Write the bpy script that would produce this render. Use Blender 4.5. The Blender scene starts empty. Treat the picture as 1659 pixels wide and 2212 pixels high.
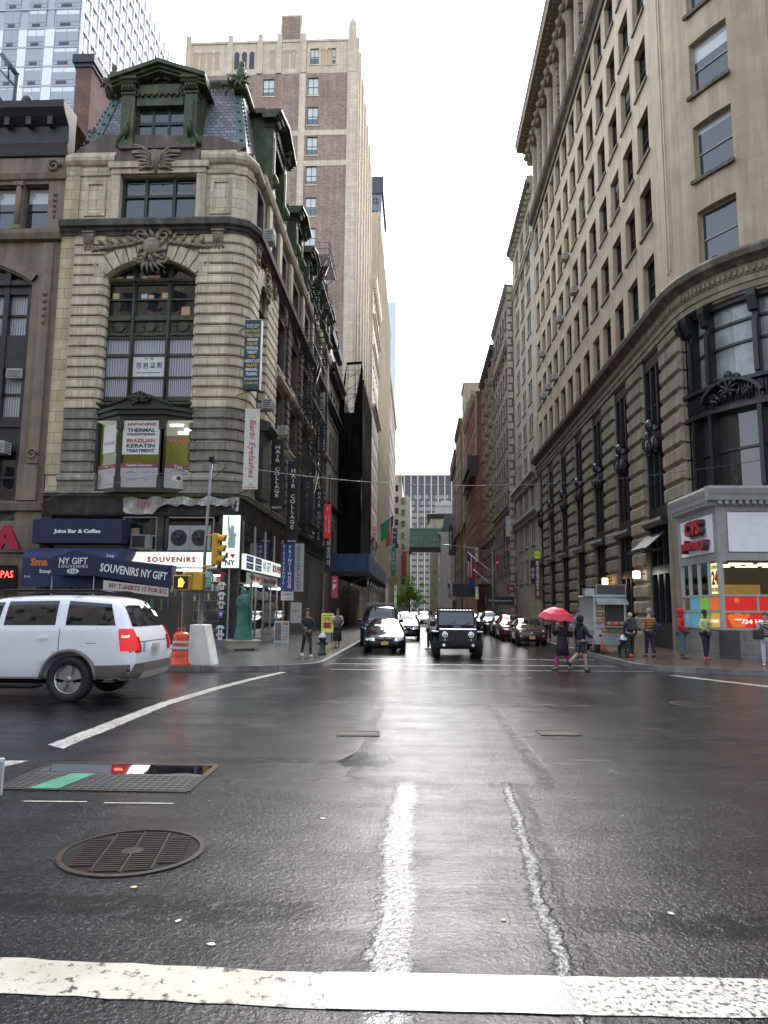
import bpy,bmesh,math,random
from mathutils import Vector,Matrix
from mathutils.bvhtree import BVHTree
R=math.radians
rnd=random.Random(7)
SC=bpy.context.scene
COL=SC.collection
cam_d=bpy.data.cameras.new('camera');cam=bpy.data.objects.new('camera',cam_d);COL.objects.link(cam)
cam_d.sensor_fit='VERTICAL';cam_d.sensor_height=24.0;cam_d.lens=1550.0/2212.0*24.0
cam_d.clip_start=0.05;cam_d.clip_end=5000
cam.matrix_world=Matrix(((0.99888,-0.0023184,0.0470319,0),(0.0463128,-0.1322311,-0.9901364,0),(0.0085146,0.9912162,-0.1319771,1.6),(0,0,0,1)))
SC.camera=cam
W=bpy.data.worlds.new('World');SC.world=W;W.use_nodes=True
wn,wl=W.node_tree.nodes,W.node_tree.links
wn.clear()
sky=wn.new('ShaderNodeTexSky');sky.sky_type='NISHITA';sky.sun_disc=False
sky.sun_elevation=R(43);sky.sun_rotation=R(4);sky.air_density=1.0;sky.dust_density=2.5;sky.ozone_density=1.0
hs=wn.new('ShaderNodeHueSaturation');hs.inputs['Saturation'].default_value=0.52
bg=wn.new('ShaderNodeBackground');bg.inputs['Strength'].default_value=0.15
wo=wn.new('ShaderNodeOutputWorld')
wl.new(sky.outputs[0],hs.inputs['Color']);wl.new(hs.outputs[0],bg.inputs['Color']);wl.new(bg.outputs[0],wo.inputs['Surface'])
sun_d=bpy.data.lights.new('sun','SUN');sun_d.energy=0.5;sun_d.angle=R(24);sun_d.color=(1.0,0.985,0.965)
sun=bpy.data.objects.new('sun',sun_d);COL.objects.link(sun)
_sd=Vector((math.sin(R(4))*math.cos(R(43)),math.cos(R(4))*math.cos(R(43)),math.sin(R(43))))
sun.rotation_euler=_sd.to_track_quat('Z','Y').to_euler()
SC.view_settings.view_transform='Standard';SC.view_settings.look='None'
SC.view_settings.exposure=2.3;SC.view_settings.gamma=1.0
SC.render.engine='CYCLES'
SC.cycles.max_bounces=6;SC.cycles.diffuse_bounces=2;SC.cycles.glossy_bounces=3;SC.cycles.transmission_bounces=4
SC.cycles.transparent_max_bounces=6;SC.cycles.use_denoising=True;SC.cycles.sample_clamp_indirect=6.0
def gz(y):
 """height of the road surface: level near the camera, falling gently along the side street"""
 if y<12:return 0.0
 if y<24:return-0.30*(y-12)/12
 if y<80:return-0.30-0.10*(y-24)/56
 return-0.40
def sz(y):return gz(y)+0.15
MATS={}
def new_mat(name):
 m=bpy.data.materials.new(name);m.use_nodes=True;m.node_tree.nodes.clear();return m,m.node_tree.nodes,m.node_tree.links
def rgba(c):return(c[0],c[1],c[2],1)
def mul(c,k):return tuple(min(1,v*k)for v in c)
def surf(name,col,rough=0.6,metal=0.0,spec=0.5,emit=None,emit_s=0.0,var=0.12,scale=3.0,bump=0.0,bscale=20.0,stain=None,stain_s=0.5,coat=0.0,block=None,mortar=None,bvar=0.12,msize=0.012,streak=0.0,randv=0.0):
 """general surface: base colour, noise wear, optional block / brick coursing on the mesh UVs (metres), vertical weather streaks, bump"""
 if name in MATS:return MATS[name]
 m,n,l=new_mat(name)
 out=n.new('ShaderNodeOutputMaterial');b=n.new('ShaderNodeBsdfPrincipled');l.new(b.outputs[0],out.inputs[0])
 b.inputs['Roughness'].default_value=rough;b.inputs['Metallic'].default_value=metal
 b.inputs['Specular IOR Level'].default_value=spec
 if coat:b.inputs['Coat Weight'].default_value=coat;b.inputs['Coat Roughness'].default_value=0.04
 tc=n.new('ShaderNodeTexCoord')
 geo=n.new('ShaderNodeNewGeometry')
 cur=None
 if block:
  uv=n.new('ShaderNodeUVMap')
  br=n.new('ShaderNodeTexBrick');l.new(uv.outputs[0],br.inputs['Vector'])
  br.inputs['Color1'].default_value=rgba(mul(col,1+bvar));br.inputs['Color2'].default_value=rgba(mul(col,1-bvar))
  br.inputs['Mortar'].default_value=rgba(mortar or mul(col,0.45));br.inputs['Scale'].default_value=1.0
  br.inputs['Mortar Size'].default_value=msize;br.inputs['Brick Width'].default_value=block[0];br.inputs['Row Height'].default_value=block[1]
  br.inputs['Mortar Smooth'].default_value=0.2
  cur=br.outputs['Color'];fac=br.outputs['Fac']
 def noise(sc,det,vec=None,rgh=0.6):
  x=n.new('ShaderNodeTexNoise');x.inputs['Scale'].default_value=sc;x.inputs['Detail'].default_value=det;x.inputs['Roughness'].default_value=rgh
  l.new(vec or geo.outputs['Position'],x.inputs['Vector']);return x
 def mix(a,bb,f,mode='MULTIPLY'):
  x=n.new('ShaderNodeMix');x.data_type='RGBA';x.blend_type=mode
  for sock,v in((x.inputs[6],a),(x.inputs[7],bb)):
   if isinstance(v,tuple):sock.default_value=rgba(v)
   else:l.new(v,sock)
  if isinstance(f,float):x.inputs[0].default_value=f
  else:l.new(f,x.inputs[0])
  return x.outputs[2]
 def ramp(src,p0,p1,c0,c1):
  x=n.new('ShaderNodeValToRGB');l.new(src,x.inputs[0]);e=x.color_ramp.elements
  e[0].position=p0;e[1].position=p1;e[0].color=rgba(c0);e[1].color=rgba(c1);return x.outputs[0]
 base=cur if cur is not None else rgba(col)[:3]
 if var:
  nz=noise(scale,6)
  base=mix(base,ramp(nz.outputs['Fac'],0.3,0.7,(1-var*1.6,)*3,(1,)*3),1.0)
 if stain:
  nz=noise(0.9,5,rgh=0.7)
  base=mix(base,stain,ramp(nz.outputs['Fac'],0.48,0.72,(0,0,0),(stain_s,)*3),'MIX')
 if streak:
  mp=n.new('ShaderNodeMapping');mp.inputs['Scale'].default_value=(2.6,2.6,0.12);l.new(geo.outputs['Position'],mp.inputs[0])
  nz=noise(1.0,5,mp.outputs[0])
  base=mix(base,ramp(nz.outputs['Fac'],0.42,0.62,(1-streak,)*3,(1,)*3),1.0)
 if randv:
  oi=n.new('ShaderNodeObjectInfo')
  base=mix(base,ramp(oi.outputs['Random'],0.0,1.0,(1-randv,)*3,(1,)*3),1.0)
 if isinstance(base,tuple):b.inputs['Base Color'].default_value=rgba(base)
 else:l.new(base,b.inputs['Base Color'])
 if emit:
  b.inputs['Emission Color'].default_value=rgba(emit);b.inputs['Emission Strength'].default_value=emit_s
 if bump or block:
  bp=n.new('ShaderNodeBump');bp.inputs['Strength'].default_value=bump or 0.3;bp.inputs['Distance'].default_value=0.02
  nz=noise(bscale,3)
  if block:
   ma=n.new('ShaderNodeMath');ma.operation='MULTIPLY_ADD';l.new(nz.outputs['Fac'],ma.inputs[0]);ma.inputs[1].default_value=0.4
   inv=n.new('ShaderNodeMath');inv.operation='SUBTRACT';inv.inputs[0].default_value=1.0;l.new(fac,inv.inputs[1]);l.new(inv.outputs[0],ma.inputs[2])
   l.new(ma.outputs[0],bp.inputs['Height'])
  else:l.new(nz.outputs['Fac'],bp.inputs['Height'])
  l.new(bp.outputs[0],b.inputs['Normal'])
 MATS[name]=m;return m
def glassy(name,col=(0.015,0.018,0.022),rough=0.03,lo=None,wav=0.02,wsc=1.2,blind=0.0,bcol=(0.45,0.46,0.43),spec=0.5,slat=0.0,coat=0.6):
 """window glass over a dark room; some panes show a pale blind or curtain behind the glass"""
 if name in MATS:return MATS[name]
 m,n,l=new_mat(name)
 out=n.new('ShaderNodeOutputMaterial');b=n.new('ShaderNodeBsdfPrincipled');l.new(b.outputs[0],out.inputs[0])
 b.inputs['Roughness'].default_value=rough;b.inputs['Specular IOR Level'].default_value=spec
 b.inputs['Coat Weight'].default_value=coat;b.inputs['Coat Roughness'].default_value=0.01
 oi=n.new('ShaderNodeObjectInfo');geo=n.new('ShaderNodeNewGeometry');tc=n.new('ShaderNodeTexCoord')
 if blind:
  sep=n.new('ShaderNodeSeparateXYZ');l.new(tc.outputs['Generated'],sep.inputs[0])
  wn_=n.new('ShaderNodeTexWhiteNoise');wn_.noise_dimensions='1D';l.new(oi.outputs['Random'],wn_.inputs['W'])
  gt=n.new('ShaderNodeMath');gt.operation='GREATER_THAN';l.new(sep.outputs[2],gt.inputs[0])
  mm=n.new('ShaderNodeMapRange');l.new(wn_.outputs['Value'],mm.inputs[0])
  mm.inputs[1].default_value=0;mm.inputs[2].default_value=1;mm.inputs[3].default_value=1.15-blind;mm.inputs[4].default_value=1.6-blind
  l.new(mm.outputs[0],gt.inputs[1])
  mx=n.new('ShaderNodeMix');mx.data_type='RGBA';l.new(gt.outputs[0],mx.inputs[0]);mx.inputs[6].default_value=rgba(col)
  if slat:
   wv=n.new('ShaderNodeTexWave');wv.bands_direction='X';wv.inputs['Scale'].default_value=slat;wv.inputs['Distortion'].default_value=0.6
   l.new(tc.outputs['Object'],wv.inputs[0])
   rp=n.new('ShaderNodeValToRGB');l.new(wv.outputs['Fac'],rp.inputs[0]);rp.color_ramp.elements[0].color=rgba(mul(bcol,0.4));rp.color_ramp.elements[1].color=rgba(bcol)
   l.new(rp.outputs[0],mx.inputs[7])
  else:mx.inputs[7].default_value=rgba(bcol)
  l.new(mx.outputs[2],b.inputs['Base Color'])
 else:b.inputs['Base Color'].default_value=rgba(col)
 nz=n.new('ShaderNodeTexNoise');nz.inputs['Scale'].default_value=wsc;nz.inputs['Detail'].default_value=2;l.new(geo.outputs['Position'],nz.inputs['Vector'])
 bp=n.new('ShaderNodeBump');bp.inputs['Strength'].default_value=wav*10;bp.inputs['Distance'].default_value=0.02;l.new(nz.outputs['Fac'],bp.inputs['Height'])
 l.new(bp.outputs[0],b.inputs['Normal']);l.new(bp.outputs[0],b.inputs['Coat Normal'])
 MATS[name]=m;return m
def emis(name,col,s,base=None):
 return surf(name,base or mul(col,0.8),rough=0.4,var=0,emit=col,emit_s=s)
def plain(name,col,rough=0.5,**k):return surf(name,col,rough=rough,var=k.pop('var',0.0),**k)
class MB:
 def __init__(s):s.v=[];s.f=[];s.m=[];s.smooth=[]
 def add(s,vs,fs,mi=0,sm=False):
  o=len(s.v);s.v+=[tuple(v)for v in vs]
  for f in fs:s.f.append([i+o for i in f]);s.m.append(mi);s.smooth.append(sm)
  return s
 def quad(s,a,b,c,d,mi=0):return s.add([a,b,c,d],[(0,1,2,3)],mi)
 def box(s,x0,x1,y0,y1,z0,z1,mi=0):
  v=[(x,y,z)for z in(z0,z1)for y in(y0,y1)for x in(x0,x1)]
  return s.add(v,[(0,2,3,1),(4,5,7,6),(0,1,5,4),(2,6,7,3),(0,4,6,2),(1,3,7,5)],mi)
 def cbox(s,c,d,mi=0,M=None):
  v=[Vector((x*d[0]/2,y*d[1]/2,z*d[2]/2))for z in(-1,1)for y in(-1,1)for x in(-1,1)]
  if M is not None:v=[M@p for p in v]
  return s.add([p+Vector(c)for p in v],[(0,2,3,1),(4,5,7,6),(0,1,5,4),(2,6,7,3),(0,4,6,2),(1,3,7,5)],mi)
 def prism(s,poly,z0,z1,mi=0,ax='z'):
  """polygon extruded along z (poly in x,y), or ax='y' (poly x,z) or 'x' (poly y,z)"""
  n=len(poly)
  def P(p,t):return{'z':(p[0],p[1],t),'y':(p[0],t,p[1]),'x':(t,p[0],p[1])}[ax]
  v=[P(p,z0)for p in poly]+[P(p,z1)for p in poly]
  return s.add(v,[list(range(n))[::-1],list(range(n,2*n))]+[(i,(i+1)%n,n+(i+1)%n,n+i)for i in range(n)],mi)
 def tube(s,pts,r,seg=8,mi=0,cap=True,sm=True):
  pts=[Vector(p)for p in pts];k=len(pts)
  rs=r if isinstance(r,(list,tuple))else[r]*k
  o=len(s.v);prev=None
  for i,p in enumerate(pts):
   t=(pts[min(i+1,k-1)]-pts[max(i-1,0)]).normalized()
   if prev is None:
    a=Vector((0,0,1))if abs(t.z)<0.9 else Vector((1,0,0));u=t.cross(a).normalized()
   else:u=(prev-t*prev.dot(t)).normalized()
   prev=u;w=t.cross(u)
   for j in range(seg):
    an=2*math.pi*j/seg;s.v.append(tuple(p+u*(math.cos(an)*rs[i])+w*(math.sin(an)*rs[i])))
  for i in range(k-1):
   for j in range(seg):
    a=o+i*seg+j;b=o+i*seg+(j+1)%seg
    s.f.append([a,b,b+seg,a+seg]);s.m.append(mi);s.smooth.append(sm)
  if cap:
   s.f.append([o+j for j in range(seg)][::-1]);s.f.append([o+(k-1)*seg+j for j in range(seg)]);s.m+=[mi,mi];s.smooth+=[False,False]
  return s
 def lathe(s,prof,seg=16,c=(0,0,0),mi=0,ax='z',sm=True):
  o=len(s.v)
  for(r,z)in prof:
   for j in range(seg):
    a=2*math.pi*j/seg;x,y=r*math.cos(a),r*math.sin(a)
    p={'z':(x,y,z),'y':(x,z,y),'x':(z,x,y)}[ax]
    s.v.append((c[0]+p[0],c[1]+p[1],c[2]+p[2]))
  k=len(prof)
  for i in range(k-1):
   for j in range(seg):
    a=o+i*seg+j;b=o+i*seg+(j+1)%seg;s.f.append([a,b,b+seg,a+seg]);s.m.append(mi);s.smooth.append(sm)
  s.f.append([o+j for j in range(seg)][::-1]);s.f.append([o+(k-1)*seg+j for j in range(seg)]);s.m+=[mi,mi];s.smooth+=[False,False]
  return s
 def ell(s,c,r,seg=10,rings=6,mi=0):
  prof=[(math.sin(math.pi*i/rings),-math.cos(math.pi*i/rings))for i in range(rings+1)]
  prof[0]=(0.02,-1);prof[-1]=(0.02,1)
  t=MB();t.lathe(prof,seg)
  return s.add([(c[0]+p[0]*r[0],c[1]+p[1]*r[1],c[2]+p[2]*r[2])for p in t.v],t.f,mi,True)
 def join(s,o,M=None,mi=0):
  base=len(s.v);s.v+=[tuple(M@Vector(p))for p in o.v]if M is not None else list(o.v)
  for f,m_,sm in zip(o.f,o.m,o.smooth):s.f.append([i+base for i in f]);s.m.append(m_+mi);s.smooth.append(sm)
  return s
def root_off(p):
 v=Vector((0,0,0))
 while p is not None:v+=Vector(p.location);p=p.parent
 return v
def mesh_of(mb,mats,name='mesh',off=None,fix=True):
 me=bpy.data.meshes.new(name)
 vs=mb.v if off is None else[(a-off[0],b-off[1],c-off[2])for a,b,c in mb.v]
 me.from_pydata(vs,[],mb.f)
 mats=mats if isinstance(mats,(list,tuple))else[mats]
 for m in mats:me.materials.append(m)
 me.polygons.foreach_set('material_index',mb.m)
 me.polygons.foreach_set('use_smooth',mb.smooth)
 me.update()
 if fix:
  bm=bmesh.new();bm.from_mesh(me);bmesh.ops.recalc_face_normals(bm,faces=bm.faces);bm.to_mesh(me);bm.free()
 uv=me.uv_layers.new(name='UVMap');us=[0.0]*(2*len(me.loops));vo=me.vertices
 ox=off if off is not None else(0,0,0)
 for p in me.polygons:
  nx,ny,nz=abs(p.normal.x),abs(p.normal.y),abs(p.normal.z)
  for li in p.loop_indices:
   c=vo[me.loops[li].vertex_index].co
   x,y,z=c.x+ox[0],c.y+ox[1],c.z+ox[2]
   if nz>0.8:a,b=x,y
   elif nx>ny*1.01:a,b=y,z
   else:a,b=x,z
   us[2*li]=a;us[2*li+1]=b
 uv.data.foreach_set('uv',us)
 return me
def obj(name,mb,mats,parent=None,world=False,loc=(0,0,0),rot=0,fix=True):
 """link a mesh as ONE object; world=True when its coordinates are world coordinates under a moved, unrotated parent"""
 me=mb if isinstance(mb,bpy.types.Mesh)else mesh_of(mb,mats,name,root_off(parent)if(world and parent)else None,fix)
 o=bpy.data.objects.new(name,me);COL.objects.link(o)
 if parent:o.parent=parent
 o.location=loc;o.rotation_euler=(0,0,rot)if not isinstance(rot,tuple)else rot
 return o
def objs(name,mb,mats,parent,cuts,ax=0):
 """the pieces of one builder linked as separate parts, cut at the given world coordinates"""
 for k in range(len(cuts)+1):
  lo=cuts[k-1]if k else-1e9;hi=cuts[k]if k<len(cuts)else 1e9;m=MB();idx={}
  for f,mi,sm in zip(mb.f,mb.m,mb.smooth):
   c=sum(mb.v[i][ax]for i in f)/len(f)
   if lo<=c<hi:
    g=[]
    for i in f:
     if i not in idx:idx[i]=len(m.v);m.v.append(mb.v[i])
     g.append(idx[i])
    m.f.append(g);m.m.append(mi);m.smooth.append(sm)
  if m.f:obj(name,m,mats,parent,True)
def thing(name,label,cat,loc=(0,0,0),rot=0,group=None):
 o=bpy.data.objects.new(name,None);COL.objects.link(o);o.location=loc;o.rotation_euler=(0,0,rot);o.empty_display_size=0.2
 o['label']=label;o['category']=cat
 if group:o['group']=group
 return o
def tag(o,label,cat,group=None):
 o['label']=label;o['category']=cat
 if group:o['group']=group
 return o
def struct(o):o['kind']='structure';return o
KIDS={}
def dup(root,loc=None,rot=None,label=None,group=None):
 kids={}
 for o in SC.objects:
  if o.parent:kids.setdefault(o.parent,[]).append(o)
 def cp(o,par):
  c=o.copy();COL.objects.link(c);c.parent=par
  for k in kids.get(o,[]):cp(k,c)
  return c
 r=cp(root,root.parent)
 if loc is not None:r.location=loc
 if rot is not None:r.rotation_euler=(0,0,rot)
 if label:r['label']=label
 if group:r['group']=group
 return r
def evaluated(mb,mats,mods,name='mesh'):
 """mesh after modifiers: mods = list of (type, {settings})"""
 me=mb if isinstance(mb,bpy.types.Mesh)else mesh_of(mb,mats,name)
 o=bpy.data.objects.new('tmp',me);COL.objects.link(o)
 for t,kw in mods:
  md=o.modifiers.new(t,t)
  for k,v in kw.items():setattr(md,k,v)
 dg=bpy.context.evaluated_depsgraph_get();dg.update()
 r=bpy.data.meshes.new_from_object(o.evaluated_get(dg),preserve_all_data_layers=True,depsgraph=dg)
 bpy.data.objects.remove(o);return r
def bevel(mb,mats,w=0.02,seg=2,name='mesh',smooth=False):
 me=evaluated(mb,mats,[('BEVEL',dict(width=w,segments=seg,limit_method='ANGLE',angle_limit=R(35)))],name)
 if smooth:me.polygons.foreach_set('use_smooth',[True]*len(me.polygons))
 return me
def letters(txt,w,h,mat,bold=0.0,depth=0.008,spacing=1.0,shear=0.0,lsp=1.0,stack=False):
 """text as a mesh centred on the origin, in the x-z plane facing -y, scaled to w by h (None keeps proportion)"""
 c=bpy.data.curves.new('lettering','FONT');c.body='\n'.join(txt)if stack else txt
 c.align_x='CENTER';c.extrude=0.02;c.offset=bold;c.space_character=spacing;c.shear=shear;c.space_line=0.92*lsp;c.resolution_u=2
 o=bpy.data.objects.new('tmp',c);COL.objects.link(o)
 dg=bpy.context.evaluated_depsgraph_get();dg.update()
 me=bpy.data.meshes.new_from_object(o.evaluated_get(dg));bpy.data.objects.remove(o)
 xs=[v.co.x for v in me.vertices];ys=[v.co.y for v in me.vertices]
 if not xs:return me
 x0,x1,y0,y1=min(xs),max(xs),min(ys),max(ys)
 kx=w/(x1-x0)if w else None;ky=h/(y1-y0)if h else None
 kx=kx or ky;ky=ky or kx
 for v in me.vertices:
  x,y,z=v.co
  v.co=((x-(x0+x1)/2)*kx,-(z+0.02)/0.04*depth,(y-(y0+y1)/2)*ky)
 me.materials.clear();me.materials.append(mat);me.update();return me
def text(parent,txt,w,h,loc,mat,rot=0,name='lettering',**k):
 return obj(name,letters(txt,w,h,mat,**k),None,parent,loc=loc,rot=rot)
class Fac:
 """a facade plane: u runs along it, d outward, z up. centre/radius make it a quarter drum instead (u = arc metres from a0)."""
 def __init__(s,ox,oy,dx,dy):s.o=(ox,oy);s.t=(dx,dy);s.n=(dy,-dx);s.rot=math.atan2(dy,dx);s.arc=None
 def P(s,u,d,z):return(s.o[0]+s.t[0]*u+s.n[0]*d,s.o[1]+s.t[1]*u+s.n[1]*d,z)
 def R(s,u):return s.rot
 def seg(s,L):return 1
class Arc(Fac):
 def __init__(s,cx,cy,r,a0,sign):s.c=(cx,cy);s.r=r;s.a0=a0;s.sg=sign;s.arc=True
 def ang(s,u):return s.a0+s.sg*u/s.r
 def P(s,u,d,z):
  a=s.ang(u);return(s.c[0]+(s.r+d)*math.cos(a),s.c[1]+(s.r+d)*math.sin(a),z)
 def R(s,u):return s.ang(u)+math.pi/2
 def seg(s,L):return max(1,int(L/0.45))
def fbox(mb,F,u0,u1,d0,d1,z0,z1,mi=0):
 k=F.seg(abs(u1-u0));us=[u0+(u1-u0)*i/k for i in range(k+1)];o=len(mb.v)
 for u in us:mb.v+=[F.P(u,d0,z0),F.P(u,d1,z0),F.P(u,d1,z1),F.P(u,d0,z1)]
 for i in range(k):
  for j in range(4):a=o+i*4+j;b=o+i*4+(j+1)%4;mb.f.append([a,b,b+4,a+4]);mb.m.append(mi);mb.smooth.append(False)
 mb.f+=[[o,o+1,o+2,o+3][::-1],[o+4*k+j for j in range(4)]];mb.m+=[mi,mi];mb.smooth+=[False,False]
def fprof(mb,F,u0,u1,prof,mi=0):
 """moulding: profile [(d,z)...] run along the facade; a closed strip with end caps"""
 k=F.seg(abs(u1-u0));n=len(prof);o=len(mb.v)
 for i in range(k+1):
  u=u0+(u1-u0)*i/k;mb.v+=[F.P(u,d,z)for d,z in prof]
 for i in range(k):
  for j in range(n):a=o+i*n+j;b=o+i*n+(j+1)%n;mb.f.append([a,b,b+n,a+n]);mb.m.append(mi);mb.smooth.append(False)
 mb.f+=[[o+j for j in range(n)][::-1],[o+n*k+j for j in range(n)]];mb.m+=[mi,mi];mb.smooth+=[False,False]
def fwall(mb,F,u0,u1,z0,z1,holes=(),depth=0.35,mi=0,ri=None,back=True):
 """wall sheet with rectangular openings (u0,u1,z0,z1) and their reveals"""
 ri=mi if ri is None else ri
 us=sorted({round(u,4)for u in[u0,u1]+[x for h in holes for x in h[:2]]if u0<=u<=u1})
 zs=sorted({round(z,4)for z in[z0,z1]+[x for h in holes for x in h[2:4]]if z0<=z<=z1})
 if F.arc:
  nu=[us[0]]
  for b in us[1:]:
   k=F.seg(b-nu[-1]);a=nu[-1];nu+=[a+(b-a)*(i+1)/k for i in range(k)]
  us=nu
 def inh(u,z):return any(h[0]<u<h[1]and h[2]<z<h[3]for h in holes)
 for zi in range(len(zs)-1):
  za,zb=zs[zi],zs[zi+1];run=None
  for ui in range(len(us)-1):
   ua,ub=us[ui],us[ui+1];solid=not inh((ua+ub)/2,(za+zb)/2)
   if solid:
    if F.arc:mb.quad(F.P(ua,0,za),F.P(ub,0,za),F.P(ub,0,zb),F.P(ua,0,zb),mi)
    else:run=(run[0]if run else ua,ub)
   elif run:mb.quad(F.P(run[0],0,za),F.P(run[1],0,za),F.P(run[1],0,zb),F.P(run[0],0,zb),mi);run=None
  if run:mb.quad(F.P(run[0],0,za),F.P(run[1],0,za),F.P(run[1],0,zb),F.P(run[0],0,zb),mi)
 for h in holes:
  a,b,c,d=h[:4];k=F.seg(b-a)
  mb.quad(F.P(a,0,c),F.P(a,-depth,c),F.P(a,-depth,d),F.P(a,0,d),ri)
  mb.quad(F.P(b,0,c),F.P(b,0,d),F.P(b,-depth,d),F.P(b,-depth,c),ri)
  for i in range(k):
   x,y=a+(b-a)*i/k,a+(b-a)*(i+1)/k
   mb.quad(F.P(x,0,d),F.P(y,0,d),F.P(y,-depth,d),F.P(x,-depth,d),ri)
   mb.quad(F.P(x,0,c),F.P(x,-depth,c),F.P(y,-depth,c),F.P(y,0,c),ri)
WIN={}
def window_mesh(w,h,style,fm):
 key=(round(w,2),round(h,2),style,fm.name)
 if key in WIN:return WIN[key]
 f=MB();t=0.06;g=MB()
 cols,rows={'sash':(1,2),'cross':(2,2),'pair':(2,2),'triple':(3,2),'single':(1,1),'grid':(3,4),'tall':(1,3)}[style]
 f.box(-w/2,-w/2+t,0,0.09,0,h);f.box(w/2-t,w/2,0,0.09,0,h);f.box(-w/2+t,w/2-t,0,0.09,0,t);f.box(-w/2+t,w/2-t,0,0.09,h-t,h)
 for i in range(1,cols):x=-w/2+w*i/cols;f.box(x-t*0.5,x+t*0.5,0.01,0.085,t,h-t)
 for j in range(1,rows):
  z=h*j/rows
  for i in range(cols):
   xa=-w/2+w*i/cols+(t if i==0 else t*0.5);xb=-w/2+w*(i+1)/cols-(t if i==cols-1 else t*0.5)
   f.box(xa,xb,0.015,0.08,z-t*0.4,z+t*0.4)
 if rows==2:
  g.quad((-w/2+.03,0.055,h/2),(w/2-.03,0.055,h/2),(w/2-.03,0.055,h-.03),(-w/2+.03,0.055,h-.03))
  g.quad((-w/2+.03,0.075,.03),(w/2-.03,0.075,.03),(w/2-.03,0.072,h/2+.01),(-w/2+.03,0.072,h/2+.01))
 else:g.quad((-w/2+.03,0.06,.03),(w/2-.03,0.06,.03),(w/2-.03,0.06,h-.03),(-w/2+.03,0.06,h-.03))
 WIN[key]=(mesh_of(f,fm,'window'),g,{});return WIN[key]
def put_window(root,F,uc,z,w,h,style,fm,gm,depth=0.3,sill=None,sm=None,pane=True,ac=None):
 me,g,cache=window_mesh(w,h,style,fm);off=root_off(root);p=Vector(F.P(uc,-depth+0.1,z))-off;r=F.R(uc)
 o=obj('window',me,None,root,loc=p,rot=r)
 if gm.name not in cache:cache[gm.name]=mesh_of(g,gm,'pane',fix=False)
 obj('pane',cache[gm.name],None,o)
 if sill is not None:
  key=('sill',round(w,2),sill,depth,sm.name)
  if key not in WIN:
   s=MB();s.box(-w/2-0.12,w/2+0.12,-depth-sill+0.1,0.0-depth+0.1+0.02,-0.16,-0.003)
   s2=MB();s2.box(-w/2-0.12,w/2+0.12,-depth+0.1-sill,-depth+0.12,-0.16,-0.003);WIN[key]=mesh_of(s2,sm,'sill')
  obj('sill',WIN[key],None,o)
 return o
def ac_unit(root_label,F,uc,z,d=0.0,w=0.6,h=0.4,dep=0.45,group='air conditioners in the windows',tone=0.6):
 t=thing('air_conditioner',root_label,'air conditioner',F.P(uc,d,z),F.R(uc),group)
 key=('ac',w,h,dep)
 if key not in WIN:
  b=MB();b.box(-w/2,w/2,-dep,0.02,0,h);g=MB()
  for i in range(6):g.box(-w/2+.04,w/2-.04,-dep-.012,-dep+.005,.05+i*(h-.1)/6,.05+(i+.55)*(h-.1)/6)
  for s in(-1,1):
   for i in range(4):g.box(s*w/2-.006,s*w/2+.006,-dep+.08,-.1,.08+i*h/5,.08+(i+.5)*h/5)
  WIN[key]=(bevel(b,surf('ac_paint',(.55,.54,.5),.45,var=.25,scale=5),.012,1),mesh_of(g,plain('ac_grille',(.12,.12,.12),.6)))
 obj('casing',WIN[key][0],None,t);obj('grille',WIN[key][1],None,t);return t
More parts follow.
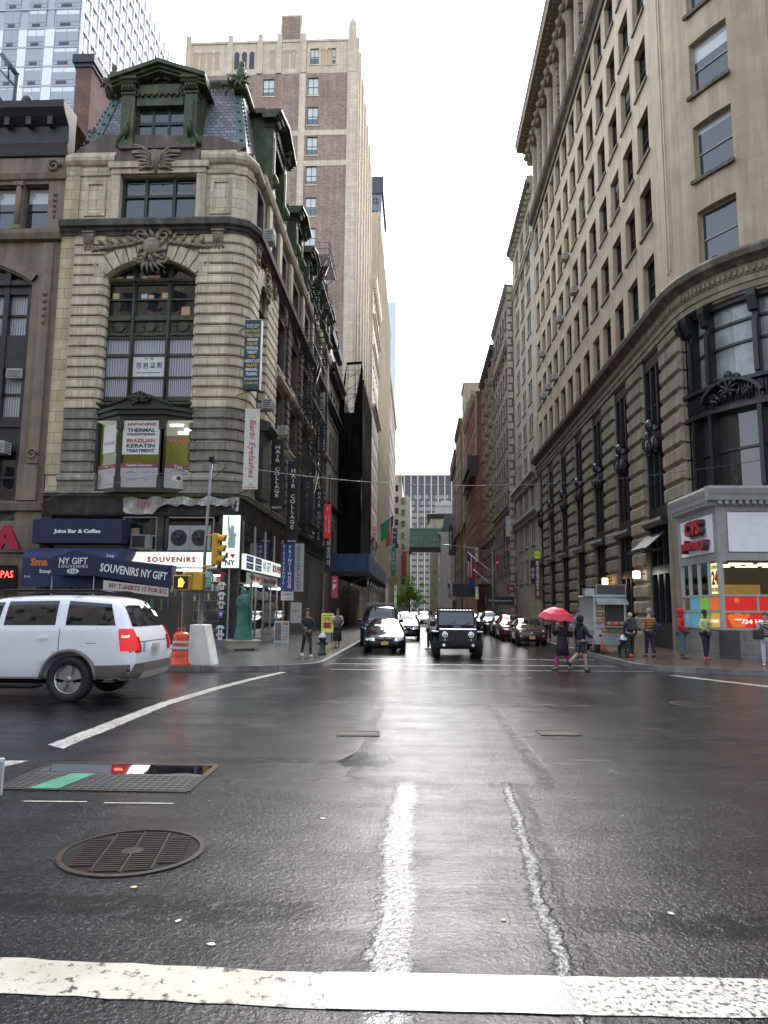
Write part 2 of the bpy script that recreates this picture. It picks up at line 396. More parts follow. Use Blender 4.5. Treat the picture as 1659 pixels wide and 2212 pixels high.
# ================================================================ ground, roads, pavements
def asphalt():
 m,n,l=new_mat('wet_asphalt')
 out=n.new('ShaderNodeOutputMaterial');b=n.new('ShaderNodeBsdfPrincipled');l.new(b.outputs[0],out.inputs[0])
 geo=n.new('ShaderNodeNewGeometry');pos=geo.outputs['Position']
 def noise(sc,det=4,v=None,r=0.6):
  x=n.new('ShaderNodeTexNoise');x.inputs['Scale'].default_value=sc;x.inputs['Detail'].default_value=det;x.inputs['Roughness'].default_value=r
  l.new(v or pos,x.inputs['Vector']);return x.outputs['Fac']
 def math_(op,a,c=None,d=None):
  x=n.new('ShaderNodeMath');x.operation=op
  for i,v in enumerate((a,c,d)):
   if v is None:continue
   if isinstance(v,(int,float)):x.inputs[i].default_value=v
   else:l.new(v,x.inputs[i])
  return x.outputs[0]
 def mr(v,a,c,p=0.0,q=1.0):
  x=n.new('ShaderNodeMapRange');x.interpolation_type='SMOOTHSTEP';l.new(v,x.inputs[0])
  for i,t in zip((1,2,3,4),(a,c,p,q)):x.inputs[i].default_value=t
  return x.outputs[0]
 wob=n.new('ShaderNodeTexNoise');wob.inputs['Scale'].default_value=1.3;wob.inputs['Detail'].default_value=4;l.new(pos,wob.inputs['Vector'])
 sep=n.new('ShaderNodeSeparateXYZ');l.new(pos,sep.inputs[0]);sw=n.new('ShaderNodeSeparateXYZ');l.new(wob.outputs['Color'],sw.inputs[0])
 wb2=n.new('ShaderNodeTexNoise');wb2.inputs['Scale'].default_value=16;wb2.inputs['Detail'].default_value=4;wb2.inputs['Roughness'].default_value=.7;l.new(pos,wb2.inputs['Vector']);sw2=n.new('ShaderNodeSeparateXYZ');l.new(wb2.outputs['Color'],sw2.inputs[0])
 def jig(c,s,s2,a,a2):return math_('ADD',math_('ADD',c,math_('MULTIPLY',math_('SUBTRACT',s,0.5),a)),math_('MULTIPLY',math_('SUBTRACT',s2,0.5),a2))
 X=jig(sep.outputs[0],sw.outputs[0],sw2.outputs[0],0.16,0.16)
 Y=jig(sep.outputs[1],sw.outputs[1],sw2.outputs[1],0.35,0.20)
 def band(v,c,hw,soft):
  return mr(math_('ABSOLUTE',math_('SUBTRACT',v,c)),hw,hw+soft,1.0,0.0)
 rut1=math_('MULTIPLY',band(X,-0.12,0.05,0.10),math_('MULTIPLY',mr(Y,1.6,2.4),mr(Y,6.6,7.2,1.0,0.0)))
 xr=math_('SUBTRACT',X,math_('MULTIPLY',math_('SUBTRACT',Y,3.2),0.05))
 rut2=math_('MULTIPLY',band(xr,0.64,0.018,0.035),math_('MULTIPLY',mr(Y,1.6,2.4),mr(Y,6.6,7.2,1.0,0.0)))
 ruts=rut1
 grain=noise(42,4,r=0.8);blot=noise(0.55,5,r=0.65);fine=noise(6,5)
 tar1=math_('MULTIPLY',band(Y,4.02,0.11,0.07),math_('MAXIMUM',mr(X,-0.7,-0.3,1,0),mr(X,0.6,0.9)))
 tar2=math_('MULTIPLY',band(Y,7.75,0.08,0.10),math_('MULTIPLY',mr(X,-3.0,-2.2),mr(X,-0.3,-0.1,1,0)))
 tar3=math_('MULTIPLY',band(Y,9.4,0.05,0.12),mr(X,1.2,1.5))
 tar4=math_('MULTIPLY',band(Y,12.6,0.05,0.08),1.0)
 tar5=math_('MULTIPLY',band(Y,10.9,0.06,0.09),mr(X,-1.2,-0.8,1,0))
 tar6=math_('MULTIPLY',band(xr,0.77,0.02,0.04),mr(Y,6.6,7.2,1,0))
 tar7=math_('MULTIPLY',band(X,1.22,0.05,0.05),math_('MULTIPLY',mr(Y,6.6,6.9),mr(Y,12.4,12.8,1,0)))
 tar8=math_('MULTIPLY',band(X,-0.62,0.04,0.05),math_('MULTIPLY',mr(Y,6.9,7.2),mr(Y,12.4,12.8,1,0)))
 tar9=math_('MULTIPLY',band(Y,6.85,0.05,0.05),math_('MULTIPLY',mr(X,0.6,0.7),mr(X,1.2,1.35,1,0)))
 tar=tar1
 for t in(tar2,tar3,tar4,tar5,tar6,tar7,tar8,tar9):tar=math_('MAXIMUM',tar,t)
 tarn=math_('MULTIPLY',tar,mr(noise(7,5,r=.7),0.38,0.50,0.15,1.0))
 patch=math_('MULTIPLY',band(X,0.25,0.42,0.05),mr(Y,6.9,7.1,1,0))
 patch2=math_('MULTIPLY',band(X,0.3,0.88,0.05),math_('MULTIPLY',mr(Y,7.0,7.15),mr(Y,12.5,12.7,1,0)))
 pt=math_('MAXIMUM',patch,patch2)
 pud=math_('MAXIMUM',mr(noise(0.8,4),0.68,0.74),math_('MULTIPLY',ruts,0.5))
 pudp=mr(math_('ADD',math_('MULTIPLY',math_('MULTIPLY',band(X,-0.55,0.10,0.42),band(Y,7.9,0.05,0.7)),0.62),math_('MULTIPLY',noise(3.2,4),0.8)),0.76,0.82)
 pud=math_('MAXIMUM',pud,math_('MULTIPLY',pudp,0.55))
 mpx=n.new('ShaderNodeMapping');mpx.inputs['Scale'].default_value=(.22,2.4,1);l.new(pos,mpx.inputs[0]);strk=mr(noise(1.0,7,mpx.outputs[0],.75),0.36,0.64);ptc=mr(noise(1.7,6,r=.75),0.38,0.60);wet=math_('ADD',0.30,math_('ADD',math_('MULTIPLY',strk,0.5),math_('MULTIPLY',ptc,0.45)))
 rg=math_('ADD',mr(blot,0.32,0.68,0.10,0.22),math_('MULTIPLY',math_('SUBTRACT',grain,0.5),0.15))
 far=mr(sep.outputs[1],9,30,0.0,1.0)
 rg=math_('MULTIPLY',rg,math_('SUBTRACT',1.0,math_('MULTIPLY',far,0.35)))
 rg=math_('MULTIPLY',rg,math_('SUBTRACT',1.0,math_('MULTIPLY',pt,0.18)))
 rg=math_('ADD',math_('MULTIPLY',rg,math_('SUBTRACT',1.0,math_('MULTIPLY',pud,0.75))),math_('MULTIPLY',tarn,0.05))
 rg=math_('ADD',rg,math_('MULTIPLY',rut2,0.22))
 rg=math_('ADD',rg,math_('MULTIPLY',math_('SUBTRACT',1.0,strk),0.10))
 l.new(rg,b.inputs['Roughness'])
 cr=n.new('ShaderNodeValToRGB');l.new(grain,cr.inputs[0]);e=cr.color_ramp.elements
 e[0].position=0.53;e[0].color=(.002,.002,.003,1);e[1].position=0.66;e[1].color=(.105,.118,.165,1)
 bl=n.new('ShaderNodeMix');bl.data_type='RGBA';bl.blend_type='MULTIPLY';bl.inputs[0].default_value=1
 l.new(cr.outputs[0],bl.inputs[6]);r2=n.new('ShaderNodeValToRGB');l.new(noise(1.1,6,r=0.7),r2.inputs[0]);r2.color_ramp.elements[0].position=.35;r2.color_ramp.elements[1].position=.65
 r2.color_ramp.elements[0].color=(.45,.44,.43,1);r2.color_ramp.elements[1].color=(1,1,1,1);l.new(r2.outputs[0],bl.inputs[7])
 tm=n.new('ShaderNodeMix');tm.data_type='RGBA';l.new(tarn,tm.inputs[0]);l.new(bl.outputs[2],tm.inputs[6]);tm.inputs[7].default_value=(.007,.007,.009,1)
 b2=n.new('ShaderNodeMix');b2.data_type='RGBA';b2.blend_type='MULTIPLY';b2.inputs[0].default_value=1;l.new(tm.outputs[2],b2.inputs[6]);l.new(wet,b2.inputs[7]);l.new(b2.outputs[2],b.inputs['Base Color']);glint_mix=n.new('ShaderNodeMix');glint_mix.data_type='RGBA';l.new(math_('MULTIPLY',math_('MAXIMUM',rut1,rut2),mr(noise(34,4,r=.7),.45,.55)),glint_mix.inputs[0]);l.new(b2.outputs[2],glint_mix.inputs[6]);glint_mix.inputs[7].default_value=(.17,.175,.19,1);l.new(glint_mix.outputs[2],b.inputs['Base Color'])  # pale speckle puts the sky glint of the wet streaks into the base colour
 amp=math_('SUBTRACT',1.0,math_('MAXIMUM',math_('MULTIPLY',pud,0.86),math_('MULTIPLY',tarn,0.25)))
 hgt=math_('MULTIPLY',math_('ADD',math_('MULTIPLY',grain,0.6),math_('MULTIPLY',noise(24,3),0.7)),amp)
 hgt=math_('ADD',hgt,math_('MULTIPLY',noise(2.2,3),0.35))
 hgt=math_('SUBTRACT',hgt,math_('MULTIPLY',tarn,0.06))
 hgt=math_('ADD',hgt,math_('MULTIPLY',math_('MULTIPLY',math_('MAXIMUM',rut1,rut2),noise(26,3)),1.8))
 bp=n.new('ShaderNodeBump');bp.inputs['Strength'].default_value=1.0;bp.inputs['Distance'].default_value=0.008
 l.new(hgt,bp.inputs['Height']);l.new(bp.outputs[0],b.inputs['Normal'])
 b.inputs['Specular IOR Level'].default_value=0.12
 l.new(math_('MULTIPLY',math_('SUBTRACT',1.0,math_('MULTIPLY',tarn,0.8)),math_('MAXIMUM',math_('MULTIPLY',wet,0.58),math_('MAXIMUM',rut1,rut2))),b.inputs['Coat Weight']);b.inputs['Coat IOR'].default_value=1.33
 cw=math_('ADD',0.05,math_('MULTIPLY',math_('SUBTRACT',1.0,pud),math_('MULTIPLY',blot,0.16)));l.new(cw,b.inputs['Coat Roughness'])
 bp2=n.new('ShaderNodeBump');bp2.inputs['Strength'].default_value=1.0;bp2.inputs['Distance'].default_value=0.0055;l.new(hgt,bp2.inputs['Height']);l.new(bp2.outputs[0],b.inputs['Coat Normal'])
 return m
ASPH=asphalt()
g=MB();ys=[-60,0,6,12,16,20,24,40,60,80,140,260,420,900];xs=[-500,-60,-20,0,20,60,500]
for i in range(len(ys)-1):
 for j in range(len(xs)-1):
  a,c=ys[i],ys[i+1];g.quad((xs[j],a,gz(a)),(xs[j+1],a,gz(a)),(xs[j+1],c,gz(c)),(xs[j],c,gz(c)))
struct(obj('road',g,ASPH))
WETCON=surf('wet_concrete',(.085,.082,.08),.22,var=.3,scale=1.1,block=(1.5,1.5),mortar=(.02,.02,.02),bvar=.18,bump=.25,bscale=60,stain=(.03,.03,.03),stain_s=.7,msize=.015)
REFLCON=surf('wet_reflection_tinted_concrete',(.15,.095,.075),.20,var=.3,scale=1.1,block=(1.5,1.5),mortar=(.04,.03,.03),bvar=.15,bump=.25,bscale=60,stain=(.06,.045,.04),stain_s=.6,msize=.015)  # brownish tint puts the reflected wall colours into the concrete
KERB=surf('kerb_stone',(.22,.21,.2),.3,var=.35,scale=2.5,block=(2.0,9.0),mortar=(.04,.04,.04),bump=.3)
def kerb_left(y):
 if y>=23.2:return-3.0
 return-6.2+math.sqrt(max(0,3.2**2-(23.2-y)**2))
def kerb_right(y):
 if y>=25.0:return 7.05
 return 10.85-math.sqrt(max(0,3.8**2-(25.0-y)**2))
def pavement(name,side,y0,mat,xfar,kfn,y1=330,wallx=0):
 rows=[y0+0.001,y0+.05,y0+.2,y0+.5,y0+1,y0+1.5,y0+2,y0+2.6,y0+3.3,24,25,26,28,32,40,60,80,120,180,240,y1]
 rows=sorted({round(r,3)for r in rows if r>=y0})
 t=MB();k=MB()
 kw=0.17*side
 for a,c in zip(rows[:-1],rows[1:]):
  ka,kc=kfn(a),kfn(c);za,zc=sz(a),sz(c)
  t.quad((xfar,a,za),(ka+kw,a,za),(kc+kw,c,zc),(xfar,c,zc))
  k.quad((ka+kw,a,za+.003),(ka,a,za+.003),(kc,c,zc+.003),(kc+kw,c,zc+.003))
  k.quad((ka,a,za+.003),(ka,a,za-.17),(kc,c,zc-.17),(kc,c,zc+.003))
 ka=kfn(rows[0]);a=rows[0]
 k.quad((xfar,a,sz(a)+.003),(ka,a,sz(a)+.003),(ka,a,sz(a)-.17),(xfar,a,sz(a)-.17))
 k.quad((xfar,a,sz(a)+.0035),(ka,a,sz(a)+.0035),(kfn(a+.15),a+.15,sz(a+.15)+.0035),(xfar,a+.15,sz(a+.15)+.0035))
 struct(obj(name,t,mat,fix=True));struct(obj('kerb',k,KERB,fix=True))
pavement('sidewalk',-1,20.0,WETCON,-70,kerb_left)
pavement('sidewalk',1,21.2,REFLCON,70,kerb_right)
def paint(name,col,wear,sc=14.0,rough=0.35):
 m,n,l=new_mat(name);out=n.new('ShaderNodeOutputMaterial');b=n.new('ShaderNodeBsdfPrincipled');l.new(b.outputs[0],out.inputs[0])
 geo=n.new('ShaderNodeNewGeometry')
 nz=n.new('ShaderNodeTexNoise');nz.inputs['Scale'].default_value=sc;nz.inputs['Detail'].default_value=6;nz.inputs['Roughness'].default_value=.75;l.new(geo.outputs['Position'],nz.inputs[0])
 rp=n.new('ShaderNodeValToRGB');l.new(nz.outputs['Fac'],rp.inputs[0]);e=rp.color_ramp.elements
 e[0].position=wear-.03;e[1].position=wear+.03;e[0].color=(.03,.03,.035,1);e[1].color=rgba(col)
 n2=n.new('ShaderNodeTexNoise');n2.inputs['Scale'].default_value=2;n2.inputs['Detail'].default_value=5;l.new(geo.outputs['Position'],n2.inputs[0])
 r2=n.new('ShaderNodeValToRGB');l.new(n2.outputs['Fac'],r2.inputs[0]);r2.color_ramp.elements[0].color=(.72,.7,.66,1);r2.color_ramp.elements[1].color=(1,1,1,1);r2.color_ramp.elements[0].position=.35;r2.color_ramp.elements[1].position=.6
 mx=n.new('ShaderNodeMix');mx.data_type='RGBA';mx.blend_type='MULTIPLY';mx.inputs[0].default_value=1;l.new(rp.outputs[0],mx.inputs[6]);l.new(r2.outputs[0],mx.inputs[7])
 l.new(mx.outputs[2],b.inputs['Base Color']);b.inputs['Roughness'].default_value=rough
 n3=n.new('ShaderNodeTexNoise');n3.inputs['Scale'].default_value=90;l.new(geo.outputs['Position'],n3.inputs[0])
 bp=n.new('ShaderNodeBump');bp.inputs['Strength'].default_value=.5;bp.inputs['Distance'].default_value=.004;l.new(n3.outputs['Fac'],bp.inputs['Height']);l.new(bp.outputs[0],b.inputs['Normal'])
 return m
PW=paint('road_paint',(.48,.455,.38),.415);PW2=paint('worn_road_paint',(.46,.45,.41),.45);PW3=paint('speckled_road_paint',(.60,.58,.50),.46,40);PTAPE=paint('tape_paint',(.42,.42,.42),.25,60,.25)
PTHIN=paint('faded_road_paint',(.40,.40,.38),.54,9)
def strip(pts_l,pts_r,mat,name='road_marking',dz=.004,jag=0.0):
 """ribbon following the road surface between two polylines"""
 s=MB();L=[];
 for(a,c),(a2,c2)in zip(zip(pts_l[:-1],pts_l[1:]),zip(pts_r[:-1],pts_r[1:])):
  k=max(1,int((Vector(a)-Vector(c)).length/0.12))
  for i in range(k):L.append((Vector(a).lerp(Vector(c),i/k),Vector(a2).lerp(Vector(c2),i/k)))
 L.append((Vector(pts_l[-1]),Vector(pts_r[-1])))
 if jag:L=[(p+Vector((rnd.uniform(-jag,jag),rnd.uniform(-jag,jag))),q+Vector((rnd.uniform(-jag,jag),rnd.uniform(-jag,jag))))for p,q in L]
 for(p,q),(p2,q2)in zip(L[:-1],L[1:]):
  s.quad((p.x,p.y,gz(p.y)+dz),(q.x,q.y,gz(q.y)+dz),(q2.x,q2.y,gz(q2.y)+dz),(p2.x,p2.y,gz(p2.y)+dz))
 return struct(obj(name,s,mat,fix=True))
strip([(-6,3.24),(-1.9,3.14),(-.37,3.10)],[(-6,3.50),(-1.9,3.43),(-.41,3.38)],PW,jag=.007)
strip([(-.37,3.10),(.68,3.12)],[(-.41,3.39),(.62,3.42)],PTAPE,dz=.006,jag=.003)
strip([(.68,3.12),(6,3.30)],[(.62,3.42),(6,3.66)],PW3,jag=.006)
strip([(-4.24,8.35),(-4.27,11.5),(-4.22,15.0),(-4.08,17.5),(-3.82,20.2)],[(-3.96,8.12),(-4.03,11.5),(-4.0,15.0),(-3.87,17.5),(-3.62,20.2)],PW2,jag=.012)
strip([(-4.9,6.1),(-4.5,7.45)],[(-4.4,6.1),(-4.0,7.5)],PW2,jag=.012)
strip([(7.0,20.9),(7.9,17.4),(9.2,13.0)],[(7.32,20.9),(8.22,17.4),(9.55,13.0)],PW2,jag=.012)
strip([(-3.0,24.55),(6.7,24.9)],[(-3.0,24.8),(6.7,25.15)],PTHIN,jag=.01)
strip([(-2.6,21.6),(7.2,22.6)],[(-2.6,21.85),(7.2,22.8)],PTHIN,jag=.01)
strip([(-2.9,27.3),(6.7,28.0)],[(-2.9,27.45),(6.7,28.2)],PTHIN,jag=.01)
strip([(3.0,29),(5.8,27.0)],[(3.1,29.1),(5.9,27.1)],PTHIN,jag=.01)
strip([(-12,13.3),(-6.2,12.6)],[(-12,13.45),(-6.2,12.75)],PTHIN,jag=.01)
strip([(-3.22,5.985),(-2.70,6.005)],[(-3.22,6.01),(-2.70,6.03)],PW,jag=.003)
strip([(-2.55,5.985),(-1.98,6.015)],[(-2.55,6.01),(-1.98,6.04)],PW,jag=.003)
IRON=surf('cast_iron',(.028,.021,.017),.5,spec=.15,var=.35,scale=6,bump=.3,bscale=80,stain=(.12,.07,.04),stain_s=.6)
IRON2=surf('wet_iron',(.02,.02,.022),.55,spec=.12,var=.35,scale=9,bump=.2,bscale=60)
BLACK=plain('black_void',(.006,.006,.006),.5)
def manhole(x,y,r,label,vents=True):
 t=thing('manhole_cover',label,'manhole cover',(x,y,gz(y)),0)
 a=MB();a.lathe([(r,-.02),(r,.010),(r*.93,.013),(r*.92,.004),(r*.92,-.02)],48,sm=False);obj('rim',a,IRON,t)
 b=MB();b.lathe([(r*.915,-.03),(r*.915,.004)],48,sm=False);o=obj('lid',b,plain('cover_recess',(.012,.012,.012),.25),t)
 c=MB()
 if vents:
  ang=R(10);Mr=Matrix.Rotation(ang,4,'Z')
  for cx in(-.62,-.2,.22,.64):
   for i in range(22):
    yy=-r*.85+i*r*1.7/21;w=r*.17;xx=cx*r*.92
    p=Mr@Vector((xx,yy,0))
    if p.length<r*.84-.02 and p.length>r*.17:c.cbox((p.x,p.y,.0075),(w*1.8,r*.034,.008),0,Mr)
  c.lathe([(r*.15,.0),(r*.15,.011)],20,sm=False)
  for k in(-.41,.01,.43):
   for j in range(1):c.cbox(tuple(Mr@Vector((k*r*.92,0,.0075))),(r*.025,r*1.7*math.sqrt(max(.05,1-k*k)),.01),0,Mr)
 else:
  for i in range(-5,6):
   w=math.sqrt(max(0,.8-(i/6)**2))*r;c.box(-w,w,i*r/6-.012,i*r/6+.012,0,.010)
   c.box(i*r/6-.012,i*r/6+.012,-w,w,0,.009)
 obj('tread',c,IRON,t)
manhole(-1.86,4.87,.46,'large vented round iron cover in the wet road, front left')
manhole(4.85,13.1,.42,'small round iron cover far out on the right side of the avenue',False)
manhole(2.55,19.2,.42,'round iron cover in the roadway in front of the black off-roader',False)
for nm,x,y,lab in(('utility_cover',-.75,9.42,'small rectangular iron cover left of the bright strip of road'),('utility_cover',1.83,9.7,'small rectangular iron cover right of the bright strip of road')):
 t=thing(nm,lab,'utility cover',(x,y,0),R(3));a=MB()
 a.box(-.27,.27,-.18,-.155,0,.010);a.box(-.27,.27,.155,.18,0,.010);a.box(-.27,-.245,-.155,.155,0,.010);a.box(.245,.27,-.155,.155,0,.010);obj('frame',a,IRON2,t)
 b=MB();b.box(-.24,.24,-.15,.15,-.01,.005)
 for i in range(7):b.box(-.21+i*.065,-.175+i*.065,-.12,.12,.005,.009)
 obj('lid',b,IRON,t)
t=thing('sidewalk_grating','wide rectangular steel grating with a green painted stripe, partly under rain water','grating',(-2.86,6.9,0),R(1))
a=MB();a.box(-.86,.86,-.54,-.50,0,.008);a.box(-.86,.86,.50,.56,0,.008);a.box(-.86,-.82,-.5,.5,0,.008);a.box(.82,.88,-.5,.5,0,.008);obj('frame',a,IRON,t)
a=MB();a.quad((-.82,-.5,.003),(.82,-.5,.003),(.82,.5,.003),(-.82,.5,.003));obj('pit',a,BLACK,t)
a=MB()
for i in range(22):a.box(-.80+i*.075,-.792+i*.075,-.5,.08,.004,.0085)
for i in range(7):a.box(-.82,.82,-.47+i*.08,-.463+i*.08,.004,.009)
obj('grid',a,surf('steel_grid',(.13,.13,.13),.35,var=.2),t)
a=MB();a.quad((-.55,-.5,.0105),(-.28,-.5,.0105),(-.20,.07,.0105),(-.42,.07,.0105));obj('painted_stripe',a,paint('green_paint',(.06,.29,.18),.40,30),t)
a=MB();vs=[]
for i in range(25):
 u=i/24;vs.append((-.80+1.62*u,.12+.03*math.sin(u*9)+.02*math.sin(u*23),.0055))
vs2=[(x,.49,.0055)for x,y,z in vs]
for i in range(24):a.quad(vs[i],vs[i+1],vs2[i+1],vs2[i])
obj('rain_water',a,plain('still_water',(.01,.01,.012),.02,spec=.6),t)
for i,(x,y,lab)in enumerate([(-1.62,4.28,'tan leaf scrap in front of the big vented manhole cover'),(-1.22,3.86,'tiny pale paper scrap on the wet road nearest the left'),(-.98,3.62,'small white paper scrap just behind the white crosswalk band'),(.45,3.98,'curled white tab lying right of the bright wet streak'),(1.35,4.12,'small orange scrap on the dark tar band at right'),(-.72,5.7,'thin white stick lying on the road behind the manhole')]):
 s=MB();k=5+i%3;rr=[.013*(.6+rnd.random()*.8)for _ in range(k)]
 s.prism([(rr[j]*math.cos(6.283*j/k)*1.5,rr[j]*math.sin(6.283*j/k))for j in range(k)],.003,.006)
 o=obj('litter',s,plain('litter_%d'%(i%3),[(.6,.6,.55),(.45,.35,.2),(.6,.25,.12)][[1,0,0,0,2,0][i]if i!=4 else 2],.6),None,loc=(x,y,gz(y)),rot=i*1.3);tag(o,lab,'litter')
# ================================================================ buildings, left side
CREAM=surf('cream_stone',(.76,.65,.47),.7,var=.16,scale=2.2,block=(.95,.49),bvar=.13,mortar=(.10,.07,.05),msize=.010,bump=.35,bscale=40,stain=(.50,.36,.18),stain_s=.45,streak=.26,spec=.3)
CREAM_P=surf('cream_stone_plain',(.72,.61,.44),.7,var=.20,scale=2.5,bump=.3,bscale=40,stain=(.42,.31,.17),stain_s=.5,streak=.36,spec=.3)
GREYST=surf('soot_grey_stone',(.38,.35,.27),.7,var=.25,scale=2.2,block=(.95,.49),bvar=.13,mortar=(.06,.05,.04),msize=.010,bump=.4,bscale=40,stain=(.13,.12,.09),stain_s=.7,streak=.3,spec=.3)
YELST=surf('yellow_stained_stone',(.58,.48,.29),.65,var=.16,scale=1.5,block=(.8,.49),bvar=.10,mortar=(.12,.08,.04),msize=.010,bump=.25,stain=(.38,.24,.08),stain_s=.6,streak=.2)
DARKST=surf('black_weathered_stone',(.055,.05,.042),.7,var=.4,scale=1.6,bump=.4,bscale=30,stain=(.16,.14,.11),stain_s=.5,streak=.4)
CARVE=surf('carved_stone',(.34,.29,.21),.75,var=.4,scale=5,bump=.8,bscale=22,stain=(.10,.09,.07),stain_s=.6)
GREEN=surf('green_painted_iron',(.085,.115,.045),.55,var=.4,scale=3,bump=.3,bscale=30,stain=(.16,.19,.07),stain_s=.5,streak=.35,spec=.4)
GREEN2=surf('verdigris_hip',(.10,.19,.16),.45,var=.35,scale=3,bump=.25,bscale=30,stain=(.14,.18,.15),stain_s=.4)
DKGREEN=surf('dark_green_iron',(.028,.036,.02),.5,var=.3,scale=3,bump=.2)
SLATE=surf('slate_tiles',(.26,.27,.29),.5,var=.25,scale=1.5,block=(.30,.20),mortar=(.04,.04,.06),bvar=.28,bump=.6,bscale=20,stain=(.09,.09,.10),stain_s=.5,msize=.018)
BRNST=surf('brown_stucco',(.21,.155,.13),.75,var=.25,scale=1.2,bump=.2,stain=(.09,.07,.06),stain_s=.5,streak=.35)
GL_DARK=glassy('dark_window_glass',(.012,.014,.018),.03)
GL_SHADE=glassy('street_side_glass',(.006,.007,.009),.22,spec=.06,coat=.0)
GL_CURT=glassy('curtained_window_glass',(.012,.014,.018),.04,blind=1.15,bcol=(.50,.51,.52),slat=2.2)
GL_BLIND=glassy('blind_window_glass',(.012,.014,.018),.04,blind=.62,bcol=(.34,.34,.31))
BRICKR=surf('brick_red_brown',(.20,.085,.06),.8,var=.25,scale=1.2,block=(.22,.075),mortar=(.16,.13,.11),bvar=.25,msize=.008,bump=.3,stain=(.10,.05,.04),stain_s=.4)
def arch_face(mb,F,u0,u1,uc,hw,zs,rise,ztop,depth,mi=0,n=24):
 """wall above a segmental arch, with the soffit"""
 r=(hw*hw+rise*rise)/(2*rise);zc=zs+rise-r
 us=[u0]+[uc-hw+2*hw*i/n for i in range(n+1)]+[u1]
 zz=lambda u:zs if abs(u-uc)>=hw-1e-6 else zc+math.sqrt(max(0,r*r-(u-uc)**2))
 for a,b in zip(us[:-1],us[1:]):
  if b-a<1e-5:continue
  mb.quad(F.P(a,0,zz(a)),F.P(b,0,zz(b)),F.P(b,0,ztop),F.P(a,0,ztop),mi)
  if a>=uc-hw-1e-6 and b<=uc+hw+1e-6:mb.quad(F.P(a,0,zz(a)),F.P(a,-depth,zz(a)),F.P(b,-depth,zz(b)),F.P(b,0,zz(b)),mi)
 return r,zc
def voussoirs(mb,F,uc,zc,r,half,t,n,d=.14,mi=0):
 for i in range(n):
  a0=-half+2*half*i/n+R(.55);a1=-half+2*half*(i+1)/n-R(.55)
  pts=[(r*math.sin(a0+(a1-a0)*k/3),r*math.cos(a0+(a1-a0)*k/3))for k in range(4)]+[((r+t)*math.sin(a1+(a0-a1)*k/3),(r+t)*math.cos(a1+(a0-a1)*k/3))for k in range(4)]
  m=len(pts);o=len(mb.v)
  for dd in(-.3,d):mb.v+=[F.P(uc+x,dd,zc+z)for x,z in pts]
  for f in[list(range(m)),list(range(m,2*m))]+[[j,(j+1)%m,m+(j+1)%m,m+j]for j in range(m)]:
   mb.f.append([q+o for q in f]);mb.m.append(mi);mb.smooth.append(False)
def scroll(mb,F,u,z,r,s=1,turns=1.5,th=.06,d=.15,n=16):
 pts=[]
 for i in range(n):
  a=turns*2*math.pi*i/(n-1);q=r*(1-.8*i/(n-1));pts.append(F.P(u+s*q*math.cos(a),d,z+q*math.sin(a)))
 mb.tube(pts,[th*(1-.4*i/(n-1))for i in range(n)],6)
def leaf(mb,F,u,z,L,ang,w=.12,d=.12,bow=.1):
 pts=[];ws=[]
 for i in range(6):
  t=i/5;pts.append(F.P(u+L*t*math.cos(ang+bow*t*3),d+.10*math.sin(t*3.1),z+L*t*math.sin(ang+bow*t*3)));ws.append(w*(.35+math.sin(math.pi*min(1,t*1.1+.05))*.65)*.5+.004)
 mb.tube(pts,ws,5)
def cartouche(mb,F,u,z,s=1.0,wings=True):
 p=F.P(u,.22,z)
 for k in range(10):a=k*.628;leaf(mb,F,u+.2*s*math.cos(a),z+.3*s*math.sin(a),.42*s,a+.5,.16*s,.18)
 mb.ell(p,(.34*s,.16*s,.34*s)if abs(F.n[1])>.5 else(.16*s,.34*s,.34*s),12,8)
 for sg in(-1,1):
  scroll(mb,F,u+sg*.42*s,z+.42*s,.26*s,sg,1.4,.07*s,.2);scroll(mb,F,u+sg*.40*s,z-.42*s,.22*s,sg,-1.4,.06*s,.2)
  scroll(mb,F,u+sg*.2*s,z+.85*s,.2*s,-sg,1.3,.06*s,.2)
  if wings:
   for k in range(9):
    x=u+sg*(.55+.17*k)*s;leaf(mb,F,x,z+.25*s-.03*k,.36*s,(R(50)if k%2 else R(-35))if sg>0 else(R(130)if k%2 else R(215)),.13*s,.10)
    leaf(mb,F,x,z+.12*s-.03*k,.3*s,R(-5)if sg>0 else R(185),.12*s,.14)
 for k in range(5):leaf(mb,F,u+(k-2)*.09*s,z-.55*s,.42*s,R(-90+(k-2)*18),.12*s,.16)
def console(mb,F,u,z,s=1.0):
 fbox(mb,F,u-.32*s,u+.32*s,0,.34*s,z-.08*s,z);fbox(mb,F,u-.27*s,u+.27*s,0,.28*s,z-.22*s,z-.085*s)
 for k in range(4):p=[F.P(u+(k-1.5)*.13*s,.24*s,z-.24*s),F.P(u+(k-1.5)*.13*s,.20*s,z-.48*s),F.P(u+(k-1.5)*.09*s,.08*s,z-.62*s)];mb.tube(p,[.07*s,.06*s,.03*s],6)
 for k in range(3):leaf(mb,F,u+(k-1)*.12*s,z-.60*s,.35*s,R(-90+(k-1)*20),.14*s,.12)
KB=thing('corner_building','ornate pale stone corner building with green dormers on a slate mansard','building',(-12.3,31,-.2))
F1=Fac(-16.7,31,1,0);FS=Fac(-7.9,31.8,0,1)
U=lambda x:x+16.7
SD=lambda y:y-31.8
rc=.8
w=MB()
fwall(w,F1,0,U(-8.7),6.55,16.64,[(U(-14.6),U(-10.1),6.55,16.64)],.55)
r_,zc_=arch_face(w,F1,0,U(-8.7),U(-12.35),2.25,16.64,.93,19.1,.55)
fwall(w,F1,0,U(-8.7),19.1,23.0,[(U(-14.05),U(-10.4),19.55,21.75)],.4)
A1=Arc(-8.7,31.8,.8,-math.pi/2,1);fwall(w,A1,0,.8*math.pi/2,6.55,23.0)
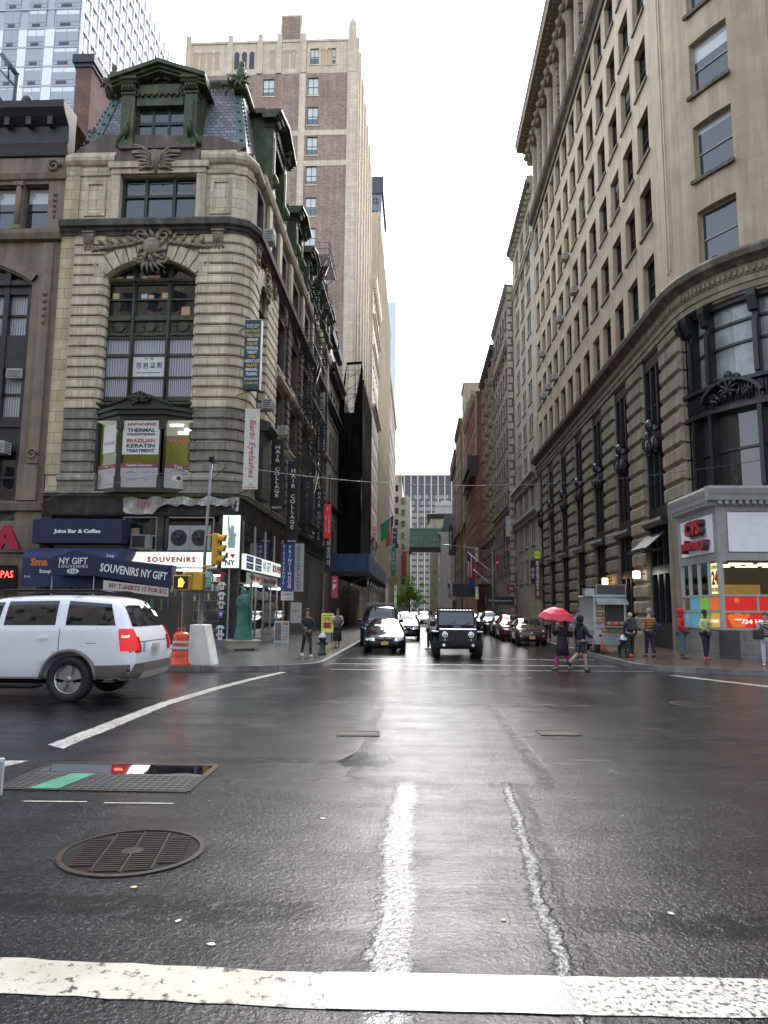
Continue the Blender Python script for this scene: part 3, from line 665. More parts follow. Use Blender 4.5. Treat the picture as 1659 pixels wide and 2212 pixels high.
sh=[]
SB=[(33.1,34.9),(38.3,40.5),(42.6,44.9),(47.2,49.5),(51.6,53.9),(56.2,58.5)]
for(a,b)in SB[1:]:
 for z0_,z1_ in((7.2,10.0),(11.1,13.7),(15.0,17.9)):sh.append((SD(a),SD(b),z0_,z1_))
 sh.append((SD(a)+.2,SD(b)-.2,19.9,22.0))
sh.append((SD(35.5),SD(37.2),19.9,22.0));sh.append((SD(33.1),SD(34.9),6.7,16.3));sh.append((SD(32.6),SD(34.0),19.9,22))
SIDE_SHADE=surf('shade_toned_side_stone',(.18,.15,.112),.75,var=.25,scale=1.6,block=(.95,.49),bvar=.15,mortar=(.06,.05,.04),msize=.012,bump=.35,bscale=40,stain=(.12,.10,.075),stain_s=.7,streak=.45)  # side-street shade put into a darker stone colour, over stains and joints
w2=MB();fwall(w2,FS,0,SD(60.8),6.55,23.0,sh,.4);obj('side_wall',w2,SIDE_SHADE,KB,True)
w.quad((-7.9,60.8,-.2),(-16.7,60.8,-.2),(-16.7,60.8,23),(-7.9,60.8,23));w.quad((-16.7,31,6.5),(-16.7,60.8,6.5),(-16.7,60.8,23),(-16.7,31,23))
w.quad((-16.7,31,23),(-7.9,31.8,23),(-7.9,60.8,23),(-16.7,60.8,23))
obj('wall',w,CREAM,KB,True)
w=MB();w.box(-16.72,-16.02,30.93,31.0,7.4,22.9);obj('ashlar_strip',w,YELST,KB,True)
def courses(outline,z0,z1,mat,pitch=.49,gap=.085,ins=.07,name='rusticated_pier'):
 m=MB();z=z0
 cx=sum(p[0]for p in outline)/len(outline);cy=sum(p[1]for p in outline)/len(outline)
 while z<z1-.1:
  t=min(z+pitch,z1)
  m.prism(outline,z+gap+.03,t-.02);inn=[(p[0]+(cx-p[0])*.03,p[1]+(cy-p[1])*.06)for p in outline]
  o=len(m.v);n=len(outline)
  for ring,zz_ in((inn,z+gap-.01),(outline,z+gap+.03)):m.v+=[(p[0],p[1],zz_)for p in ring]
  for j in range(n):m.f.append([o+j,o+(j+1)%n,o+n+(j+1)%n,o+n+j]);m.m.append(0);m.smooth.append(False)
  m.f.append([o+j for j in range(n)][::-1]);m.m.append(0);m.smooth.append(False)
  z+=pitch
 return m
def stage(ol,name='rusticated_pier'):
 obj(name,courses(ol,7.42,10.36,GREYST),GREYST,KB,True);obj(name,courses(ol,10.36,18.7,CREAM),CREAM,KB,True)
po=.17
stage([(-16.0,31-po),(-14.62,31-po),(-14.45,31.0),(-14.6,31.35),(-16.0,31.3)][:2]+[(-14.42,31.02),(-14.42,31.3),(-16.0,31.3)])
arcp=[(-8.7+(rc+po)*math.sin(R(a)),31.8-(rc+po)*math.cos(R(a)))for a in range(0,91,11)]
stage([(-10.28,31.3),(-10.28,31.02),(-10.1,31-po)]+arcp+[(-7.9+po,33.0),(-8.05,33.15),(-8.3,33.15),(-8.3,31.4)])
for(a,b)in[(34.9,37.7)]:stage([(-8.1,a-.06),(-7.9+po,a+.05),(-7.9+po,b-.05),(-8.1,b)])
for y in(41.0,45.5,50.0,54.5,59.2):
 obj('rusticated_pier',courses([(-8.1,y-.35+.4),(-7.9+po*.8,y-.3+.4),(-7.9+po*.8,y+1.1),(-8.1,y+1.15)],7.42,18.7,SIDE_SHADE),SIDE_SHADE,KB,True)
m=MB()
for a,b in((-16.05,-14.35),(-10.35,-8.7)):
 fprof(m,F1,U(a),U(b),[(0,6.6),(.22,6.6),(.22,7.05),(.34,7.1),(.34,7.22),(.24,7.42),(0,7.42)])
fprof(m,A1,0,.8*math.pi/2,[(0,6.6),(.22,6.6),(.22,7.05),(.34,7.1),(.34,7.22),(.24,7.42),(0,7.42)])
fprof(m,FS,0,1.3,[(0,6.6),(.22,6.6),(.22,7.05),(.34,7.1),(.34,7.22),(.24,7.42),(0,7.42)])
objs('pier_base',m,GREYST,KB,[-12.3])
m=MB();voussoirs(m,F1,U(-12.35),zc_,r_,R(49),.78,13,.16);obj('arch_stones',m,CREAM_P,KB,True)
m=MB();F_=FS;r2=(0.95**2+.75**2)/(1.5);voussoirs(m,FS,SD(34.0),17.5-r2,r2,R(80),.8,9,.2);obj('arch_stones',m,CREAM_P,KB,True)
m=MB()
belt=[(0,6.42),(.10,6.42),(.16,6.5),(.30,6.52),(.30,6.6),(0,6.62)]
for F,a,b in((F1,0,U(-8.7)),(A1,0,.8*math.pi/2),(FS,0,SD(60.8))):fprof(m,F,a,b,belt)
obj('base_belt',m,GREYST,KB,True)
m=MB()
belt=[(0,18.72),(.10,18.72),(.16,18.86),(.26,18.9),(.30,19.0),(.48,19.05),(.52,19.3),(.40,19.42),(0,19.5)]
for F,a,b in((F1,0,U(-8.7)),(A1,0,.8*math.pi/2),(FS,0,SD(60.8))):fprof(m,F,a,b,belt)
obj('ledge',m,surf('ledge_stone',(.17,.15,.12),.7,var=.4,scale=2,bump=.4,stain=(.07,.065,.055),stain_s=.7,streak=.5),KB,True)
m=MB()
fprof(m,F1,.0,U(-14.35),[(0,22.25),(.14,22.3),(.25,22.45),(.27,22.62),(.2,22.78),(0,22.85)]);fprof(m,F1,U(-10.1),U(-8.7),[(0,22.25),(.14,22.3),(.25,22.45),(.27,22.62),(.2,22.78),(0,22.85)])
fprof(m,A1,0,.8*math.pi/2,[(0,22.25),(.14,22.3),(.25,22.45),(.27,22.62),(.2,22.78),(0,22.85)]);fprof(m,FS,0,1.2,[(0,22.25),(.14,22.3),(.25,22.45),(.27,22.62),(.2,22.78),(0,22.85)])
fprof(m,F1,0,U(-14.5),[(0,21.75),(.09,21.78),(.12,21.95),(0,22.0)]);fprof(m,F1,U(-10.0),U(-8.7),[(0,21.75),(.09,21.78),(.12,21.95),(0,22.0)]);fprof(m,A1,0,1.25,[(0,21.75),(.09,21.78),(.12,21.95),(0,22.0)])
fprof(m,FS,1.2,SD(60.8),[(0,22.5),(.2,22.6),(.28,22.8),(.32,23.0),(0,23.0)])
for x0,x1,z0_,z1_,d in((-14.5,-14.05,19.5,22.05,.14),(-10.4,-9.95,19.5,22.05,.14),(-14.5,-9.95,21.78,22.05,.18),(-14.62,-9.83,22.05,22.35,.26)):fbox(m,F1,U(x0),U(x1),0,d,z0_,z1_)
for xa in(-15.75,-9.75):
 for x0,x1,z0_,z1_ in((xa,xa+.16,19.75,21.5),(xa+.84,xa+1.0,19.75,21.5),(xa+.16,xa+.84,21.34,21.5),(xa+.16,xa+.84,19.75,19.9)):fbox(m,F1,U(x0),U(x1),0,.07,z0_,z1_)
for y in(34.8,37.6,41.2,45.8,50.3,54.8,59.3):
 fbox(m,FS,SD(y),SD(y)+.7,0,.16,19.5,22.4)
fprof(m,FS,SD(37.7),SD(60.8),[(0,14.05),(.2,14.1),(.3,14.25),(.3,14.4),(0,14.5)]);fprof(m,FS,SD(37.7),SD(60.8),[(0,10.35),(.15,10.4),(.22,10.6),(0,10.7)])
obj('moulding',m,CREAM_P,KB,True)
m=MB();m.prism([(-16.55,22.85),(-8.6,22.85),(-8.2,23.2),(-9.6,23.75),(-15.0,24.0),(-16.3,23.2)],31.05,31.3,ax='y');m.box(-8.35,-8.0,31.9,60.7,22.98,23.4);obj('parapet',m,BRNST,KB,True)
m=MB();b0=[(-16.2,31.35),(-8.15,31.35),(-8.15,60.6),(-16.2,60.6)];t0=[(-15.25,32.6),(-8.95,32.6),(-8.95,60.6),(-15.25,60.6)]
o=len(m.v);m.v+=[(x,y,22.9)for x,y in b0]+[(x,y,27.4)for x,y in t0]
for j in range(4):m.f.append([j,(j+1)%4,4+(j+1)%4,4+j]);m.m.append(0);m.smooth.append(False)
m.f.append([4,5,6,7]);m.m.append(0);m.smooth.append(False)
obj('mansard_roof',m,SLATE,KB,True)
m=MB()
def rope(m,p,q,w=.22):
 p,q=Vector(p),Vector(q);d=q-p;n=14
 for i in range(n):
  c=p+d*((i+.5)/n);m.ell(c,(.07,.07,.10),6,4)
for x0,x1,s in((-16.2,-15.25,-1),(-8.15,-8.95,1)):
 p0,p1=Vector((x0,31.3,22.9)),Vector((x1,32.55,27.5));d=p1-p0
 sx=Vector((.42*-s,0,0));m.add([p0,p0+sx,p1+sx*.8,p1,p0+Vector((0,.3,0)),p0+sx+Vector((0,.3,0)),p1+sx*.8+Vector((0,.3,0)),p1+Vector((0,.3,0))],[(0,1,2,3),(4,7,6,5),(0,4,5,1),(3,2,6,7),(0,3,7,4),(1,5,6,2)])
 for i in range(7):c=p0+d*((i+.6)/7.4)+sx*.5;m.ell(c+Vector((0,-.03,0)),(.075,.06,.075),8,5)
 rope(m,p0+Vector((s*.10,-.04,.4)),p1+Vector((s*.06,-.04,-.3)))
objs('hip_flashing',m,GREEN2,KB,[-12.3])
m=MB()
fprof(m,Fac(-15.3,32.45,1,0),0,6.5,[(0,27.3),(.12,27.35),(.22,27.5),(.22,27.62),(0,27.66)]);fprof(m,Fac(-8.85,32.5,0,1),0,28,[(0,27.3),(.12,27.35),(.22,27.5),(.22,27.62),(0,27.66)])
for i in range(40):fbox(m,Fac(-15.2,32.4,1,0),.1+i*.15,.17+i*.15,.0,.1,27.2,27.32)
for x in(-15.35,-8.85):
 c=(x,32.3,27.65);m.lathe([(.34,-.75),(.30,-.3),(.20,-.1),(.24,.05),(.16,.15),(.26,.35),(.22,.52),(.10,.62),(.16,.78),(.13,.95),(.03,1.05)],10,c)
 Fx=Fac(x,32.1,1,0)
 for k in range(8):leaf(m,Fx,0,27.4,.55,R(45*k),.2,.1,.12)
 for k in range(4):leaf(m,Fx,(.5 if x<-12 else-.5),27.3-.1*k,.5,R(20+70*k),.16,.1,.12)
obj('ridge_crest',m,GREEN,KB,True)
def dormer(F,uc,w,z0_,z1_,dep,ped=1.0,deck=.5):
 """big green dormer standing on the parapet: pilasters, cornice, gabled pediment"""
 dr=MB();hw=w/2
 zt=z1_-.75*ped
 fbox(dr,F,uc-hw,uc+hw,-dep,-.55,z0_,zt+.6)
 for s in(-1,1):
  x=uc+s*(hw-.36);fbox(dr,F,x-.36,x+.36,-.6,.0,z0_,z0_+.22);fbox(dr,F,x-.31,x+.31,-.6,-.06,z0_+.22,zt-.5)
  fbox(dr,F,x-.12,x+.12,-.07,-.02,z0_+.45,zt-1.0);fbox(dr,F,x-.36,x+.36,-.6,0,zt-.5,zt-.36);fbox(dr,F,x-.33,x+.33,-.6,.08,zt-.36,zt-.05)
  for k in range(4):dr.tube([F.P(x+(k-1.5)*.15,.06,zt-.36),F.P(x+(k-1.5)*.15,.14,zt-.1)],[.05,.08],6)
  leaf(dr,F,x,z0_+.5,.8,R(90),.3,-.02,0);leaf(dr,F,x+s*.5,z0_+.1,1.0,R(90+s*14),.26,-.2,.1*s)
  dr.prism([(0,0),(0,0.01)]if False else[(-.4,0),(.1,0),(.1,.05)],0,.001)if False else None
 fprof(dr,F,uc-hw-.1,uc-hw+.82,[(-.6,zt-.05),(.16,zt-.05),(.22,zt+.05),(.30,zt+.08),(.32,zt+.2),(-.6,zt+.2)]);fprof(dr,F,uc+hw-.82,uc+hw+.1,[(-.6,zt-.05),(.16,zt-.05),(.22,zt+.05),(.30,zt+.08),(.32,zt+.2),(-.6,zt+.2)])
 za=z1_;x0,x1=uc-hw-.42,uc+hw+.42;zb=zt+.22
 for(a,b,c,d)in((x0,zb,uc,za),(uc,za,x1,zb)):
  for t0_,t1_,d0,d1 in((-.20,0,-.6,.42),(-.34,-.21,-.6,.26),(-.46,-.345,-.6,.14)):
   v=[]
   for dd in(d0,d1):v+=[F.P(a,dd,b+t0_),F.P(c,dd,d+t0_),F.P(c,dd,d+t1_),F.P(a,dd,b+t1_)]
   dr.add(v,[(0,1,2,3),(4,5,6,7),(0,1,5,4),(1,2,6,5),(2,3,7,6),(3,0,4,7)])
 v=[F.P(x0+.2,-.35,zb-.1),F.P(x1-.2,-.35,zb-.1),F.P(uc,-.35,za-.2)];dr.add(v,[(0,1,2)])
 v=[F.P(x0+.1,-.6,zb-.15),F.P(x1-.1,-.6,zb-.15),F.P(x1-.1,-dep,zb-.15),F.P(x0+.1,-dep,zb-.15),F.P(uc,-.6,za-.05),F.P(uc,-dep,za-.05)]
 dr.add(v,[(0,3,5,4),(1,4,5,2),(0,4,1),(3,2,5)])
 fbox(dr,F,uc-hw+.75,uc+hw-.75,-.5,-.12,zt-.55-.5*(w>3.5),zt+.05);fbox(dr,F,uc-.95,uc+.95,-.12,-.04,zt-.5,zt-.05)
 for s in(-1,1):scroll(dr,F,uc+s*1.15,zt-.45,.2,s,1.4,.05,-.04)
 for k in range(9):leaf(dr,F,uc,zb+.18*ped,.42*ped,R(-20+27.5*k),.14,-.28,0)
 for k in range(-3,4):dr.ell(F.P(uc+k*.28,-.05,zt-.58),(.09,.09,.07),6,4)
 o=obj('dormer',dr,GREEN,KB,True)
 fr=MB();a,b=uc-hw+.72,uc+hw-.72;zz0,zz1=z0_+.1,zt-.55-.5*(w>3.5)
 fbox(fr,F,a,b,-.54,-.50,zz0,zz1);
 n=3
 for i in range(n+1):x=a+(b-a)*i/n;fbox(fr,F,x-.06,x+.06,-.5,-.40,zz0,zz1)
 fbox(fr,F,a+.06,b-.06,-.5,-.38,zz0+1.25,zz0+1.4);fbox(fr,F,a+.06,b-.06,-.5,-.42,zz0+.55,zz0+.62);fbox(fr,F,a-.1,b+.1,-.5,-.2,zz0-.1,zz0)
 f=obj('window',fr,DKGREEN,KB,True)
 g=MB();g.quad(F.P(a,-.455,zz0),F.P(b,-.455,zz0),F.P(b,-.455,zz1),F.P(a,-.455,zz1));obj('pane',g,glassy('dormer_glass',(.03,.045,.05),.03,wav=.06),f,True)
 return o
Fd=Fac(-16.7,30.75,1,0)
dormer(Fd,U(-12.35),3.75,23.1,27.35,2.2,1.35)
m=MB();fbox(m,Fd,U(-14.1),U(-10.5),-.5,.1,22.95,23.1);fbox(m,Fd,U(-14.3),U(-10.3),-.5,-.05,22.35,22.94);obj('dormer_base',m,BRNST,KB,True)
Fe=Fac(-7.6,31.8,0,1)
for yc,wd,zt_ in((36.6,3.9,28.2),(43.4,2.8,26.9),(48.4,2.8,26.9),(53.4,2.8,26.9),(58.0,2.8,26.9)):dormer(Fe,SD(yc),wd,23.0,zt_,1.9,1.2 if wd>3 else .9)
m=MB();cartouche(m,F1,U(-12.35),18.1,1.3);obj('cartouche',m,CARVE,KB,True)
m=MB();console(m,F1,U(-9.25),18.85,1.0);console(m,F1,U(-15.35),18.85,1.0);objs('console',m,CARVE,KB,[-12.3])
m=MB()
for s in(-1,1):
 for k in range(6):leaf(m,F1,U(-12.35)+s*.15,22.0+.1*k,.65+.12*k,R(90-s*(78-9*k)),.17,.2,-.12*s)
m.tube([F1.P(U(-12.35),.28,22.75),F1.P(U(-12.35),.3,22.3),F1.P(U(-12.35),.16,21.75)],[.26,.2,.05],8);fbox(m,F1,U(-13.5),U(-11.2),.0,.32,22.72,22.86)
obj('keystone_carving',m,CARVE,KB,True)
m=MB();cartouche(m,FS,SD(34.6),17.9,1.0,False);cartouche(m,FS,SD(39.5),18.3,.7,False);cartouche(m,FS,SD(36.3),18.5,.6,False);console(m,FS,SD(32.4),18.85,1.0)
for y in(44,48.4,52.8):cartouche(m,FS,SD(y),18.2,.5,False)
obj('side_carving',m,CARVE,KB,True)
f=MB();a,b=U(-14.05),U(-10.4)
for x in(a+.06,a+1.15,b-1.15,b-.06):fbox(f,F1,x-.07,x+.07,-.36,-.18,19.55,21.75)
for z in(19.6,20.82,21.7):fbox(f,F1,a,b,-.35,-.20,z-.06,z+.06)
f=obj('window',f,DKGREEN,KB,True);g=MB();g.quad(F1.P(a,-.3,19.5),F1.P(b,-.3,19.5),F1.P(b,-.3,21.8),F1.P(a,-.3,21.8));obj('pane',g,glassy('attic_glass',(.018,.026,.03),.05,wav=.05,wsc=2),f,True)
f=MB()
for x0,x1 in((a+.2,a+1.0),(a+1.3,b-1.3),(b-1.0,b-.2)):
 for q0,q1,z0_,z1_ in((x0,x1,21.0,21.02),(x0,x1,21.54,21.56),(x0,x0+.02,21.02,21.54),(x1-.02,x1,21.02,21.54)):fbox(f,F1,q0,q1,-.295,-.29,z0_,z1_)
obj('pane_border',f,plain('pale_line',(.4,.45,.42),.5),KB,True)
f=MB();zb,ztp=10.9,17.5;XM=(-14.52,-13.24,-11.57,-10.18)
def zarch(x):return zc_+math.sqrt(max(0,r_*r_-(x+12.35)**2))-.02
for x in XM:fbox(f,F1,U(x)-.09,U(x)+.09,-.5,-.30,10.6,min(zarch(min(max(x,-14.45),-10.25)),17.5))
for x in XM[1:3]:f.tube([F1.P(U(x),-.27,10.7),F1.P(U(x),-.27,17.4)],.06,8)
for z,t in((10.98,.10),(12.0,.035),(13.05,.07),(13.9,.07),(14.9,.08),(15.75,.04),(16.55,.06)):
 fbox(f,F1,U(-14.6),U(-10.1),-.48,-.33,z-t,z+t)
n=20
for i in range(n):
 x0,x1=-14.6+4.5*i/n,-14.6+4.5*(i+1)/n;v=[]
 for dd in(-.5,-.3):v+=[F1.P(U(x0),dd,zarch(x0)-.12),F1.P(U(x1),dd,zarch(x1)-.12),F1.P(U(x1),dd,zarch(x1)+.03),F1.P(U(x0),dd,zarch(x0)+.03)]
 f.add(v,[(0,1,2,3),(4,5,6,7),(0,1,5,4),(2,3,7,6)])
MIDG=surf('deep_green_iron',(.045,.060,.025),.5,var=.35,scale=3,bump=.3,stain=(.08,.09,.04),stain_s=.4)
fr=obj('arched_window',f,MIDG,KB,True)
def pane(x0,x1,z0_,z1_,mat,par=None,d=-.42,F=F1,arch=False,name='pane'):
 g=MB()
 if arch:
  n=6
  for i in range(n):
   q0,q1=x0+(x1-x0)*i/n,x0+(x1-x0)*(i+1)/n;g.quad(F.P(U(q0),d,z0_),F.P(U(q1),d,z0_),F.P(U(q1),d,zarch(q1)),F.P(U(q0),d,zarch(q0)))
 else:g.quad(F.P(U(x0),d,z0_),F.P(U(x1),d,z0_),F.P(U(x1),d,z1_),F.P(U(x0),d,z1_))
 return obj(name,g,mat,par or fr,True,fix=False)
CURT=surf('pleated_curtain',(.42,.42,.46),.8,var=.1)
def curtain_mat(name,c0,c1,sc):
 m,n,l=new_mat(name);out=n.new('ShaderNodeOutputMaterial');b=n.new('ShaderNodeBsdfPrincipled');l.new(b.outputs[0],out.inputs[0])
 uv=n.new('ShaderNodeUVMap');wv=n.new('ShaderNodeTexWave');wv.inputs['Scale'].default_value=sc;wv.inputs['Distortion'].default_value=1.2;wv.inputs['Detail'].default_value=2
 l.new(uv.outputs[0],wv.inputs[0]);r=n.new('ShaderNodeValToRGB');l.new(wv.outputs['Fac'],r.inputs[0]);r.color_ramp.elements[0].color=rgba(c0);r.color_ramp.elements[1].color=rgba(c1)
 l.new(r.outputs[0],b.inputs['Base Color']);b.inputs['Roughness'].default_value=.35;b.inputs['Coat Weight'].default_value=.5;b.inputs['Coat Roughness'].default_value=.03;return m
CURT=curtain_mat('pleated_curtain_glass',(.16,.17,.21),(.48,.48,.52),2.6)
CURT2=curtain_mat('pleated_curtain_glass_low',(.10,.11,.15),(.5,.5,.55),3.4)
for i in range(3):
 x0,x1=XM[i],XM[i+1]
 pane(x0,x1,10.98,12.0,CURT2);pane(x0,x1,12.0,13.05,CURT);pane(x0,x1,13.05,13.9,CURT);pane(x0,x1,14.9,15.75,GL_DARK);pane(x0,x1,15.75,16.55,GL_DARK);pane(x0+.001,x1-.001,16.55,17,GL_DARK,arch=True)
m=MB()
for i in range(3):
 x0,x1=XM[i]+.1,XM[i+1]-.1;xc=(x0+x1)/2
 fbox(m,F1,U(x0),U(x1),-.46,-.38,13.97,14.82);fbox(m,F1,U(x0),U(x1),-.38,-.24,14.70,14.84);fbox(m,F1,U(x0),U(x1),-.38,-.28,13.97,14.08)
 fbox(m,F1,U(x0)+.15,U(xc)-.3,-.38,-.34,14.2,14.55);fbox(m,F1,U(xc)+.3,U(x1)-.15,-.38,-.34,14.2,14.55)
 m.lathe([(.23,-.06),(.23,0),(.16,.04),(.15,-.02)],12,F1.P(U(xc),-.36,14.42),ax='y')
 for s in(-1,1):scroll(m,F1,U(xc)+s*.28,14.42,.1,s,1.2,.03,-.33)
 for k in range(5):m.ell(F1.P(U(x0)+.1+k*.07,-.27,14.0),(.03,.03,.03),5,3);m.ell(F1.P(U(x1)-.1-k*.07,-.27,14.0),(.03,.03,.03),5,3)
fprof(m,F1,U(-14.75),U(-10.0),[(-.5,10.35),(-.1,10.35),(.0,10.5),(.12,10.6),(.12,10.7),(-.5,10.88)])
objs('spandrel_panel',m,MIDG,KB,[-13.24,-11.57])
for x0,x1,z0_,z1_,c in((-14.35,-13.85,16.65,16.9,(.5,.3,.12)),(-13.7,-13.35,16.65,16.95,(.5,.5,.45)),(-12.95,-12.7,16.65,16.93,(.5,.5,.45)),(-12.65,-12.1,16.65,16.97,(.5,.28,.15)),(-14.3,-14.0,15.82,16.1,(.5,.4,.2)),(-12.95,-12.65,15.82,16.04,(.4,.5,.5)),(-12.6,-12.35,15.82,16.0,(.45,.35,.25)),(-11.95,-11.5+.0,15.82,16.1,(.55,.35,.2)),(-11.0,-10.6,15.0,15.4,(.5,.45,.15))):
 g=MB();x1=min(x1,x0+.55)
 if x0<XM[2]<x1:x1=XM[2]-.1
 g.box(x0,x1,31.38,31.41,z0_,z1_);tag(obj('paper_note',g,plain('note_%.2f'%c[0]+str(c[2]),c,.6),None),'small paper card propped in the arched window, %s'%['upper left pane, orange','upper left pane, white','upper middle pane, white','upper middle pane, orange','second row left pane, yellowish','second row middle, pale blue','second row middle, tan and narrow','second row middle, wide and orange','third row right pane, yellow'][len([q for q in SC.objects if q.name.startswith('paper_note')])-1 if False else[(-14.35),(-13.7),(-12.95),(-12.65),(-14.3),(-12.950001),(-12.6),(-11.95),(-11.0)].index(x0)if z0_!=15.82 or x0!=-12.95 else 5],'card')
cs=thing('window_sign','white church sign with Korean lettering in the arched window','sign',(-12.4,31.37,12.55))
g=MB();g.box(-.74,.74,-.02,.0,-.52,.48);obj('board',g,surf('sign_white',(.62,.63,.62),.5,var=.08),cs)
TB=plain('letter_black',(.02,.02,.025),.5);TR=plain('letter_red',(.42,.02,.03),.5);TW=plain('letter_white',(.75,.75,.74),.5)
text(cs,'정원교회',1.2,.30,(0,-.022,.02),TB,spacing=1.2,bold=.01);text(cs,'뉴  욕',.42,.12,(0,-.022,.34),TB);text(cs,'New York Garden Church',1.1,.07,(0,-.022,-.32),TB,shear=.3)
bay=MB();Yb=30.35
ol=[(-14.4,31.05),(-13.12,Yb),(-11.22,Yb),(-9.98,31.05)]
for z0_,z1_,e in((6.5,6.68,.1),(9.74,9.95,.05),(9.95,10.15,.2),(10.15,10.3,.32)):
 bay.prism([(ol[0][0]-e,31.1),(ol[1][0]-e*.6,Yb-e),(ol[2][0]+e*.6,Yb-e),(ol[3][0]+e,31.1)],z0_,z1_)
for x in(ol[1][0],ol[2][0]):
 bay.box(x-.11,x+.11,Yb-.04,Yb+.2,6.68,9.74);bay.box(x-.16,x+.16,Yb-.08,Yb+.1,9.3,9.735);bay.box(x-.15,x+.15,Yb-.07,Yb+.1,6.69,7.2)
for p,q in((ol[0],ol[1]),(ol[2],ol[3])):
 bay.prism([(p[0]-.04,p[1]-.04),(p[0]+.08,p[1]-.04),(p[0]+.08,p[1]+.1),(p[0]-.04,p[1]+.1)],6.68,9.74);
bay.box(ol[3][0]-.06,ol[3][0]+.08,30.95,31.1,6.68,9.74);bay.box(-14.62,-14.38,30.95,31.1,6.68,9.74)
for(a,b,c,d)in((-13.6,10.3,-12.2,10.85),(-12.2,10.85,-10.8,10.3)):
 v=[]
 for y in(Yb-.3,Yb+.4):v+=[(a,y,b),(c,y,d),(c,y,d+.13),(a,y,b+.1)]
 bay.add(v,[(0,1,2,3),(4,5,6,7),(0,1,5,4),(2,3,7,6),(1,2,6,5),(0,3,7,4)])
bay.add([(-13.6,Yb-.2,10.3),(-10.8,Yb-.2,10.3),(-12.2,Yb-.2,10.85)],[(0,1,2)])
Fb=Fac(-16.7,Yb-.25,1,0)
for k in range(7):leaf(bay,Fb,U(-12.2),10.5,.4,R(-15+35*k),.15,.05)
for s in(-1,1):scroll(bay,Fb,U(-12.2)+s*.3,10.55,.16,s,1.3,.05,.05)
b_=obj('shop_bay',bay,surf('black_green_iron',(.022,.030,.016),.5,var=.3,bump=.2),KB,True)
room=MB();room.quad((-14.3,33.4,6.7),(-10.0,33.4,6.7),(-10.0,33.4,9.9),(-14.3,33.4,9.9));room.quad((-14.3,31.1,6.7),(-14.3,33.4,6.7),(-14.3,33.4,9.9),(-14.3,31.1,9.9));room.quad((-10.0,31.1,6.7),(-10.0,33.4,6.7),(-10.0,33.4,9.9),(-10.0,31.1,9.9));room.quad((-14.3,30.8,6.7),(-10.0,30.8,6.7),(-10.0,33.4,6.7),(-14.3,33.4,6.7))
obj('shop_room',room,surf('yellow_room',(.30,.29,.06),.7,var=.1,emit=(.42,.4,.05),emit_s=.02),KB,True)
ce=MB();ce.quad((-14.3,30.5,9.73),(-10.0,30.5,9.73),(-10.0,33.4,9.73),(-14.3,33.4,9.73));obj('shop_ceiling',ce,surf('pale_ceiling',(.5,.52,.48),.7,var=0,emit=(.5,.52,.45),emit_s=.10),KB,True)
LAMP=emis('lamp_white',(1,.98,.92),1.6)
for i,(x,y)in enumerate(((-10.9,31.2),(-10.5,32.0),(-11.0,32.6))):
 g=MB();g.box(x-.3,x+.3,y-.03,y+.03,9.64,9.70);o=obj('ceiling_light',g,LAMP);tag(o,'lit tube light on the salon ceiling, %s'%['nearest the glass','second from the glass','at the back'][i],'ceiling light','tube lights in the salon')
CLEAR=None
def clear_glass(name='clear_glass',tint=(.8,.85,.85)):
 m,n,l=new_mat(name);out=n.new('ShaderNodeOutputMaterial');tr=n.new('ShaderNodeBsdfTransparent');tr.inputs[0].default_value=rgba(tint)
 gl=n.new('ShaderNodeBsdfGlossy');gl.inputs['Roughness'].default_value=.03;gl.inputs[0].default_value=(.9,.9,.9,1);fr_=n.new('ShaderNodeFresnel');fr_.inputs[0].default_value=1.5
 mx=n.new('ShaderNodeMixShader');l.new(fr_.outputs[0],mx.inputs[0]);l.new(tr.outputs[0],mx.inputs[1]);l.new(gl.outputs[0],mx.inputs[2]);l.new(mx.outputs[0],out.inputs[0]);return m
CLEAR=clear_glass()
g=MB()
for p,q in zip(ol[:-1],ol[1:]):g.quad((p[0],p[1]+.04,6.68),(q[0],q[1]+.04,6.68),(q[0],q[1]+.04,9.74),(p[0],p[1]+.04,9.74))
obj('pane',g,CLEAR,b_,True,fix=False)
PAPER=surf('poster_paper',(.62,.62,.57),.6,var=.06)
MAROON=plain('poster_maroon',(.19,.05,.05),.5)
SKIN_P=surf('poster_skin',(.42,.38,.38),.5,var=.12,scale=4)
sg=thing('window_sign','white poster reading Japanese thermal straightening and Brazilian keratin treatment','sign',(-12.17,Yb-.02,8.95))
g=MB();g.box(-.82,.82,0,.015,-.78,.74);obj('paper',g,PAPER,sg)
for t_,w_,z,mt,h_ in(('JAPANESE',1.28,.56,TR,.17),('THERMAL',1.26,.31,TB,.17),('STRAIGHTENING',1.26,.12,TB,.11),('BRAZILIAN',1.26,-.16,TR,.17),('KERATIN',1.26,-.39,TB,.17),('TREATMENT',1.26,-.61,TB,.14)):text(sg,t_,w_,h_,(0,-.004,z),mt,bold=.025)
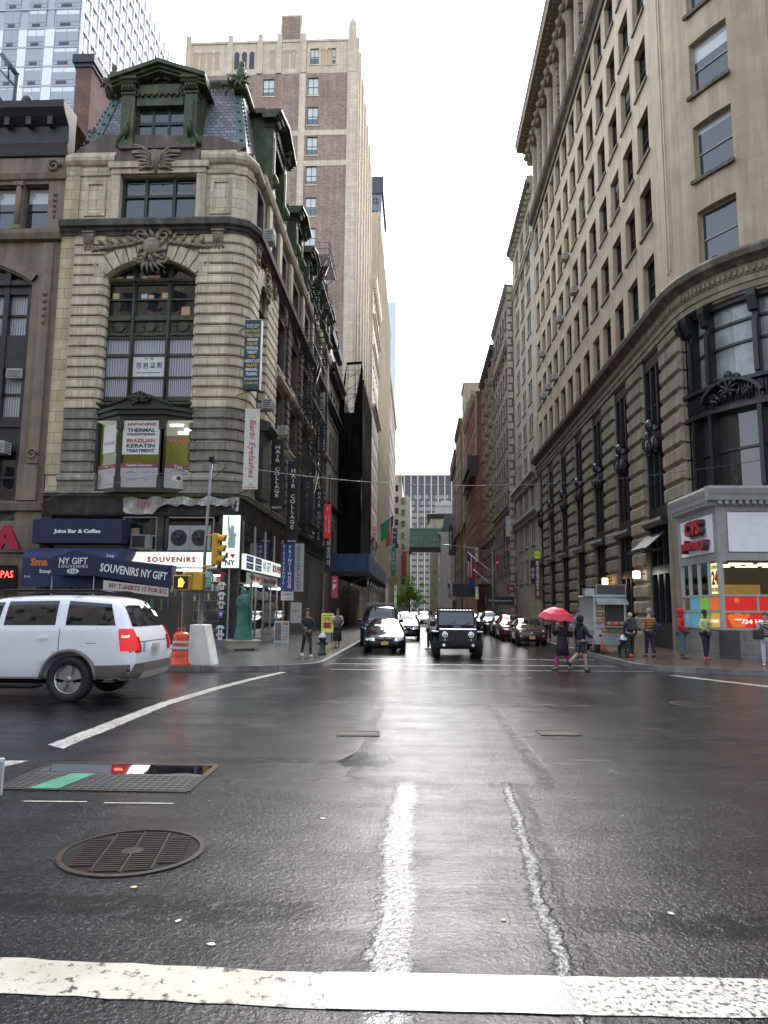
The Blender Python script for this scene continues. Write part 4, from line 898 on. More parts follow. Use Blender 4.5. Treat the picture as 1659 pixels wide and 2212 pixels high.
def eye(parent,x,z,s,open_,mats,rot=0,y=-.006):
 g=MB()
 if open_:
  n=14;pts=[(x+s*math.cos(6.283*i/n)*.5,y,z+s*.24*math.sin(6.283*i/n))for i in range(n)];g.add(pts,[list(range(n))],0)
  pts=[(x+s*.17*math.cos(6.283*i/n),y-.002,z+s*.17*math.sin(6.283*i/n))for i in range(n)];g.add(pts,[list(range(n))],1)
  pts=[(x+s*.07*math.cos(6.283*i/n),y-.004,z+s*.07*math.sin(6.283*i/n))for i in range(n)];g.add(pts,[list(range(n))],2)
 for i in range(9):
  t=-1+2*i/8;a=math.pi*.5-t*.9;zz_=z+(s*.24*math.sqrt(max(0,1-t*t*.8))if open_ else-s*.18*math.sqrt(max(0,1-t*t*.8)))
  sgn=1 if open_ else-1;g.add([(x+t*s*.5-.008,y-.005,zz_),(x+t*s*.5+.008,y-.005,zz_),(x+t*s*.62,y-.005,zz_+sgn*s*.14)],[(0,1,2)],2)
 for i in range(8):
  t0_,t1_=-1+2*i/8,-1+2*(i+1)/8
  zl=lambda t:z+s*(.42+.12*(1-t*t));g.quad((x+t0_*s*.6,y-.003,zl(t0_)),(x+t1_*s*.6,y-.003,zl(t1_)),(x+t1_*s*.6,y-.003,zl(t1_)+s*.07*(1-abs(t1_)*.6)),(x+t0_*s*.6,y-.003,zl(t0_)+s*.07*(1-abs(t0_)*.6)),3)
  if not open_:
   za=lambda t:z-s*.18*math.sqrt(max(0,1-t*t*.8));g.quad((x+t0_*s*.5,y-.002,za(t0_)),(x+t1_*s*.5,y-.002,za(t1_)),(x+t1_*s*.45,y-.002,z+s*.2*(1-t1_*t1_)),(x+t0_*s*.45,y-.002,z+s*.2*(1-t0_*t0_)),4)
 obj('printed_eye',g,mats,parent,fix=False)
EYEM=[plain('eye_white',(.6,.58,.55),.5),plain('eye_iris',(.10,.06,.04),.4),plain('lash_black',(.02,.015,.015),.5),plain('brow_brown',(.16,.10,.07),.6),plain('eyeshadow',(.30,.36,.45),.5)]
def poster(label,p,q,cap,eyes,wcap):
 d=Vector((q[0]-p[0],q[1]-p[1],0));L=d.length;c=((p[0]+q[0])/2,(p[1]+q[1])/2-.03,7.15);t=thing('window_poster',label,'poster',c,math.atan2(d.y,d.x))
 g=MB();g.box(-L/2+.12,L/2-.12,0,.012,-.44,.42);obj('print',g,SKIN_P,t);g=MB();g.box(-L/2+.12,L/2-.12,-.003,.012,.42,.62);obj('header',g,MAROON,t)
 text(t,cap,wcap,None,(0,-.007,.52),plain('caption_pale',(.6,.5,.5),.5),bold=.02)
 for e in eyes:eye(t,*e,EYEM)
poster('poster of a pale face with closed eyelids captioned Eyelash Extension',ol[1],ol[2],'Eyelash Extension',[(-.38,.0,.42,False),(.42,.0,.42,False)],1.15)
poster('poster of one open brown eye captioned Tint, right side of the bay',(ol[2][0]+.05,ol[2][1]),ol[3],'Tint',[(.05,.02,.62,True)],.38)
poster('narrow poster of a face captioned Wax, left side of the bay',ol[0],(ol[1][0]-.05,ol[1][1]),'Wax',[(-.2,.12,.28,True),(.25,.12,.28,True)],.2)
PINK=plain('letter_pink',(.62,.06,.28),.5)
sg=thing('window_sign','small white WAX sheet in the left side of the bay window','sign',(-13.72,30.68,8.9),math.atan2(Yb-31.05,1.28));g=MB();g.box(-.42,.42,-.01,.0,-.6,.65);obj('paper',g,PAPER,sg);text(sg,'WAX',.7,.18,(0,-.016,-.15),PINK,bold=-.01)
sg=tag(obj('window_lettering',letters('WAX',.85,.22,PINK),None,None,loc=(-10.62,30.66,8.85),rot=math.atan2(.7,1.24)),'pink WAX lettering on the right side of the bay glass','lettering')
WG=surf('dull_green_frame',(.035,.045,.03),.5,var=.2)
for(a,b)in SB[1:]:
 for z0_,z1_ in((7.2,10.0),(11.1,13.7),(15.0,17.9)):put_window(KB,FS,SD((a+b)/2),z0_,b-a,z1_-z0_,'triple',WG,GL_BLIND if z0_<14 else GL_DARK,.4,.08,CREAM_P)
 put_window(KB,FS,SD((a+b)/2),19.9,b-a-.4,2.1,'pair',WG,GL_DARK,.4,.08,CREAM_P)
put_window(KB,FS,SD(36.35),19.9,1.7,2.1,'pair',WG,GL_DARK,.4,.08,CREAM_P);put_window(KB,FS,SD(33.3),19.9,1.4,2.1,'pair',WG,GL_DARK,.4,.08,CREAM_P)
put_window(KB,FS,SD(34.0),6.7,1.8,9.6,'grid',GREEN,GL_DARK,.45)
m=MB();FSy=Fac(-7.4,31.8,0,1)
fbox(m,FS,SD(33.15),SD(34.85),.0,.55,6.7,9.9);fprof(m,FS,SD(33.0),SD(35.0),[(0,9.9),(.75,9.9),(.9,10.15),(.9,10.3),(0,10.6)]);obj('side_bay',m,DKGREEN,KB,True)
ac_unit('white air conditioner jutting from the attic window of the ornate corner building',FS,SD(34.3),20.0,.05,.7,.65,.5)
ac_unit('pale air conditioner beside the dark Quality Care sign',FS,SD(35.2),11.5,.0,.7,.5,.55)
ac_unit('pale air conditioner under the first fire-escape floor',FS,SD(39.4),11.2,.0,.7,.5,.55)
m=MB();m.box(-16.7,-8.0,31.02,31.4,5.55,6.40);m.prism([(-8.0,31.02),(-7.95,31.9),(-7.95,60.8),(-8.4,60.8),(-8.4,31.4),(-8.4,31.4)],5.55,6.40)
fprof(m,F1,0,8.75,[(-.1,5.55),(.06,5.55),(.10,5.66),(-.1,5.7)])
m.box(-16.7,-16.3,30.98,31.4,-.25,5.54);m.box(-8.75,-8.2,31.0,31.5,3.2,5.54);m.box(-13.05,-8.75,31.0,31.3,3.93,4.0);m.box(-11.5,-11.0,31.0,31.3,4.0,5.54)
obj('shop_frieze',m,DARKST,KB,True)
m=MB();m.box(-16.3,-8.4,33.6,33.7,-.2,5.6);m.quad((-16.3,31.2,3.3),(-8.2,31.2,3.3),(-8.2,33.6,3.3),(-16.3,33.6,3.3));m.box(-16.3,-16.2,31.4,33.6,-.2,5.5);m.box(-8.3,-8.25,45.0,60.5,-.2,5.5)
obj('shop_interior_wall',m,surf('dim_interior',(.045,.04,.04),.8,var=.3,emit=(.3,.28,.25),emit_s=.012),KB,True)
MULL=surf('aluminium_frame',(.32,.32,.31),.35,metal=.6,var=.1)
f=MB()
for x0,x1 in((-13.02,-11.5),(-11.2,-8.95)):
 for q0,q1,z0_,z1_ in((x0,x0+.05,4.0,5.5),(x1-.05,x1,4.0,5.5),(x0+.05,x1-.05,5.44,5.5),(x0+.05,x1-.05,4.0,4.05)):f.box(q0,q1,31.0,31.08,z0_,z1_)
f.box(-12.97,-11.55,31.0,31.08,4.62,4.68);f.box(-12.3,-12.25,31.0,31.08,4.05,4.62)
mz=obj('mezzanine_window',f,MULL,KB,True)
g=MB();g.quad((-13.0,31.2,4.0),(-11.5,31.2,4.0),(-11.5,31.2,5.5),(-13.0,31.2,5.5));obj('pane',g,GL_DARK,mz,True,fix=False)
g=MB();g.box(-12.95,-12.35,31.12,31.19,4.68,5.0);g.box(-12.95,-12.55,31.12,31.19,4.06,4.6);obj('stored_cardboard',g,surf('cardboard',(.30,.22,.13),.8),mz,True)
tt=thing('air_conditioner','grey window air conditioner above the souvenirs sign','air conditioner',(-12.1,31,4.05));g=MB();g.box(-.42,.42,-.35,.1,0,.62);obj('casing',bevel(g,surf('grey_ac',(.25,.25,.24),.5),.015),None,tt);g=MB();g.box(-.36,.22,-.36,-.34,.05,.57);obj('grille',g,plain('black_grille',(.02,.02,.02),.5),tt)
tt=thing('condenser_unit','big grey twin-fan condenser in the opening above the souvenirs sign','air conditioner',(-10.0,30.98,4.02))
g=MB();g.box(-.93,-.005,-.1,.3,0,1.08);g.box(.005,.93,-.1,.3,0,1.08);obj('casing',bevel(g,surf('condenser_grey',(.33,.34,.34),.4,var=.15),.015),None,tt)
for s in(-1,1):
 g=MB();g.lathe([(.36,-.125),(.36,-.10),(.34,-.10)],24,(s*.46,0,.54),ax='y',sm=False);f0=obj('fan_ring',g,plain('black_plastic',(.02,.02,.02),.4),tt)
 g=MB()
 for k in range(5):
  a=k*1.2566;c0,s0=math.cos(a),math.sin(a);c1,s1=math.cos(a+.7),math.sin(a+.7)
  g.add([(s*.46+.07*c0,-.13,.54+.07*s0),(s*.46+.33*c0,-.13,.54+.33*s0),(s*.46+.33*c1,-.155,.54+.33*s1),(s*.46+.07*c1,-.14,.54+.07*s1)],[(0,1,2,3)])
 for r in(.1,.18,.26,.33):
  n=20;pts=[(s*.46+r*math.cos(6.283*i/n),-.17,.54+r*math.sin(6.283*i/n))for i in range(n+1)];g.tube(pts,.006,4)
 g.ell((s*.46,-.15,.54),(.08,.05,.08),10,6);obj('fan',g,plain('fan_dark',(.03,.03,.035),.3),tt)
SIGNW=emis('lit_sign_face',(.93,1.0,.90),.16,(.7,.74,.68))
sg=thing('shop_sign','long lit white sign reading SOUVENIRS in red above the shop','sign',(-10.95,30.9,3.6))
g=MB();g.box(-2.2,2.2,0,.15,-.32,.33);obj('light_box',g,SIGNW,sg)
TRE=surf('sign_red',(.45,.015,.03),.5,var=0)
text(sg,'SOUVENIRS',2.15,.24,(.2,-.012,.0),TRE,bold=.045,spacing=1.25)
sg=thing('shop_sign','tall lit corner sign with statue silhouette and I heart NY','sign',(-8.13,30.82,4.4))
g=MB();g.box(-.385,.385,0,.3,-1.15,1.15);obj('light_box',g,SIGNW,sg);g=MB();g.box(-.42,.42,.02,.32,-1.18,1.18);obj('frame',g,plain('sign_frame',(.02,.02,.02),.4),sg)
def liberty_outline():return[(-.13,-.62),(.17,-.62),(.19,-.30),(.16,-.05),(.20,-.04),(.24,.14),(.13,.17),(.11,.26),(.10,.36),(.13,.45),(.09,.50),(.15,.60),(.06,.54),(.07,.64),(.01,.55),(-.03,.62),(-.04,.53),(-.05,.40),(-.10,.50),(-.13,.75),(-.15,.90),(-.11,.97),(-.14,1.10),(-.19,1.05),(-.22,.97),(-.19,.90),(-.20,.70),(-.19,.42),(-.15,.20),(-.14,-.1),(-.17,-.4)]
g=MB();g.prism([(x*.95+.02,z*.82+.22)for x,z in liberty_outline()],-.012,-.002,ax='y');obj('printed_statue',g,plain('pale_green_print',(.38,.52,.42),.6),sg)
g=MB();n=24;hp=[(.16*math.sin(6.283*i/n)**3*.55+.10,(.13*math.cos(6.283*i/n)-.05*math.cos(12.566*i/n)-.02*math.cos(18.85*i/n))*.75-.62)for i in range(n)];g.prism(hp,-.014,-.002,ax='y');obj('printed_heart',g,TRE,sg)
text(sg,'I',.1,.23,(-.16,-.012,-.61),TB,bold=.03);text(sg,'NY',.44,.24,(0,-.012,-.92),TB,bold=.03)
Fs_=R(90)
sg=thing('shop_sign','long lit sign on the side street reading NY-GIFT SOUVENIRS with blue labels','sign',(-7.82,38.2,3.62),Fs_)
g=MB();g.box(-5.9,5.9,0,.2,-.34,.36);obj('light_box',g,SIGNW,sg)
BLU=surf('label_blue',(.03,.10,.30),.5,var=0)
text(sg,'NY-GIFT',1.9,.48,(-1.2,-.012,.02),plain('letter_greenish',(.05,.28,.25),.5),bold=.0);text(sg,'SOUVENIRS',3.4,.40,(1.9,-.012,.02),TRE,bold=.05)
for i,(x,z,s_)in enumerate(((-5.0,.17,'Key Chains'),(-3.2,.17,'Luggage'),(-5.0,-.16,'Magnets'),(-3.2,-.16,'Films'),(4.2,.17,'T-Shirts'),(5.3,.17,'Sun Glasses'),(4.2,-.16,'Batteries'),(5.3,-.16,'Umbrella'))):
 w_=1.4 if i<4 else .9;g=MB();g.box(x-w_/2,x+w_/2,-.008,.0,z-.14,z+.14);lb=obj('blue_label',g,BLU,sg);text(lb,s_,w_*.8,.14,(x,-.014,z),TW)
sg=thing('shop_banner','white banner under the side sign, I love NY T-shirts 2 for $10','banner',(-7.85,36.4,2.92),Fs_)
g=MB();g.box(-3.6,3.6,0,.03,-.25,.25);obj('cloth',g,surf('banner_white',(.55,.52,.47),.6,var=.1),sg);text(sg,'" I ♥ NY "  T-Shirts 2 for $10',6.4,.34,(.1,-.01,0),plain('letter_maroon',(.30,.03,.03),.5),bold=.02)
sg=thing('shop_sign','dark signboard reading WATCH beyond the souvenir banner','sign',(-7.84,42.3,2.9),Fs_);g=MB();g.box(-2.2,2.2,0,.1,-.28,.22);obj('board',g,plain('dark_board',(.03,.025,.02),.5),sg);text(sg,'WATCH',1.3,.2,(0,-.01,.08),plain('letter_gold',(.4,.28,.05),.5),bold=.02)
text_fr=obj('frieze_lettering',letters('NEW YORK SOUVENIR',7.5,.42,surf('dull_brown_letter',(.16,.09,.05),.6),bold=.02),None,KB,loc=tuple(Vector((-7.94,38.5,5.98))-root_off(KB)),rot=Fs_)
f=MB();ol2=[(-10.3,31.35),(-9.45,31.1),(-8.2,31.1),(-7.95,31.6)]
m=MB();m.prism([(-10.3,31.45),(-10.25,31.2),(-9.48,31.0),(-8.15,31.0),(-8.15,31.45)],-.25,.19);obj('stall_riser',m,surf('grey_tile',(.16,.17,.18),.35,var=.15),KB,True)
for x,y in((-10.3,31.3),(-9.47,31.03),(-8.2,31.03)):f.box(x-.035,x+.035,y-.03,y+.04,.19 if x>-10.2 else-.2,3.25)
f.box(-10.3,-8.2,31.03,31.09,3.2,3.26)
for y in(32.6,34.4,35.2,37.0,38.8,40.6,42.6):f.box(-8.0,-7.92,y-.04,y+.04,-.2,2.65)
f.box(-8.0,-7.92,31.6,44.4,2.6,2.68);f.box(-8.0,-7.92,31.6,44.4,-.22,.05)
for y in(32.4,34.8,37.2,39.6,42.0):f.box(-8.02,-7.94,y-.05,y+.05,3.98,5.5)
sf=obj('shop_front_frame',f,MULL,KB,True)
g=MB();g.quad((-10.28,31.3,.19),(-9.47,31.06,.19),(-9.47,31.06,3.2),(-10.28,31.3,3.2));g.quad((-9.47,31.06,.19),(-8.2,31.06,.19),(-8.2,31.06,3.2),(-9.47,31.06,3.2));g.quad((-7.96,31.6,0),(-7.96,44.4,0),(-7.96,44.4,2.6),(-7.96,31.6,2.6));obj('pane',g,CLEAR,sf,True,fix=False)
g=MB();g.quad((-7.98,31.7,3.98),(-7.98,44.4,3.98),(-7.98,44.4,5.5),(-7.98,31.7,5.5));obj('upper_pane',g,GL_DARK,sf,True,fix=False)
m=MB();m.box(-8.35,-8.0,44.5,60.7,-.3,5.5);m.box(-8.7,-7.93,31.45,31.7,-.25,3.2);m.box(-8.3,-8.2,31.7,44.5,5.5,5.54);obj('shop_pier',m,DARKST,KB,True)
shm=MB();stock=[MB()for _ in range(5)]
for z in(.5,.95,1.4,1.85,2.3,2.7):
 shm.box(-10.1,-8.5,32.0,32.3,z-.02,z)
 x=-10.05
 while x<-8.6:w_=rnd.uniform(.04,.13);stock[rnd.randrange(5)].box(x,x+w_,32.02,32.22,z+.001,z+rnd.uniform(.1,.34));x+=w_+rnd.uniform(.01,.06)
for z in(.5,1.0,1.5,2.0):
 shm.box(-8.6,-8.3,32.8,44.0,z-.02,z);y=32.9
 while y<43.8:w_=rnd.uniform(.08,.3);stock[rnd.randrange(5)].box(-8.55,-8.35,y,y+w_,z+.001,z+rnd.uniform(.12,.4));y+=w_+rnd.uniform(.03,.2)
x=-16.1
while x<-10.6:
 w_=rnd.uniform(.05,.14);zt_=rnd.choice((1.2,1.9,2.6));stock[rnd.randrange(5)].box(x,x+w_,32.4,32.6,zt_-rnd.uniform(.3,.6),zt_);x+=w_+rnd.uniform(.02,.10)
obj('shelf',shm,plain('shelf_glass',(.2,.22,.2),.3),KB,True)
for i,c in enumerate([(.22,.05,.05),(.05,.07,.14),(.26,.25,.22),(.06,.14,.10),(.08,.065,.05)]):o=obj('souvenir_stock',stock[i],plain('stock_%d'%i,c,.5,var=.2));tag(o,'small %s souvenirs crowding the shop shelves'%['red','blue','pale','green','brown'][i],'souvenirs');o['kind']='stuff'
for i,(x0,x1,y,z,r)in enumerate(((-12.1,-9.3,30.75,3.14,0),(-9.6,-8.5,31.6,2.95,0))):
 g=MB();g.box(x0,x1,y-.04,y+.04,z-.035,z+.035);tag(obj('tube_light',g,LAMP),['long lit tube under the souvenirs sign','short lit tube inside the corner shop window'][i],'tube light')
for i,(y0_,y1_)in enumerate(((33.6,35.3),(39.6,42.4))):
 g=MB();g.box(-7.75,-7.68,y0_,y1_,2.55,2.62);tag(obj('tube_light',g,LAMP),['lit tube above the green statue','lit tube farther along the side street shop front'][i],'tube light')
ltd=bpy.data.lights.new('shop_lamp','AREA');ltd.shape='RECTANGLE';ltd.size=4;ltd.size_y=.3;ltd.energy=14;ltd.color=(.92,1,.95);lt=bpy.data.objects.new('shop_lamp',ltd);COL.objects.link(lt);lt.location=(-10.3,31.7,3.2)
ltd2=ltd.copy();ltd2.size=9;ltd2.energy=16;lt=bpy.data.objects.new('shop_lamp',ltd2);COL.objects.link(lt);lt.location=(-8.5,38,2.9);lt.rotation_euler=(0,0,R(90))
TSH=[(-.10,-.17),(.10,-.17),(.10,.06),(.16,.0),(.20,.05),(.10,.16),(.04,.17),(.0,.145),(-.04,.17),(-.10,.16),(-.20,.05),(-.16,.0),(-.10,.06)]
for i,(z,c,nm)in enumerate(((2.48,(.6,.6,.6),'white'),(2.05,(.6,.6,.6),'white'),(1.66,(.45,.5,.45),'pale'),(1.27,(.08,.10,.32),'blue'),(.62,(.6,.6,.6),'white'),(.20+.12,(.6,.6,.6),'white'))):
 t=thing('t_shirt','%s T-shirt in the hanging string, %s from the top'%(nm,['first','second','third','fourth','fifth','sixth'][i]),'t-shirt',(-8.5,30.99,z),0,'t-shirts strung in the shop window')
 g=MB();g.prism([(x*.95,q*1.0)for x,q in TSH],-.012,0,ax='y');obj('cloth',g,plain('shirt_%d'%i,c,.8),t);g=MB();g.box(-.045,.045,-.016,-.012,-.06,.05);obj('print',g,[TR,TR,TB,TW,TB,TR][i],t)
t=thing('t_shirt','green I love NY T-shirt hanging high in the corner window','t-shirt',(-9.15,31.0,2.78));g=MB();g.prism([(x*1.5,q*2.0)for x,q in TSH],-.012,0,ax='y');obj('cloth',g,plain('shirt_green',(.18,.36,.32),.8),t);text(t,'I♥NY',.26,.10,(0,-.014,.02),TR,bold=.02)
t=thing('t_shirt','maroon T-shirt at the top of the shirt string','t-shirt',(-8.5,30.99,2.92));g=MB();g.prism([(x*.95,q*1.0)for x,q in TSH],-.012,0,ax='y');obj('cloth',g,plain('shirt_maroon',(.25,.03,.05),.8),t)
# ================================================================ right side
BEIGE=surf('beige_limestone',(.54,.425,.275),.75,var=.14,scale=.8,block=(1.6,.98),bvar=.05,mortar=(.38,.30,.20),msize=.006,bump=.2,stain=(.38,.29,.19),stain_s=.5,streak=.22)
BEIGE2=surf('rusticated_limestone',(.37,.305,.215),.75,var=.25,scale=1.4,bump=.35,bscale=18,stain=(.24,.20,.14),stain_s=.5,streak=.3)
BEIGE3=surf('weathered_cornice_stone',(.21,.175,.12),.75,var=.3,scale=1.5,bump=.3,stain=(.10,.11,.06),stain_s=.5,streak=.45)
IRONB=surf('black_iron_bay',(.022,.022,.026),.4,var=.3,scale=4,bump=.3,bscale=20)
WFR=surf('pale_window_frame',(.42,.39,.30),.5,var=.1);WFD=surf('dark_window_frame',(.05,.045,.04),.5,var=.1)
SHADE=glassy('shaded_window_glass',(.012,.014,.018),.05,blind=1.1,bcol=(.50,.55,.52))
GL_SKY=glassy('sky_toned_window_glass',(.035,.042,.048),.03,wav=.06,wsc=.8,blind=.5,bcol=(.5,.52,.5))  # pale blind tone stands in for bright reflections in these panes
RB=thing('office_building','big beige limestone office block with a rounded corner and deep black bays','building',(14,48,-.2))
YA=31.4;YB=67.8
FR=Fac(11.5,YB,0,-1);FC=Arc(17.0,YA,5.5,math.pi,1)
LU=YB-YA;AU=5.5*math.pi/2
VY=lambda y:YB-y
w=MB();hs_=[];rows=[16.55+3.93*k for k in range(6)]
cols=[34.55+2.66*i for i in range(13)]
for z in rows[1:]:
 for y in cols:hs_.append((VY(y)-.88,VY(y)+.88,z,z+2.42))
hs_=[h for h in hs_ if h[0]>.2];cols=[y for y in cols if VY(y)-.88>.2]
for y in cols:hs_.append((VY(y)-.88,VY(y)+.88,16.55,18.97))
fwall(w,FR,0,LU,15.0,40,hs_,.36)
aw=[]
ac=[AU*.352,AU*.8]
for z in rows[1:]:
 for u in ac:aw.append((u-.92,u+.92,z-.6,z+1.9))
for u in ac:aw.append((u-.92,u+.92,15.95,18.45))
fwall(w,FC,0,AU,15.0,47,aw,.45)
w.quad((11.5,YB,-.3),(40,YB,-.3),(40,YB,48.5),(11.5,YB,48.5));w.quad((11.5,YB,48.45),(40,YB,48.5),(40,26,48.5),(17,26,48.5))
w.quad((17.0,YA-5.5,15.5),(40,YA-5.5,15.5),(40,YA-5.5,47),(17,YA-5.5,47))
hs2=[(VY(y)-.8,VY(y)+.8,40.6,44.6)for y in cols]
fwall(w,FR,0,LU,40,48.5,hs2,.9)
obj('wall',w,BEIGE,RB,True)
for z in rows:
 z_=z;h_=2.42
 for y in cols:put_window(RB,FR,VY(y),z_,1.76,h_,'sash',WFD,GL_BLIND if rnd.random()<.3 else GL_SHADE,.36,.09,BEIGE3)
 for u in ac:put_window(RB,FC,u,z_-.6,1.8,2.48,'sash',WFR,GL_SKY,.40,.12,BEIGE3)
for y in cols:put_window(RB,FR,VY(y),40.6,1.6,4.0,'tall',WFD,GL_DARK,.9)
m=MB();fbox(m,FR,LU-.55,LU-.40,0,.05,16.9,40);fbox(m,FR,LU-.2,LU-.08,0,.05,16.9,40);fbox(m,FC,AU*.62,AU*.635,0,.05,16.9,40);obj('wall_rib',m,BEIGE,RB,True)
low=[(0,14.2),(.12,14.2),(.14,14.42),(.2,14.46),(.2,14.7),(.26,14.75),(.28,15.0),(.34,15.12),(0,15.15)]
mid=[(0,15.12),(.36,15.12),(.52,15.26),(.68,15.36),(.74,15.6),(.62,15.76),(0,15.88)]
m=MB();fprof(m,FR,-.3,LU,low);fprof(m,FC,0,AU,low);frz=m
m=MB();fprof(m,FR,-.3,LU,mid);fprof(m,FC,0,AU,mid);obj('middle_cornice',m,BEIGE3,RB,True)
m=frz
for F,L in((FR,LU),(FC,AU)):
 n=int(L/.22)
 for i in range(n):fbox(m,F,.05+i*L/n,.05+i*L/n+.12,.25,.34,14.80,15.0)
obj('frieze',m,BEIGE2,RB,True)
m=MB();m.box(11.52,13.0,30.85,YA,14.0,15.5);top=[(0,39.0),(.15,39.0),(.2,39.4),(.5,39.6),(.62,39.9),(.5,40.05),(0,40.1)]
fprof(m,FR,0,LU,top);fprof(m,FC,0,AU,top);obj('upper_ledge',m,BEIGE3,RB,True)
m=MB();n=120
for i in range(n):fbox(m,FR,i*LU/n,i*LU/n+.16,.36,.56,40.1,40.3)
obj('ledge_crest',m,BEIGE3,RB,True)
m=MB()
for i in range(14):
 y=33.2+2.66*i
 if VY(y)<.5:continue
 for dy in(0,):
  c=FR.P(VY(y),.12,40.1);m.lathe([(.48,0),(.48,.25),(.38,.35),(.36,5.2),(.42,5.35),(.55,5.9)],12,c)
 if i%3==2:
  for k in range(8):fbox(m,FR,VY(y)-.6,VY(y)+.6,.0,.3,40.15+k*.75,40.15+k*.75+.66)
obj('colonnade',m,BEIGE2,RB,True)
m=MB();fprof(m,FR,-.2,LU,[(0,46.0),(.55,46.0),(.6,46.6),(.7,46.7),(.7,47.2),(1.0,47.4),(1.6,47.45),(1.65,47.9),(1.75,48.2),(1.7,48.6),(0,48.7)]);fprof(m,FC,0,AU,[(0,46.0),(.65,46.0),(.7,46.6),(.8,47.3),(1.0,47.4),(1.6,47.45),(1.7,48.6),(0,48.7)])
CBR=surf('cornice_brown',(.26,.20,.145),.7,var=.2,bump=.2)
for i in range(70):fbox(m,FR,i*LU/70+.1,i*LU/70+.3,.7,1.3,47.22,47.42)
for i in range(28):
 u=.6+i*LU/28;p=FR.P(u,.75,46.35);m.ell(p,(.3,.32,.34),6,4);leaf(m,FR,u,46.1,.5,R(60),.2,.7);leaf(m,FR,u,46.1,.5,R(120),.2,.7)
obj('roof_cornice',m,CBR,RB,True)
bays=[];w=MB()
for i in range(7):
 m=MB()
 ya=30.85+5.35*i;yb=min(ya+2.6,YB)
 if ya>YB:break
 z=.55 if i else 6.4
 while z<14.0:
  zt=min(z+.70,14.18);x0,x1=11.38,11.8;e=.10
  o=len(m.v)
  m.v+=[(11.5,ya-.05,z),(11.5,yb+.05,z),(11.5,yb+.05,zt),(11.5,ya-.05,zt),(x0,ya+e,z+e),(x0,yb-e,z+e),(x0,yb-e,zt-e),(x0,ya+e,zt-e),(x1,ya-.05,z),(x1,yb+.05,z),(x1,yb+.05,zt),(x1,ya-.05,zt)]
  for f in([4,5,6,7],[0,1,5,4],[1,2,6,5],[2,3,7,6],[3,0,4,7],[0,3,11,8],[1,9,10,2],[3,2,10,11],[0,8,9,1]):m.f.append([o+q for q in f]);m.m.append(0);m.smooth.append(False)
  z+=.805
 if i:m.box(11.25,11.8,ya-.1,yb+.1,-.3,.28);m.tube([(11.48,ya-.12,.36),(11.48,yb+.12,.36)],.16,10);m.tube([(11.32,ya-.06,.0),(11.32,yb+.06,.0)],.01,4)
 w=MB();w.box(11.52,12.9,ya+.02,yb-.02,-.3,14.3);pr=obj('rusticated_pier',m,BEIGE2,RB,True);obj('core',w,BEIGE2,pr,True)
 if yb<YB-1:bays.append((yb,30.85+5.35*(i+1)))
BAYGL=GL_SHADE
for bi,(a,b)in enumerate(bays):
 f=MB();fbox(f,FR,VY(b),VY(a),-.5,-.4,-.3,14.2)
 for k in range(4):u=VY(b)+.1+(VY(a)-VY(b)-.2)*k/3;fbox(f,FR,u-.1,u+.1,-.4,-.08,1.0,14.2)
 for z0_,z1_ in((-.3,1.0),(3.3,3.7),(5.6,6.5),(9.2,10.1),(13.5,14.2)):fbox(f,FR,VY(b),VY(a),-.4,-.06,z0_,z1_)
 for z in(7.8,11.6):fbox(f,FR,VY(b),VY(a),-.4,-.16,z-.05,z+.05)
 uc=(VY(a)+VY(b))/2
 fprof(f,FR,VY(b)+.05,VY(a)-.05,[(-.65,9.0),(-.1,9.3),(.15,9.7),(.2,10.0),(-.65,10.2)]);c=FR.P(uc,-.1,9.9);f.tube([FR.P(uc-.6,-.05,10.2),FR.P(uc,.1,10.6),FR.P(uc+.6,-.05,10.2)],.12,6);f.ell(FR.P(uc,.15,10.5),(.25,.25,.35),8,6)
 for s in(-1,1):f.ell(FR.P(uc+s*.5,.05,9.6),(.22,.3,.45),7,5);scroll(f,FR,uc+s*.5,10.1,.2,s,1.3,.07,.15)
 fprof(f,FR,VY(b)-.05,VY(a)+.05,[(-.6,5.5),(.2,5.55),(.35,5.75),(.3,5.9),(-.6,6.1)])
 bo=obj('iron_bay',f,IRONB,RB,True)
 g=MB()
 for z0_,z1_ in((1.0,3.3),(3.7,5.6),(6.5,9.2),(10.1,13.5)):g.quad(FR.P(VY(b),-.25,z0_),FR.P(VY(a),-.25,z0_),FR.P(VY(a),-.25,z1_),FR.P(VY(b),-.25,z1_))
 obj('pane',g,BAYGL,bo,True,fix=False)
t=thing('canopy','dark sloping glass canopy between the stone piers behind the pharmacy','canopy',(11.2,35.0,4.9));m=MB();v=[(-.7,-1.3,-.5),(-.7,1.3,-.5),(.25,1.3,.35),(.25,-1.3,.35)];m.add(v+[(x,y,z-.05)for x,y,z in v],[(0,1,2,3),(7,6,5,4),(0,4,5,1),(2,6,7,3),(0,3,7,4),(1,5,6,2)]);obj('roof',m,surf('canopy_metal',(.06,.065,.08),.25,var=.2),t)
m=MB()
for i in range(6):m.box(-.72,.25,-1.3+i*.5,-1.26+i*.5,-.52,-.48)
m.box(-.74,-.68,-1.3,1.3,-.62,-.44);obj('frame',m,IRONB,t)
for i,(x,y,z,c,lab)in enumerate(((10.95,36.6,3.35,(1,.97,.9),'glowing white wall lamp by the pharmacy'),(10.95,42.7,3.25,(1,.55,.15),'glowing orange wall lamp above the food cart'))):
 t=thing('wall_lamp',lab,'lamp',(x,y,z));m=MB();m.box(-.14,.14,-.14,.14,-.2,.16);obj('lantern',bevel(m,emis('lantern_%d'%i,c,2.2),.03),None,t);m=MB();m.box(-.16,.3,-.16,.16,.17,.21);m.box(.1,.42,-.04,.04,.0,.06);obj('bracket',m,IRONB,t)
f=MB();g=MB();g2=MB()
